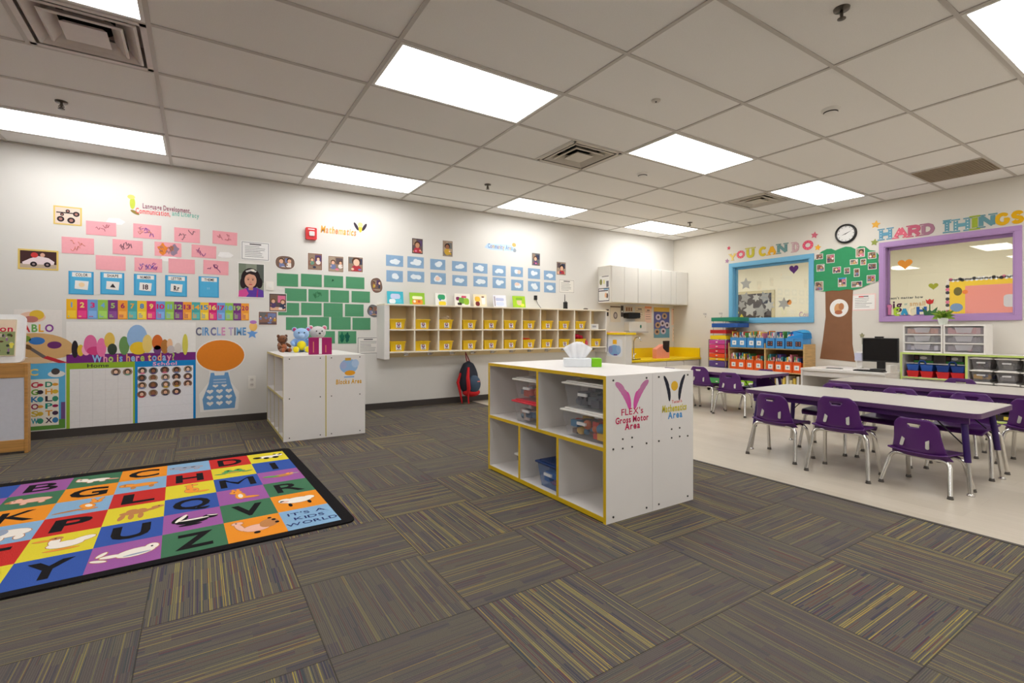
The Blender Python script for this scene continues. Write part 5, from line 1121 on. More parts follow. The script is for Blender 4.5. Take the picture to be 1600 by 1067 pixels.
def bluep(b, f, w, h, n):
    b.poly(f, rect(0, h * .86, w, h), n, paper(226, 190, 90)); b.poly(f, rect(0, 0, w, h * .3), n + .0001, paper(110, 160, 186)); rr = random.Random(4)
    for k, (cx, cy) in enumerate(((.28, .68), (.68, .72), (.55, .48), (.25, .42), (.6, .22), (.2, .2), (.85, .42))): b.poly(f, ell(w * cx, h * cy, w * .17, h * .1, 14), n + .0003 + k * .0001, paper(*((206, 196, 214) if k % 2 == 0 else (190, 160, 130)))); b.poly(f, ell(w * cx, h * cy, w * .07, h * .045, 10), n + .0011, paper(80, 66, 80))
wl(1021.5, 480, 1045.8, 527.6, paper(96, 100, 160), 'blue and purple handwashing poster above the yellow counter', bluep, 'poster', 'poster', None)
wl(1049, 482, 1065.8, 508, paper(244, 214, 190), 'pale orange notice right of the blue poster', lambda b, f, w, h, n: (b.poly(f, rect(w * .12, h * .08, w * .85, h * .86), n, paper(226, 200, 176)), b.poly(f, rect(w * .1, h * .92, w * .9, h * .96), n, paper(190, 110, 90))))
def tri(b, f, w, h, n):
    for r in range(3):
        for c in range(3): b.poly(f, ell(w * (.22 + .28 * c), h * (.82 - .28 * r), w * .11, h * .08, 10), n, paper(110, 80, 64)); b.poly(f, rect(w * .12, h * (.68 - .28 * r), w * .9, h * (.7 - .28 * r)), n, paper(200, 130, 110))
wl(1050.5, 511.5, 1065.4, 533, paper(244, 224, 204), 'notice with rows of brown pictures under the pale orange notice', tri)
x, z, w, h = lrect(974, 488.4, 991.9, 497.3); rt = thing('towel_dispenser', 'black paper towel dispenser on wall above the sink', 'dispenser', (x + w / 2, YL, z - .2)); f = FL(x, z)
B().prism(f, rrect(0, 0, w, h, .02), 0, .13, BLACK).build('housing', rt, world=True, bev=.006); B().prism(f, rect(w * .2, -.008, w * .8, -.0005), .02, .1, DARK).build('slot', rt, world=True)
x, z, w, h = lrect(975, 502.5, 1002, 517.4); f = FL(x, z); rt = thing('soap_dispenser', 'white wall unit with small green mark under the black dispenser', 'dispenser', (x + w / 2, YL, z))
B().prism(f, rrect(0, 0, w, h, .015), 0, .12, WHITE).build('housing', rt, world=True, bev=.006); B().prism(f, ell(w * .66, h * .5, .02, .03, 14), .1205, .126, M((60, 130, 116), .4)).build('button', rt, world=True)
B().prism(f, rect(-.0, -.03, w + .03, -.001), 0, .14, M((196, 192, 190), .35)).build('tray', rt, world=True)
fx = xat(990, 5.85); rt = thing('faucet', 'chrome faucet at left end of yellow counter', 'faucet', (fx, 5.85, .516)); B().lathe([(0, 0), (.03, 0), (.03, .01), (.016, .015), (.014, .1)], CHROME).build('base', rt)
B().tube([(0, 0, .1), (0, 0, .3), (0, -.04, .36), (0, -.1, .37), (0, -.15, .34), (0, -.16, .3)], .012, CHROME, 12).build('spout', rt); B().tube([(.016, 0, .06), (.06, 0, .09)], .007, CHROME, 8).build('lever', rt)
xa, xb_ = xat(1019.5, 5.8), xat(1039.5, 5.8); rt = thing('file_box', 'pink magazine file with black slanted front on yellow counter', 'file box', ((xa + xb_) / 2, 5.8, .516)); w = (xb_ - xa) / 2
fp = Fr((0, -.0, 0), (1, 0, 0), (0, 0, 1), (0, -1, 0)); B().prism(fp, [(-w, 0), (w, 0), (w, .2), (w * .1, .24), (-w, .16)], 0, .09, M((232, 150, 130), .6)).build('case', rt, bev=.003); B().prism(fp, [(w * .9, .1), (w * .98, .3), (-w * .05, .3), (w * .0, .17), (w * .6, .1)], .0905, .096, BLACK).build('front_card', rt)
for k, (u, c) in enumerate(((984, (60, 50, 46)), (990, (40, 36, 40)), (997, (80, 60, 40)))): x = xat(u, 5.62); B().tube([(x, 5.6 + k * .02, .523), (x + .12, 5.63 + k * .025, .523)], .006, plas(*c), 8).build('marker_pen', label=('brown', 'black', 'tan')[k] + ' marker pen lying on left end of yellow counter', cat='pen', group='pens on the yellow counter')
# ================================================================== WINDOW WALL DECORATION
def c7(a, b_): return 1080 + a * .22488, 340 + b_ * .22488
def c8(a, b_): return 1340 + a * .27168, 310 + b_ * .27168
def rrec(u0, v0, u1, v1, off=0.0):                  # left top and right bottom columns of a rectangle on the window wall
    ya, _ = R(u0, (v0 + v1) / 2, off); yb2, _ = R(u1, (v0 + v1) / 2, off)
    um, vm = (u0 + u1) / 2, (v0 + v1) / 2
    return ya, yb2
LT = {'Y': [[(0, 1), (.5, .48)], [(1, 1), (.5, .48)], [(.5, .48), (.5, 0)]], 'U': [[(0, 1), (0, .32), (.12, .08), (.35, 0), (.65, 0), (.88, .08), (1, .32), (1, 1)]], 'C': 'arc', 'G': 'arc',
      'A': [[(0, 0), (.5, 1)], [(1, 0), (.5, 1)], [(.22, .36), (.78, .36)]], 'N': [[(0, 0), (0, 1)], [(0, 1), (1, 0)], [(1, 0), (1, 1)]], 'D': [[(0, 0), (0, 1)], [(0, 1), (.5, 1), (.85, .85), (1, .5), (.85, .15), (.5, 0), (0, 0)]],
      'H': [[(0, 0), (0, 1)], [(1, 0), (1, 1)], [(0, .5), (1, .5)]], 'R': [[(0, 0), (0, 1)], [(0, 1), (.62, 1), (.9, .9), (.95, .74), (.88, .57), (.6, .48), (0, .48)], [(.5, .48), (1, 0)]], 'T': [[(0, 1), (1, 1)], [(.5, 1), (.5, 0)]], 'I': [[(.5, 0), (.5, 1)]],
      'E': [[(0, 0), (0, 1)], [(0, 1), (1, 1)], [(0, .5), (.8, .5)], [(0, 0), (1, 0)]]}
SERIF = {'Y': [(0, 1), (1, 1), (.5, 0)], 'U': [(0, 1), (1, 1)], 'A': [(0, 0), (1, 0)], 'N': [(0, 0), (0, 1), (1, 1)], 'D': [(0, 0), (0, 1)], 'H': [(0, 0), (0, 1), (1, 0), (1, 1)], 'R': [(0, 0), (0, 1), (1, 0)], 'T': [(.5, 0)], 'I': [(.5, 0), (.5, 1)]}
ARC = {'C': [(.5 + .5 * math.cos(R_(a)), .5 + .5 * math.sin(R_(a))) for a in range(48, 313, 12)], 'G': [(.5 + .5 * math.cos(R_(a)), .5 + .5 * math.sin(R_(a))) for a in range(45, 330, 12)] + [(.97, .42), (.62, .42)],
       'O': [(.5 + .5 * math.cos(R_(a)), .5 + .5 * math.sin(R_(a))) for a in range(0, 361, 12)],
       'S': [(.93, .8), (.75, .96), (.5, 1), (.22, .95), (.06, .76), (.16, .58), (.5, .5), (.84, .42), (.96, .24), (.8, .05), (.5, 0), (.22, .04), (.05, .2)]}
def stroke_letter(b, f, ch, w, h, t, n0, n1, mat, serif=True):
    """block letter made of straight bars and rounded joints in a w x h box"""
    def P_(p): return (t / 2 + p[0] * (w - t), t / 2 + p[1] * (h - t))
    paths = [ARC[ch]] if ch in ARC else LT[ch]; k = 0
    for path in paths:
        q = [P_(p) for p in path]
        for a, e in zip(q[:-1], q[1:]):
            dx, dy = e[0] - a[0], e[1] - a[1]; l = math.hypot(dx, dy)
            if l < 1e-6: continue
            ox, oy = -dy / l * t / 2, dx / l * t / 2
            b.prism(f, [(a[0] - ox, a[1] - oy), (e[0] - ox, e[1] - oy), (e[0] + ox, e[1] + oy), (a[0] + ox, a[1] + oy)], n0, n1 - k * 2e-5, mat); k += 1
        for a in q[1:-1]: b.prism(f, ell(a[0], a[1], t / 2, t / 2, 10), n0, n1 - k * 2e-5, mat); k += 1
    if serif:
        for p in SERIF.get(ch, []):
            x, y = P_(p); s = t * .95; tt = t * .34; y0 = y - t / 2 if p[1] < .5 else y + t / 2 - tt
            b.prism(f, rect(x - s, y0, x + s, y0 + tt), n0, n1 - k * 2e-5, mat); k += 1
def wall_letter(ch, a, crop, col, lab, dots=None, grp=None):
    u0, v0 = crop(a[0], a[1]); u1, v1 = crop(a[2], a[3]); um = (u0 + u1) / 2
    ya = yat(u0, XR); yb2 = yat(u1, XR); ym = yat(um, XR)
    sl = (R(um, 100)[1] - R(um, 101)[1])                     # metres per pixel at this column
    w = ya - yb2; zm = R(um, (v0 + v1) / 2)[1]; skew = abs(u1 - u0) * .13 if crop is c8 else abs(u1 - u0) * .12
    h = (v1 - v0 - skew * .8) * sl
    f = FR(ya, zm - h / 2); b = B(); m = paper(*col)
    stroke_letter(b, f, ch, w, h, (h * .3 if ch == 'I' else min(min(w, h) * .36, h * .27)), .0003, .006, m)
    if dots:
        rr = random.Random(ord(ch) + int(u0))
        base = {'O': [(.5 + .4 * math.cos(q), .5 + .4 * math.sin(q)) for q in [k * .63 for k in range(10)]], 'T': [(.5, .15 + .2 * k) for k in range(4)] + [(.2, .88), (.8, .88)], 'D': [(.14, .15 + .17 * k) for k in range(5)] + [(.8, .4), (.82, .6)], 'H': [(.14, .15 + .23 * k) for k in range(4)] + [(.86, .15 + .23 * k) for k in range(4)], 'A': [(.25, .3), (.35, .55), (.7, .4), (.5, .85)]}.get(ch, [(.5, .3), (.5, .7)])
        for k, (x, y) in enumerate(base): b.poly(f, ell(w * x, h * y, w * .045, w * .045, 8), .0066, paper(*dots))
    b.build('wall_letter', label=lab, cat='letter', group=grp)
TL, OR_, MV, PKL, GN, YL_ = (104, 160, 172), (226, 168, 40), (160, 120, 140), (226, 100, 140), (150, 170, 60), (214, 190, 60)
g1, g2 = 'letters over the blue framed window', 'letters over the purple framed window'
for ch, a, col, lab, dots in (('Y', (265, 248, 312, 300), (232, 206, 120), 'pale yellow letter Y above the blue window', None), ('O', (317, 226, 373, 286), (222, 90, 130), 'pink letter O in YOU above the blue window', (250, 200, 90)), ('U', (384, 206, 440, 282), (206, 196, 70), 'yellow green letter U above the blue window', None),
                              ('C', (470, 198, 530, 272), (222, 196, 60), 'yellow letter C in CAN', None), ('A', (530, 190, 593, 262), (236, 176, 50), 'orange letter A in CAN', None), ('N', (598, 176, 668, 252), (112, 150, 150), 'grey teal letter N in CAN', None),
                              ('D', (702, 166, 752, 242), (200, 166, 170), 'pale mauve letter D in DO', (240, 236, 236)), ('O', (774, 154, 849, 228), (222, 84, 124), 'pink letter O in DO beside the tree', (240, 160, 90))):
    wall_letter(ch, a, c7, col, lab, dots, g1)
for ch, a, col, lab, dots in (('H', (125, 168, 198, 242), (104, 160, 186), 'blue letter H at start of HARD', (230, 240, 240)), ('A', (208, 158, 290, 232), (226, 110, 130), 'pink red letter A in HARD', (250, 210, 210)), ('R', (290, 148, 366, 224), (198, 100, 124), 'rose letter R in HARD', None), ('D', (368, 138, 445, 214), (168, 120, 140), 'mauve letter D ending HARD', None),
                              ('T', (478, 120, 552, 202), (104, 156, 172), 'teal letter T starting THINGS', (236, 240, 240)), ('H', (552, 110, 647, 194), (110, 164, 180), 'dotted teal letter H in THINGS', (240, 240, 230)), ('I', (655, 97, 693, 182), (160, 178, 60), 'olive green letter I in THINGS', None), ('N', (697, 86, 792, 170), (104, 150, 160), 'teal letter N in THINGS', None), ('G', (790, 77, 880, 160), (226, 176, 30), 'golden letter G in THINGS', None), ('S', (880, 64, 962, 150), (226, 172, 20), 'golden letter S ending THINGS', None)):
    wall_letter(ch, a, c8, col, lab, dots, g2)
for (a, r, col, lab) in (((262, 212), 13, (222, 90, 110), 'small red star left of the letter Y'), ((250, 302), 15, (170, 130, 160), 'small mauve star at the left top corner of blue window'), ((857, 122), 22, (214, 110, 130), 'pink star above the letter O beside the tree'), ((880, 208), 20, (236, 176, 60), 'orange star left of the tree crown'), ((1283, 48), 26, (236, 180, 80), 'orange star above the letter H of HARD'), ((1274, 172), 22, (150, 160, 80), 'olive star beside the tree crown, left of HARD')):
    u, v = c7(*a); y, z = R(u, v); sl = R(u, 100)[1] - R(u, 101)[1]
    B().prism(FR(y, z), star(0, 0, r * .22488 * sl * 1.15, 5, .5, 80), .0003, .004, paper(*col)).build('wall_star', label=lab, cat='star', group='stars around the lettering')
# clock
u, v = c7(1078, 112); y, z = R(u, v); f = FR(y, z); sl = R(u, 100)[1] - R(u, 101)[1]; r = .135; rt = thing('wall_clock', 'round black framed wall clock above the paper tree', 'clock', (XR, y, z - r))
b = B(); n_ = 40
prof = [(r - .026, .028), (r - .02, .04), (r - .004, .034), (r, .012), (r, .0)]
vs = [f.p(q * math.cos(2 * math.pi * k / n_), q * math.sin(2 * math.pi * k / n_), w) for q, w in prof for k in range(n_)]
b.add(vs, [(i * n_ + k, i * n_ + (k + 1) % n_, (i + 1) * n_ + (k + 1) % n_, (i + 1) * n_ + k) for i in range(4) for k in range(n_)], BLACK, True); b.build('rim', rt, world=True)
b = B().prism(f, ell(0, 0, r - .02, r - .02, 32), .002, .016, paper(228, 226, 222)); 
for k in range(12): a = k * math.pi / 6; b.poly(f, ell(r * .7 * math.cos(a), r * .7 * math.sin(a), .008, .004, 8, a), .0165, INK)
b.build('dial', rt, world=True)
for a, l, t in ((25, .075, .005), (200, .06, .006)): B().prism(f, [(-t * math.sin(R_(a)), t * math.cos(R_(a))), (t * math.sin(R_(a)), -t * math.cos(R_(a))), (l * math.cos(R_(a)), l * math.sin(R_(a)))], .017, .019, INK).build('hand', rt, world=True)
# paper tree
CR = [(852, 420), (850, 340), (856, 300), (880, 262), (908, 235), (945, 218), (975, 216), (1003, 228), (1038, 214), (1075, 201), (1112, 204), (1142, 218), (1172, 199), (1210, 200), (1242, 226), (1280, 230), (1305, 260), (1300, 300), (1312, 350), (1304, 380), (1318, 412), (1300, 440), (1262, 452), (1222, 470), (1180, 490), (1130, 502), (1080, 498), (1030, 508), (980, 506), (930, 514), (880, 507), (858, 470)]
tm = M((52, 146, 96), .75, 0, .08, 14, .25); f0 = Fr((XR, 0, 0), (0, -1, 0), (0, 0, 1), (-1, 0, 0))
def rp(a, crop=c7): y, z = R(*crop(*a)); return (-y, z)
rt = thing('paper_tree', 'large green and brown paper tree with photos between the windows', 'wall decoration', (XR, R(*c7(1028, 700))[0], R(*c7(1028, 1003))[1]))
b = B().prism(f0, [rp(p) for p in [(932, 500), (1125, 496), (1118, 700), (1121, 880), (1141, 1003), (1020, 990), (895, 980), (915, 850), (935, 690)]], .0003, .004, M((136, 94, 66), .8, 0, .08, 10, .2)); b.build('trunk', rt, world=True)
b = B().prism(f0, [rp(p) for p in CR], .0045, .008, tm); b.build('crown', rt, world=True)
b = B(); c_ = rp((1028, 628)); b.prism(f0, ell(c_[0], c_[1], .118, .125, 26), .0045, .006, WP); 
b.poly(f0, ell(c_[0] - .01, c_[1] - .01, .05, .075, 16), .0064, paper(214, 160, 110)); b.poly(f0, ell(c_[0] + .03, c_[1] + .02, .035, .05, 14), .0066, paper(190, 130, 90)); b.poly(f0, ell(c_[0] - .005, c_[1] - .06, .05, .03, 14), .0068, paper(180, 110, 80)); b.build('round_badge', rt, world=True)
TP = [(868, 250, 918, 292, 'left of the top'), (942, 252, 998, 318, 'upper left, large'), (1145, 210, 1208, 278, 'top right, large'), (1230, 235, 1288, 288, 'top right edge'), (1105, 288, 1160, 328, 'right of middle'), (1178, 285, 1218, 332, 'right, second row'), (873, 322, 928, 376, 'left edge, second row'), (1230, 315, 1290, 362, 'right edge, second row'), (985, 340, 1042, 388, 'centre left'), (1065, 345, 1105, 394, 'centre'), (1132, 350, 1172, 414, 'centre right'), (1222, 396, 1282, 458, 'lower right edge'), (862, 440, 920, 512, 'lower left edge, large'), (1022, 414, 1080, 484, 'bottom centre with blue top'), (1115, 440, 1190, 486, 'bottom right')]
for k, (a0, b0_, a1_, b1_, pos) in enumerate(TP):
    um, vm = c7((a0 + a1_) / 2, (b0_ + b1_) / 2); ya, zm = R(c7(a0, 0)[0], vm)[0], R(um, vm)[1]; yb2 = R(c7(a1_, 0)[0], vm)[0]; sl = R(um, 100)[1] - R(um, 101)[1]; w = ya - yb2; h = (b1_ - b0_) * .22488 * sl * .9
    f = FR(ya, zm - h / 2, .008); b = B().prism(f, rect(0, 0, w, h), .0, .0012, WP); f2 = Fr(f.p(.006, .006), f.U, f.V, f.N); scene(b, f2, w - .012, h - .012, .0015, 200 + k, 1 + k % 2)
    if k == 13: b.poly(f, rect(w * .05, h * .84, w * .95, h), .0024, paper(70, 150, 200))
    b.build('tree_photo', label='small photo on the green paper tree crown, ' + pos, cat='photo', group='photos on the paper tree')
def rdoc(a0, b0_, a1_, b1_, crop, lab, col, bd_, draw=None):
    um = (crop(a0, 0)[0] + crop(a1_, 0)[0]) / 2; vm = crop(0, (b0_ + b1_) / 2)[1]; ya = R(crop(a0, 0)[0], vm)[0]; yb2 = R(crop(a1_, 0)[0], vm)[0]; sl = R(um, 100)[1] - R(um, 101)[1]; zm = R(um, vm)[1]; w = ya - yb2; h = (b1_ - b0_) * (.22488 if crop is c7 else .27168) * sl
    f = FR(ya, zm - h / 2); b = B().prism(f, rect(0, 0, w, h), .0003, .002, col)
    if draw: draw(b, f, w, h, .0024)
    return b, f, w, h
b, f, w, h = rdoc(1115, 530, 1284, 645, c7, '', paper(240, 206, 200), None, lambda b, f, w, h, n: (b.poly(f, rect(.015, .015, w - .015, h - .015), n, WP), doc(9, 6)(b, f, w, h, n + .0003), b.poly(f, rect(w * .3, h * .8, w * .5, h * .87), n + .0006, paper(220, 90, 90))))
b.build('document', label='pink bordered typed document between tree trunk and purple window', cat='document', group='typed documents')
for a, lab in (((95, 675), 'left adhesive wall hook beside the blue window'), ((205, 672), 'right adhesive wall hook at the lower corner of blue window')):
    y, z = R(*c7(*a)); f = FR(y, z); B().prism(f, rrect(-.03, -.0, .03, .03, .008), .0003, .008, M((190, 186, 180), .3)).tube([f.p(.02, .0, .006), f.p(.022, -.03, .02), f.p(.03, -.045, .03), f.p(.035, -.03, .036)], .005, CHROME, 8).build('wall_hook', label=lab, cat='hook', group='adhesive wall hooks')
y, z = R(1347, 524); f = FR(y, z); b = B().prism(f, star(0, 0, .035, 5, .5), .0003, .006, M((150, 146, 110), .6)); b.prism(f, rect(-.004, -.12, .004, -.02), .0003, .004, M((170, 166, 150), .6)); b.build('wall_ornament', label='small star ornament on wall left of the monitor top', cat='ornament')

# ---------------------------------------------------------------- decals on the glass and letters on the sill
XG = XR + .0665
def gdecal(name, lab, pts, col, crop, cat='decal'):
    f = Fr((XG, 0, 0), (0, -1, 0), (0, 0, 1), (-1, 0, 0)); b = B(); b.prism(f, pts, 0, .001, paper(*col)); b.build(name, label=lab, cat=cat, group='stickers on the window glass')
def gp(a, crop): u, v = crop(*a); d = ray(u, v); t = XG / d[0]; return -d[1] * t, H + d[2] * t
def gscale(a, crop): u, v = crop(*a); d = ray(u, v); return XG / d[0] / F
for nm, crop, a, wpx, hpx, col, lab in (('heart_sticker', c7, (713, 357), 74, 66, (92, 50, 110), 'purple heart sticker on the blue framed window'), ('heart_sticker', c8, (273, 375), 84, 62, (216, 140, 50), 'orange heart sticker on the purple framed window'), ('heart_sticker', c8, (436, 502), 54, 42, (164, 168, 60), 'olive green heart sticker on the purple framed window')):
    c_ = gp(a, crop); s = gscale(a, crop) * (.22488 if crop is c7 else .27168); gdecal(nm, lab, heart(c_[0], c_[1] - .01, wpx * s * .85, hpx * s * .95), col, crop)
for a, r, lab in (((380, 460), 44, 'upper silver star sticker on the blue framed window'), ((644, 598), 46, 'lower silver star sticker with orange dot on the blue framed window')):
    c_ = gp(a, c7); s = gscale(a, c7) * .22488; gdecal('star_sticker', lab, star(c_[0], c_[1], r * s, 5 if r == 44 else 6, .5), (170, 168, 160), c7)
c_ = gp((682, 588), c7); gdecal('dot_sticker', 'orange dot sticker beside silver star on the blue window', ell(c_[0], c_[1], .034, .04), (226, 150, 80), c7)
def gtext(lab, items):
    b = B()
    for txt, a, wpx, hpx, col, crop in items:
        c_ = gp(a, crop); k = (.22488 if crop is c7 else .27168); s = gscale(a, crop) * k
        # width in metres from the pixel columns
        y0_ = gp((a[0] - wpx / 2, a[1]), crop)[0]; y1_ = gp((a[0] + wpx / 2, a[1]), crop)[0]
        b.text(Fr((XG, 0, 0), (0, -1, 0), (0, 0, 1), (-1, 0, 0)), txt, (y0_ + y1_) / 2, c_[1], hpx * s, paper(*col), .001, y1_ - y0_, .03)
    b.build('window_lettering', label=lab, cat='wall lettering', group='stickers on the window glass')
gtext("lettering doesn't matter how big or small on the purple window", [("doesn't matter how", (272, 570), 210, 14, (50, 60, 66), c8), ('big', (210, 612), 90, 48, (80, 44, 70), c8), ('or', (278, 606), 18, 14, (120, 160, 150), c8), ('small', (345, 603), 90, 26, (206, 170, 120), c8)])
gtext('rose script lettering at lower right of the blue window', [('Cou', (784, 672), 68, 40, (190, 160, 170), c7)])
sx_ = XR + .02
def sill_letter(ch, a, col, lab, th=.26, deco=None):
    u0, v0 = c8(a[0], a[1]); u1, v1 = c8(a[2], a[3]); d = ray(u0, v1); ya = sx_ * d[1] / d[0]; d = ray(u1, v1); yb2 = sx_ * d[1] / d[0]; dm = ray((u0 + u1) / 2, v0); h = H + dm[2] * sx_ / dm[0] - (W2[2] + .0142)
    f = Fr((sx_ + .016, ya, W2[2] + .0142), (0, -1, 0), (0, 0, 1), (-1, 0, 0)); w = ya - yb2; b = B(); stroke_letter(b, f, ch, w, h, min(w, h) * th, 0, .016, M(col, .5), False)
    b.build('sill_letter', label=lab, cat='letter', group='painted TEACH letters on the window sill')
sill_letter('T', (161, 612, 205, 682), (206, 120, 160), 'pink block letter T on sill of the purple window', .4); sill_letter('E', (207, 625, 246, 682), (170, 204, 60), 'lime block letter E on window sill', .36); sill_letter('A', (246, 628, 290, 682), (50, 150, 190), 'blue block letter A on window sill', .34)
sill_letter('C', (293, 622, 335, 682), (240, 226, 190), 'cream block letter C on window sill', .3); sill_letter('H', (338, 616, 396, 682), (40, 90, 160), 'dark blue block letter H on window sill', .28)
y = gp((422, 640), c8)[0]; f = Fr((sx_ + .012, -y, W2[2] + .0142), (0, -1, 0), (0, 0, 1), (-1, 0, 0)); rt = thing('tulip_ornament', 'red tulip ornament with green leaves ending the TEACH letters', 'ornament', (sx_ + .012, -y, W2[2] + .0142))
B().prism(f, [(-.05, .0), (.05, 0), (.075, .1), (.02, .05), (0, .07), (-.02, .05), (-.075, .1)], 0, .012, M((50, 100, 60), .5)).build('leaves', rt, world=True); B().prism(f, rect(-.005, .06, .005, .16), .002, .01, M((60, 110, 60), .5)).build('stem', rt, world=True); B().prism(f, [(-.04, .2), (-.02, .185), (0, .205), (.02, .185), (.04, .2), (.03, .15), (0, .135), (-.03, .15)], .0, .012, M((196, 40, 40), .5)).build('flower', rt, world=True)

# ---------------------------------------------------------------- boards in the room behind
def nboard(name, lab, c0, c1_, frame, inner, draw):
    def q(a): d = ray(*a); t = NX1 / d[0]; return -d[1] * t, H + d[2] * t
    p0, p1 = q(c0), q(c1_); zt = (p0[1] + q((c1_[0], c0[1]))[1]) / 2; zb = (p1[1] + q((c0[0], c1_[1]))[1]) / 2
    f = Fr((NX1, -p0[0], zb), (0, -1, 0), (0, 0, 1), (-1, 0, 0)); w, h = p1[0] - p0[0], zt - zb
    b = B().prism(f, rect(0, 0, w, h), .0005, .03, frame); b.prism(f, rect(.07, .07, w - .07, h - .07), .03, .032, inner); draw(b, f, w, h, .0325); b.build(name, label=lab, cat='bulletin board')
def dstars(b, f, w, h, n):
    rr = random.Random(5); k = 0
    for cx, cy, r in ((.38, .82, .14), (.62, .8, .1), (.8, .8, .14), (.48, .45, .17), (.72, .4, .17), (.9, .55, .13), (.3, .6, .12), (.7, .14, .12)): b.poly(f, star(w * cx, h * cy, r * w * .9, 5 + k % 2, .55, 20 * k), n + .0005 * k, paper(*((176, 174, 168) if k % 2 else (150, 148, 144)))); k += 1
    for cx, cy, s in ((.13, .38, .16), (.3, .12, .14)): b.poly(f, [(w * (cx - s * .7), h * cy), (w * cx, h * (cy - s * 1.6) if cy > .3 else h * .09), (w * (cx + s * .7), h * cy), (w * cx, h * (cy + s * 1.6))], n + .006, paper(216, 200, 60))
    b.poly(f, star(w * .5, h * .15, w * .07, 5), n + .006, paper(110, 70, 130))
nboard('bulletin_board', 'dark bulletin board with silver stars and yellow diamonds behind the blue window', (1140, 455), (1211, 508), M((196, 182, 140), .6), paper(66, 60, 62), dstars)
def dpink(b, f, w, h, n):
    b.poly(f, rect(w * .04, h * .03, w * .97, h * .97), n, paper(240, 200, 60)); b.poly(f, rect(w * .26, h * .1, w * .96, h * .82), n + .001, paper(236, 150, 140))
    rr = random.Random(8); b.poly(f, ell(w * .16, h * .7, w * .06, h * .1), n + .002, paper(110, 100, 50)); b.poly(f, ell(w * .14, h * .32, w * .09, h * .1), n + .002, paper(120, 150, 190)); b.poly(f, rrect(w * .76, h * .3, w * .96, h * .58, .05), n + .002, paper(210, 206, 210)); b.poly(f, ell(w * .26, h * .68, w * .04, h * .05), n + .003, paper(236, 130, 60))
    for k in range(30): b.poly(f, ell(w * (.03 + .032 * k), h * (.985 if k % 2 else .965), .03, .03, 10), n + .004, paper(*rr.choice([(60, 60, 66), (236, 226, 214), (220, 120, 150), (240, 240, 240)])))
    for k in range(12): b.poly(f, ell(w * .015, h * (.08 + .075 * k), .03, .03, 10), n + .004, paper(*rr.choice([(60, 60, 66), (236, 226, 214), (220, 120, 150)])))
nboard('bulletin_board', 'pink and yellow bulletin board seen through the purple framed window', (1480, 433), (1600, 501), M((226, 220, 206), .6), paper(240, 206, 80), dpink)
# ================================================================== FURNITURE ALONG THE WINDOW WALL
BEECH = wood((214, 176, 118), 'beech_wood')
sx0, sy0, sy1 = 7.25, 3.60, 4.79; sxb = XR - .014
bs = thing('bookshelf', 'light wood bookshelf under the blue window with blue and orange bins', 'bookshelf', (sx0, sy0, 0))
for y in (sy0, sy1 - .02): B().box(sx0, y, 0, sxb, y + .02, .80, BEECH).build('side_panel', bs, world=True, bev=.002)
for z in (.05, .365, .712): B().box(sx0 + .002, sy0 + .02, z, sxb, sy1 - .02, z + .018, BEECH).build('shelf', bs, world=True, bev=.002)
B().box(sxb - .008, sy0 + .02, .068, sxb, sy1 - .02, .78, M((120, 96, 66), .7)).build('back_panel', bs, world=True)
for z0, z1 in ((.068, .365), (.383, .712), (.73, .805)): B().box(sx0 + .003, 4.17, z0, sxb - .009, 4.19, z1, BEECH).build('divider', bs, world=True)
BLU, ORG, GRN = plas(70, 150, 214), plas(238, 92, 24), plas(146, 200, 40)
def book_bin(loc, w, d, h, m, lab, grp, card):
    root = thing('book_bin', lab, 'book bin', loc, 0, grp); t = .005; b = B()   # open top, narrow face towards -X
    b.box(0, -w / 2, 0, d, w / 2, t, m).box(0, -w / 2, t, t, w / 2, h, m).box(d - t, -w / 2, t, d, w / 2, h, m).box(t, -w / 2, t, d - t, -w / 2 + t, h, m).box(t, w / 2 - t, t, d - t, w / 2, h, m); b.build('tub', root)
    B().box(-.004, -w / 2 - .003, h, .01, w / 2 + .003, h + .01, m).build('lip', root)
    f = Fr((-.0004, 0, h * .5), (0, -1, 0), (0, 0, 1), (-1, 0, 0)); c = B()
    if card == 0: c.prism(f, rect(-.034, -.034, .034, .034), 0, .0015, WP).poly(f, ell(0, 0, .016, .014, 12), .0018, paper(150, 170, 190))
    else:
        c.prism(f, rect(-.04, -.038, .04, .036), 0, .0015, paper(64, 54, 62)); 
        for q in range(4): c.poly(f, ell(-.02 + .04 * (q % 2), -.014 + .03 * (q // 2), .012, .01, 10), .0018, paper(150, 100, 90))
    c.build('label_card', root); return root
BKC = {'red': (190, 50, 56), 'white': (232, 228, 222), 'navy': (50, 70, 130), 'yellow': (226, 190, 70), 'green': (90, 150, 80), 'pink': (220, 130, 150), 'orange': (224, 130, 50), 'violet': (110, 80, 140), 'teal': (70, 140, 150), 'brown': (110, 80, 60)}
def books_in(xf, yc, w, zb, n, hmin, hmax, seed, where, grp, tilt=0):
    rr = random.Random(seed); names = rr.sample(sorted(BKC), n); p = (w - .012) / n
    for k, nm in enumerate(names):
        y = yc + w / 2 - .006 - p * (k + .5); t = p * rr.uniform(.3, .42); h = rr.uniform(hmin, hmax); b = B(); mt = paper(*BKC[nm]); lean = rr.uniform(0, .012)
        d = rr.uniform(.15, .19)
        b.hull([(xf + .02, y - t, zb), (xf + .02 + d, y - t, zb), (xf + .02 + d, y + t, zb), (xf + .02, y + t, zb)], [(xf + .02, y - t + lean * .2, zb + h), (xf + .02 + d, y - t + lean * .2, zb + h), (xf + .02 + d, y + t + lean * .2, zb + h), (xf + .02, y + t + lean * .2, zb + h)], mt)
        b.box(xf + .0193, y - t * .7, zb + h * .62, xf + .0198, y + t * .7, zb + h * .78, paper(236, 226, 200) if nm != 'white' else paper(110, 110, 150))
        b.build('book', label='thin %s book standing in the %s' % (nm, where), cat='book', group=grp)
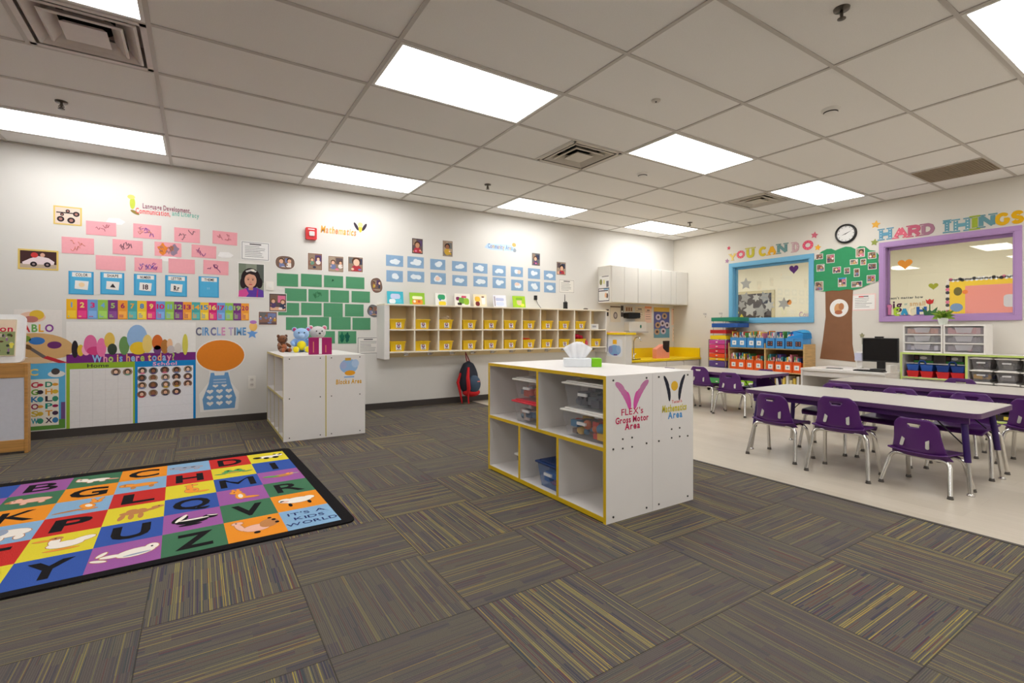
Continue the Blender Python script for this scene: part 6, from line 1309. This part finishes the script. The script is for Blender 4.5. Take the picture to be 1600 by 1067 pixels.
bx_ = [(268, 321), (325, 381), (388, 448), (450, 513), (520, 577), (585, 645), (655, 712), (718, 775)]
for k, (a, e) in enumerate(bx_):
    y1_, y0_ = yat(c7(a, 0)[0], 7.235), yat(c7(e, 0)[0], 7.235); w = min(y1_ - y0_, .136); yc = (y1_ + y0_) / 2
    if k == 0: yc -= .012
    if k == 3: yc = max(yc, 4.195 + w / 2)
    if k == 4: yc = min(yc, 4.166 - w / 2)
    if k == 7: yc += .006
    book_bin((7.235, yc, .731), w, .24, .145, BLU, 'blue book bin with %s card, %s from left on the bookshelf top' % ('white' if k < 4 else 'dark photo', ORD[k]), 'blue book bins', 0 if k < 4 else 1)
    if k < 7: books_in(7.235, yc, w - .012, .737, 5, .2, .255 if k != 3 else .27, 300 + k, '%s blue bin from left' % ORD[k], 'books in the %s blue bin' % ORD[k])
ox_ = [(265, 316), (320, 373), (378, 431), (435, 497), (508, 572), (575, 636), (640, 699), (703, 762)]
for k, (a, e) in enumerate(ox_):
    y1_, y0_ = yat(c7(a, 0)[0], 7.26), yat(c7(e, 0)[0], 7.26); w = min(y1_ - y0_, .134); yc = (y1_ + y0_) / 2
    if k == 0: yc = min(yc, sy1 - .02 - w / 2 - .004)
    if k == 4: yc = min(yc, 4.166 - w / 2)
    if k == 3: yc = max(yc, 4.195 + w / 2)
    if k == 7: yc = max(yc, sy0 + .024 + w / 2)
    book_bin((7.262, yc, .3832), w, .22, .145, ORG, 'orange book bin %s, %s from left on the middle bookshelf level' % ('with white card' if k not in (5,) else 'without card', ORD[k]), 'orange book bins', 0)
    books_in(7.262, yc, w - .012, .389, 4, .2, .26, 400 + k, '%s orange bin from left' % ORD[k], 'books in the %s orange bin' % ORD[k])
for k in range(4):
    book_bin((7.262, 4.70 - .145 * k, .0682), .13, .22, .15, GRN, 'lime green book bin, %s from left on the bottom bookshelf level' % ORD[k], 'lime green book bins', 0)
for k in range(9):
    y = 4.12 - .05 * k; B().box(7.30, y - .02, .0682, 7.5, y + .015, .068 + .2 + .03 * (k % 3), paper(*[(236, 226, 180), (226, 196, 90), (230, 230, 226)][k % 3])).build('binder', label='%s binder, %s from left on the bottom bookshelf level' % (('cream', 'yellow', 'white')[k % 3], ORD[k]), cat='binder', group='binders on the bottom bookshelf level')
yb3 = yat(c7(775, 0)[0], 7.235)
b = B(); rr = random.Random(2)
y0_, y1_ = yat(c7(862, 0)[0], 7.4), yat(c7(740, 0)[0], 7.25)
b.hull([(7.24, 3.62, .878), (7.5, 3.62, .878), (7.5, 3.84, .885), (7.24, 3.84, .885)], [(7.25, 3.62, .955), (7.5, 3.63, .96), (7.47, 3.8, 1.0), (7.3, 3.80, .985)], M((30, 130, 196), .6, 0, .15, 20)); b.hull([(7.26, 3.63, .962), (7.5, 3.63, .966), (7.46, 3.74, 1.0), (7.3, 3.74, .995)], [(7.28, 3.66, .995), (7.48, 3.66, .998), (7.45, 3.7, 1.01), (7.32, 3.7, 1.006)], M((60, 160, 214), .6, 0, .15, 20))
b.build('folder', label='bright blue folder bag lying on the last blue bins', cat='bag')
# ---------------------------------------------------------------- drawer cart with coloured trays
ct = thing('drawer_cart', 'chrome drawer cart of rainbow drawers left of the bookshelf', 'drawer cart', (7.2, 4.80, 0)); cy0, cy1 = 4.80, 5.125
b = B()
for x in (7.205, 7.53):
    for y in (cy0 + .008, cy1 - .008): b.tube([(x, y, .06), (x, y, .845)], .008, CHROME, 8)
for z in (.06, .845): b.tube([(7.205, cy0 + .008, z), (7.53, cy0 + .008, z), (7.53, cy1 - .008, z), (7.205, cy1 - .008, z)], .006, CHROME, 8, closed=True)
b.build('frame', ct, world=True)
for x in (7.205, 7.53):
    for y in (cy0 + .008, cy1 - .008): B().cyl((x, y - .01, .027), (x, y + .01, .027), .027, BLACK, 14).cyl((x, y, .03), (x, y, .06), .007, CHROME, 8).build('caster', ct, world=True)
for z0, z1, c in ((.772, .838, (196, 70, 150)), (.698, .765, (214, 60, 120)), (.624, .69, (206, 40, 70)), (.55, .616, (232, 80, 30)), (.505, .543, (238, 180, 40)), (.4, .495, (92, 66, 130)), (.24, .39, (70, 110, 180)), (.08, .23, (80, 160, 90))):
    d = B().box(7.2, cy0 + .02, z0, 7.525, cy1 - .02, z1, plas(*c)).build('drawer', ct, world=True, bev=.004)
    B().ball((7.195, (cy0 + cy1) / 2, (z0 + z1) / 2), (.01, .02, .009), M((236, 226, 214), .4), 10, 6).build('knob', d, world=True)
tt = thing('tray_stack', 'stack of green, blue, red and yellow paper trays on the drawer cart', 'paper trays', (7.22, 4.80, .852))
for z0, z1, y0_, y1_, c in ((.853, .915, 4.81, 5.10, (240, 208, 30)), (.948, 1.008, 4.81, 5.10, (190, 36, 40)), (1.048, 1.115, 4.60, 5.07, (30, 84, 160)), (1.15, 1.211, 4.60, 5.08, (30, 130, 100))):
    m = plas(*c); b = B().box(7.22, y0_, z0, 7.52, y1_, z0 + .006, m).box(7.22, y0_, z0 + .006, 7.226, y1_, z1, m).box(7.514, y0_, z0 + .006, 7.52, y1_, z1, m).box(7.226, y0_, z0 + .006, 7.514, y0_ + .006, z1, m).box(7.226, y1_ - .006, z0 + .006, 7.514, y1_, z1, m)
    b.build('tray', tt, world=True)
b = B()
for x in (7.235, 7.505):
    for y in (4.825, 5.05): b.tube([(x, y, .86), (x, y, 1.15)], .005, CHROME, 6)
b.build('post', tt, world=True)
B().box(7.24, 4.75, 1.0542, 7.50, 5.02, 1.128, paper(236, 236, 240)).build('paper_stack', label='white papers in the blue tray of the tray stack', cat='paper')
# ---------------------------------------------------------------- desk with monitor
dk = thing('desk', 'low white desk under the paper tree with a black monitor', 'desk', (6.78, 2.40, 0)); dx0, dx1, dy0, dy1 = 6.78, XR - .014, 2.462, 3.42
B().box(dx0, dy0, .47, dx1, dy1, .5, LAM).build('top', dk, world=True, bev=.003)
for y in (dy0, dy1 - .022): B().box(dx0 + .01, y, 0, dx1, y + .022, .4695, LAM).build('side_panel', dk, world=True, bev=.002)
B().box(dx1 - .02, dy0 + .022, .1, dx1, dy1 - .022, .4695, LAM).build('back_panel', dk, world=True); B().box(dx0 + .03, dy0 + .022, .40, dx0 + .045, dy1 - .022, .4695, LAM).build('apron', dk, world=True)
mn = thing('monitor', 'black flat screen monitor with webcam on the white desk', 'monitor', (7.2, 2.665, .5)); y0_, y1_ = 2.475, 2.857
B().box(7.19, y0_, .605, 7.225, y1_, .905, BLACK).build('housing', mn, world=True, bev=.004); B().box(7.188, y0_ + .012, .625, 7.1899, y1_ - .012, .893, M((20, 18, 18), .25)).build('screen', mn, world=True)
B().box(7.215, 2.62, .52, 7.24, 2.71, .66, BLACK).box(7.15, 2.57, .5002, 7.3, 2.76, .515, BLACK).build('stand', mn, world=True, bev=.004)
B().box(7.185, 2.63, .906, 7.215, 2.72, .925, BLACK).cyl((7.184, 2.675, .915), (7.18, 2.675, .915), .006, DARK, 10).build('webcam', mn, world=True)
b = B().box(6.84, 2.50, .5003, 6.94, 2.82, .514, BLACK)
for r in range(4):
    for c in range(12): b.box(6.846 + r * .023, 2.508 + c * .0255, .514, 6.865 + r * .023, 2.528 + c * .0255, .518, DARK)
b.build('keyboard', label='black keyboard on white desk in front of the monitor', cat='keyboard')
for k, (x, y, rz, s, c, lab) in enumerate(((7.05, 3.25, .2, (.22, .3), (226, 216, 206), 'white paper sheets at left end of the desk'), (6.98, 3.0, -.15, (.2, .26), (236, 232, 228), 'white paper sheet in the middle of the desk'))):
    f = Fr((x, y, .5003), (math.cos(rz), math.sin(rz), 0), (-math.sin(rz), math.cos(rz), 0), (0, 0, 1)); B().prism(f, rect(-s[0] / 2, -s[1] / 2, s[0] / 2, s[1] / 2), 0, .004, paper(*c)).build('paper_sheet', label=lab, cat='paper', group='papers on the desk')
b = B().box(6.9, 2.98, .5048, 6.96, 3.16, .513, M((150, 150, 146), .5))
for k in range(8): b.box(6.91, 2.985 + k * .022, .513, 6.95, 3.0 + k * .022, .517, M((90, 92, 92), .5))
b.build('label_maker', label='grey keypad device lying on the desk papers', cat='device')
rt = thing('desk_organizer', 'white desk stand with papers between tree trunk and monitor', 'organizer', (7.36, 2.98, .5)); B().box(7.3, 2.93, .5002, 7.44, 3.02, .51, WHITE).box(7.4, 2.94, .51, 7.415, 3.01, .72, WHITE).build('stand', rt, world=True, bev=.003); B().box(7.36, 2.935, .6, 7.398, 3.015, .70, M((200, 200, 220), .5)).build('tray', rt, world=True)
B().box(6.95, 2.47, .5003, 7.15, 2.515, .58, M((224, 220, 212), .5)).build('adapter_box', label='small white box at right end of the desk', cat='box')
# ---------------------------------------------------------------- lime edged shelf
LIME = plas(196, 216, 120); lx0, lx1, ly0, ly1 = 7.19, XR - .014, .95, 2.455
ls = thing('shelf_unit', 'white shelf with lime green edges under the purple window', 'shelf', (lx0, ly0, 0), group='lime edged shelf')
def lp(nm, a, edge=True):
    b = B().box(*a, LAM)
    if edge: b.box(a[0] - .0016, a[1], a[2], a[0], a[4], a[5], LIME)
    b.build(nm, ls, world=True)
lp('top_panel', (lx0, ly0, .715, lx1, ly1, .737)); lp('bottom_panel', (lx0, ly0 + .022, .01, lx1, ly1 - .022, .032))
for y in (ly0, ly1 - .022): lp('side_panel', (lx0, y, .0, lx1, y + .022, .7149))
yd = yat(1510, lx0); lp('divider', (lx0, yd - .011, .0321, lx1 - .01, yd + .011, .7149))
lp('shelf', (lx0 + .1, yd + .0111, .600, lx1 - .01, ly1 - .0221, .612), False); lp('shelf', (lx0, yd + .0111, .43, lx1 - .01, ly1 - .0221, .446)); lp('shelf', (lx0, ly0 + .0221, .15, lx1 - .01, yd - .0111, .166))
lp('back_panel', (lx1 - .009, ly0 + .022, .032, lx1, ly1 - .022, .7149), False)
for u0, u1, lab in ((1428, 1459, 'dark framed picture book at left on the upper lime shelf'), (1478, 1507, 'dark framed picture book at right on the upper lime shelf')):
    ya, yb2 = yat(u0, lx0 + .13), yat(u1, lx0 + .13); f = Fr((lx0 + .13, ya, .6125), (0, -1, 0), (.12, 0, .99), (-.99, 0, .12)); w = ya - yb2; b = B().prism(f, rect(0, 0, w, .098), 0, .012, paper(44, 44, 40)); b.poly(f, rect(w * .3, .03, w * .9, .09), .0124, paper(120, 120, 116)).poly(f, rect(.004, .004, w - .004, .026), .0124, paper(60, 130, 60)).poly(f, ell(w * .5, .06, w * .18, .018), .0128, paper(220, 216, 210)).poly(f, rect(w * .05, .04, w * .24, .08), .0126, paper(90, 60, 60))
    b.build('picture_book', label=lab, cat='book', group='picture books on the lime shelf')
b = B().box(lx0 + .2, 1.93, .4462, lx0 + .22, 2.1, .56, paper(70, 70, 76)).box(lx0 + .198, 1.945, .47, lx0 + .1995, 2.085, .545, paper(190, 180, 190)); b.build('framed_picture', label='small dark framed picture behind the supply caddies', cat='picture')
def caddy(x, y, z, col, lab, grip=True):
    root = thing('supply_caddy', lab, 'caddy', (x, y, z), 0, 'supply caddies'); m = plas(*col)
    for q in (-1, 1):
        b = tapered(B(), -.09, q * .066 - .06, .09, q * .066 + .06, 0, .074, .014, m); b.add([(-.074, q * .066 - .044, .004), (.074, q * .066 - .044, .004), (.074, q * .066 + .044, .004), (-.074, q * .066 + .044, .004), (-.086, q * .066 - .056, .074), (.086, q * .066 - .056, .074), (.086, q * .066 + .056, .074), (-.086, q * .066 + .056, .074)], [(0, 1, 2, 3), (0, 4, 5, 1), (1, 5, 6, 2), (2, 6, 7, 3), (3, 7, 4, 0)], m); b.build('tub', root)
    if grip: B().tube([(0, -.03, .06), (0, -.03, .1), (0, -.015, .115), (0, .015, .115), (0, .03, .1), (0, .03, .06)], .009, m, 8).build('handle', root); return root
caddy(lx0 + .1, 2.27, .4465, (206, 30, 34), 'red supply caddy below a blue one, left on lime shelf', False); caddy(lx0 + .1, 2.27, .522, (34, 84, 170), 'blue supply caddy nested on the left red caddy')
caddy(lx0 + .1, 1.99, .4465, (206, 34, 40), 'red supply caddy below a blue one, right on lime shelf', False); caddy(lx0 + .1, 1.99, .522, (24, 64, 140), 'blue supply caddy nested on the right red caddy')
GR = clear((170, 166, 168), .35, 'grey_clear_plastic')
cols = [yat(1513, 7.2), yat(1552, 7.2), yat(1594, 7.2), ly0 + .04]
tc_ = [[(120, 60, 60), (60, 60, 90), (90, 80, 80)], [(150, 50, 50), (70, 80, 120), (220, 170, 60), (90, 70, 70)], [(60, 60, 56), (200, 200, 190)], [(150, 150, 150), (120, 116, 120)], [(190, 190, 190), (170, 170, 176)], [(190, 110, 90), (150, 90, 80)]]
for c in range(3):
    for r in range(4):
        z = .167 + .1355 * r; y1_, y0_ = cols[c] - .006, max(cols[c + 1] + .006, cols[c] - .245)
        toy_bin(lx0 + .012, y0_, lx0 + .3, y1_, z, .134, WHITE, tc_[(3 - r) % 3 + (3 if c else 0)] if r else [(100, 90, 90), (170, 110, 90)], 'grey clear bin with white lid, %s of stack, %s column on lime shelf' % (('bottom', 'third', 'second', 'top')[r], ('left', 'middle', 'right')[c]), body=GR, n=12, clab='craft pieces in the %s bin of the %s column' % (('bottom', 'third', 'second', 'top')[r], ('left', 'middle', 'right')[c]))
for k in range(3): B().box(lx0 + .02, 1.62 - .2 * k, .0325, lx0 + .25, 1.8 - .2 * k, .1, paper(*[(226, 216, 90), (60, 56, 50), (216, 210, 120)][k])).box(lx0 + .0186, 1.64 - .2 * k, .05, lx0 + .0195, 1.75 - .2 * k, .085, paper(60, 56, 46) if k != 1 else paper(220, 200, 80)).build('game_box', label='%s game box, %s from left on the lowest lime shelf' % (('yellow', 'black', 'pale yellow')[k], ORD[k]), cat='box', group='game boxes on the lowest lime shelf')
# clear drawer units on the lime shelf
DC = clear((214, 210, 214), .22, 'clear_drawer_plastic')
def drawer_unit(y0_, y1_, lab, cols_):
    root = thing('drawer_unit', lab, 'drawer unit', (7.2, (y0_ + y1_) / 2, .737), 0, 'three drawer desktop units'); x0, x1, z0, z1 = 7.2, 7.46, .7372, 1.068; b = B(); t = .016
    for a in ((x0, y0_, z0, x1, y0_ + t, z1), (x0, y1_ - t, z0, x1, y1_, z1), (x0, y0_ + t, z1 - .02, x1, y1_ - t, z1), (x0, y0_ + t, z0, x1, y1_ - t, z0 + .018), (x1 - .01, y0_ + t, z0 + .018, x1, y1_ - t, z1 - .02)): b.box(*a, WHITE)
    hh = (z1 - z0 - .038) / 3
    for k in (1, 2): b.box(x0, y0_ + t, z0 + .018 + hh * k - .007, x1 - .01, y1_ - t, z0 + .018 + hh * k + .007, WHITE)
    b.build('frame', root, world=True, bev=.002)
    for k in range(3):
        za = z0 + .018 + hh * k + .009; zb = za + hh - .02
        d = B().box(x0 + .006, y0_ + t + .004, za, x0 + .01, y1_ - t - .004, zb, DC).box(x0 + .01, y0_ + t + .004, za, x1 - .02, y0_ + t + .007, zb, DC).box(x0 + .01, y1_ - t - .007, za, x1 - .02, y1_ - t - .004, zb, DC).box(x0 + .01, y0_ + t + .007, za, x1 - .02, y1_ - t - .007, za + .003, DC).build('drawer', root, world=True)
        yc = (y0_ + y1_) / 2; f = Fr((x0 + .0058, yc, za), (0, -1, 0), (0, 0, 1), (-1, 0, 0)); B().prism(f, [(-.08, zb - za), (.08, zb - za), (.06, .015), (-.06, .015)], .0002, .008, clear((226, 224, 228), .35, 'clear_pull')).build('pull', d, world=True)
        cc = cols_[k]; cb_ = B(); rr = random.Random(k + int(y0_ * 100))
        for q in range(8): y = y0_ + t + .03 + (y1_ - y0_ - .1) * q / 7.5; cb_.box(x0 + .02, y, za + .004, x0 + .2, y + .034, za + .03 + rr.uniform(.02, .045), plas(*rr.choice(cc)))
        cb_.build('craft_supplies', label='craft supplies in the %s drawer of the %s drawer unit' % (('bottom', 'middle', 'top')[k], 'left' if y0_ > 1.9 else 'right'), cat='supplies', kind='stuff')
drawer_unit(2.056, 2.43, 'left white three drawer unit with orange top drawer contents', [[(110, 116, 150), (90, 90, 110), (200, 200, 214)], [(130, 140, 130), (110, 110, 110), (190, 196, 190)], [(220, 130, 80), (210, 150, 110)]])
drawer_unit(1.69, 2.05, 'right white three drawer unit with pink top drawer contents', [[(130, 120, 130), (180, 70, 90), (90, 90, 96)], [(130, 126, 134), (110, 110, 116)], [(226, 150, 150), (220, 170, 170)]])
pl = thing('potted_plant', 'small bushy green plant in white pot on the drawer units', 'plant', (7.34, 2.09, 1.0685)); B().lathe([(0, 0), (.038, 0), (.05, .075), (.053, .08), (.046, .08), (.044, .07), (0, .07)], M((226, 232, 222), .4)).build('pot', pl)
lb = B(); rr = random.Random(6)
for k in range(110):
    a = rr.uniform(0, 6.283); s = rr.uniform(.03, .125); zt = rr.uniform(.1, .2) - s * .35; ml = M(rr.choice([(120, 160, 50), (96, 140, 44), (150, 180, 70)]), .6, 0, .08)
    p0, p1 = Vector((rr.uniform(-.02, .02), rr.uniform(-.02, .02), .07)), Vector((s * math.cos(a), s * math.sin(a), zt)); mdl = (p0 + p1) / 2 + Vector((0, 0, .03)); sd = Vector((-math.sin(a), math.cos(a), 0)) * .007
    lb.add([p0 - sd * .4, p0 + sd * .4, mdl + sd, p1, mdl - sd], [(0, 1, 2, 3, 4)], ml)
lb.build('foliage', pl)

# ================================================================== TABLES AND CHAIRS
PUR = plas(80, 36, 108); PUE = plas(90, 56, 100); TOP = M((186, 180, 171), .35, 0, .03, 60, 0, .4)
def table(x0, y0, x1, y1, TH, lab):
    root = thing('activity_table', lab, 'table', ((x0 + x1) / 2, (y0 + y1) / 2, 0), 0, 'purple edged activity tables'); cx, cy = (x0 + x1) / 2, (y0 + y1) / 2; w, l = (x1 - x0) / 2, (y1 - y0) / 2
    f = Fr((0, 0, 0), (1, 0, 0), (0, 1, 0), (0, 0, 1)); b = B().prism(f, rrect(-w, -l, w, l, .05, 6), TH - .032, TH - .001, PUE); b.poly(f, rrect(-w + .003, -l + .003, w - .003, l - .003, .047, 6), TH, TOP); b.build('table_top', root)
    for qx in (-1, 1):
        for qy in (-1, 1):
            fx_, fy = qx * (w - .04), qy * (l - .05); tx, ty = qx * (w - .085), qy * (l - .095); g = B(); k = .6
            mx, my, mz = tx + (fx_ - tx) * k, ty + (fy - ty) * k, (TH - .034) * (1 - k) + .012 * k
            g.cyl((tx, ty, TH - .034), (mx, my, mz), .0175, M((56, 30, 96), .4)).lathe([(.035, TH - .038), (.035, TH - .033)], PUR, (tx, ty, 0), 12); lg = g.build('leg', root)
            B().cyl((mx, my, mz), (fx_, fy, .014), .0125, CHROME).lathe([(.0, .0), (.02, 0), (.02, .006), (.012, .016)], CHROME, (fx_, fy, 0), 14).build('leg_insert', lg)
            B().tube([(tx + (fx_ - tx) * .45, ty + (fy - ty) * .45, TH * .56), (tx * 1.0, ty - qy * .17, TH - .034)], .004, BLACK, 6).build('brace', lg)
    B().box(-w + .05, -l + .06, TH - .075, -w + .062, l - .06, TH - .0325, PUR).box(w - .062, -l + .06, TH - .075, w - .05, l - .06, TH - .0325, PUR).build('apron', root)
    return root
table(3.905, .942, 4.62, 2.44, .507, 'nearest white topped table with purple edges, six chairs around it')
table(5.30, .915, 6.02, 2.42, .507, 'white topped table behind the nearest one, in front of the lime shelf')
table(5.335, 3.15, 6.02, 4.66, .49, 'white topped table in front of the bookshelf, left of the desk')
CP = M((82, 30, 104), .38, 0, .03, 14, 0, .5)
def make_chair(hs, lab, grp):
    """child's stacking chair, facing +Y; hs = height of the frame bars under the seat"""
    root = thing('child_chair', lab, 'chair', (0, 0, 0), 0, grp); zs_ = hs + .012
    # backrest: curved panel with a hand slot
    nu, nv_ = 32, 22; hb = .245; vs = []; fs = []
    def bp(a, t):
        wd = .137 - .02 * t + .028 * (1 - t) ** 4; z = zs_ - .012 + hb * t
        if t > .8: wd *= 1 - .16 * ((t - .8) / .2) ** 2.6
        if abs(a) > .7: z -= .028 * max(0, t - .75) / .25 * ((abs(a) - .7) / .3) ** 2
        y = -.122 - .036 * t + .034 * abs(a) ** 2.2 * (1.25 - .5 * t) + .02 * max(0, .18 - t) / .18
        return (wd * a, y, z)
    for i in range(nv_ + 1):
        for k in range(nu + 1): vs.append(bp(-1 + 2 * k / nu, i / nv_))
    for i in range(nv_):
        for k in range(nu):
            a = -1 + 2 * (k + .5) / nu; t = (i + .5) / nv_
            if .75 < t < .86 and abs(a) < .2 + (t - .75) * 1.3: continue
            n = nu + 1; fs.append((i * n + k, i * n + k + 1, (i + 1) * n + k + 1, (i + 1) * n + k))
    bk = B().add(vs, fs, CP, True).build('backrest', root, solid=.009)
    for q in (-1, 1):
        p = bp(q * .5, .42); p2 = bp(q * .46, .2)
        f = Fr((p[0], p[1] - .007, p[2]), (1, 0, 0), (q * -.12, .25, .96), (0, -.97, .25)); B().prism(f, rrect(-.01, -.042, .01, .042, .009, 4), -.002, .002, M((190, 186, 176), .35, .6)).build('back_plate', bk)
    # seat pan with a soft front edge
    nu, nv_ = 20, 18; vs = []; fs = []
    for i in range(nv_ + 1):
        t = i / nv_
        for k in range(nu + 1):
            a = -1 + 2 * k / nu; wd = .158 - .004 * t
            if t > .85: wd *= 1 - .12 * ((t - .85) / .15) ** 2
            z = zs_ + .014 - .014 * (1 - a * a) * math.sin(math.pi * min(1, t * 1.1)) - .03 * max(0, t - .82) / .18 * max(0, t - .82) / .18 + .012 * abs(a) ** 4 * (1 - t)
            vs.append((wd * a, -.13 + .315 * t, z))
    for i in range(nv_):
        for k in range(nu): n = nu + 1; fs.append((i * n + k, i * n + k + 1, (i + 1) * n + k + 1, (i + 1) * n + k))
    B().add(vs, fs, CP, True).build('seat', root, solid=.009)
    # two bent chrome leg loops, each crossing under the seat
    for y0_, yf, wf, wt in ((-.085, -.148, .187, .135), (.085, .148, .175, .125)):
        pts = [(-wf, yf, .016)]
        for k in range(9):
            a = R_(k * 90 / 8); rdi = .05; e = (-wt - .012, y0_, hs)      # round the shoulder
            sxp = -wt - .03 + rdi * (1 - math.cos(a)); szp = hs - rdi + rdi * math.sin(a); pts.append((sxp, y0_ + (yf - y0_) * max(0, (hs - szp)) / hs, szp))
        pts += [(x * -1, y, z) for x, y, z in pts[::-1]]
        lg = B().tube(pts, .0128, M((222, 220, 216), .2, 1.0, .03, 20, 0, .5), 12).build('leg_loop', root)
        for q in (-1, 1): B().lathe([(0, 0), (.0165, 0), (.0165, .006), (.0138, .011), (.0136, .02)], M((96, 92, 88), .35, .6), (q * wf, yf, 0), 12).build('foot_glide', lg)
    B().tube([(-.1, -.09, hs + .004), (-.1, .09, hs + .004)], .008, DARK, 8).tube([(.1, -.09, hs + .004), (.1, .09, hs + .004)], .008, DARK, 8).build('seat_rail', root)
    return root
CHG = 'purple chairs around the activity tables'; protos = {}
CH = [(3.915, 2.128, 0, .262, 'purple chair with its back to camera, leftmost at the nearest table'), (3.836, 1.637, 4.8, .303, 'tallest purple chair with back to camera, middle of the nearest table'), (3.94, 1.203, -8.1, .207, 'lowest purple chair with back to camera, right of the nearest table'),
      (4.605, 1.19, 180, .303, 'purple chair facing camera across the right end of nearest table'), (4.53, 1.60, 177, .303, 'purple chair on far side of nearest table, middle of three'), (4.50, 2.03, 181, .303, 'purple chair on far side of nearest table, leftmost of three'),
      (5.27, 1.45, 2, .262, 'purple chair between the two right hand tables, left of two'), (5.2, .93, -3, .262, 'purple chair between the two right hand tables, at the photo right edge'), (5.93, 1.60, 180, .303, 'purple chair behind the second table in front of lime shelf'),
      (5.389, 3.48, 9, .262, 'purple chair with back to camera at the bookshelf table, fully visible'), (5.42, 3.90, 2, .303, 'purple chair half hidden by the white shelf end, at bookshelf table'), (5.40, 4.32, 0, .262, 'purple chair mostly hidden behind white shelf, far end of bookshelf table'), (5.92, 3.48, 180, .262, 'purple chair facing camera between bookshelf table and orange bins')]
for x, y, deg, hs, lab in CH:
    rz = R_(deg - 90)
    if hs not in protos:
        o = make_chair(hs, lab, CHG); protos[hs] = o; o.location = (x, y, 0); o.rotation_euler = (0, 0, rz)
    else: copy_tree(protos[hs], loc=(x, y, 0), rz=rz, label=lab, group=CHG)

# ================================================================== CAMERA, WORLD, LOOK
cam = bpy.data.cameras.new('camera'); co_ = bpy.data.objects.new('camera', cam); C.objects.link(co_)
cam.sensor_width = 36; cam.sensor_fit = 'HORIZONTAL'; cam.lens = 36 * F / 1600; cam.shift_y = -(533.5 - CY) / 1600; cam.clip_start = .05
co_.location = (0, 0, H); co_.rotation_euler = (R_(90), 0, -YAW)
sc = bpy.context.scene; sc.camera = co_
wd = bpy.data.worlds.new('world'); sc.world = wd; wd.use_nodes = True
wd.node_tree.nodes['Background'].inputs[0].default_value = (.8, .85, 1, 1); wd.node_tree.nodes['Background'].inputs[1].default_value = .15
vs_ = sc.view_settings; vs_.view_transform = 'Standard'; vs_.look = 'None'; vs_.gamma = 1; vs_.exposure = 0.21
try: vs_.use_curve_mapping = False
except Exception: pass
sc.cycles.max_bounces = 10; sc.cycles.diffuse_bounces = 6; sc.cycles.transparent_max_bounces = 16; sc.cycles.glossy_bounces = 3
sc.cycles.use_denoising = True; sc.cycles.sample_clamp_indirect = 6
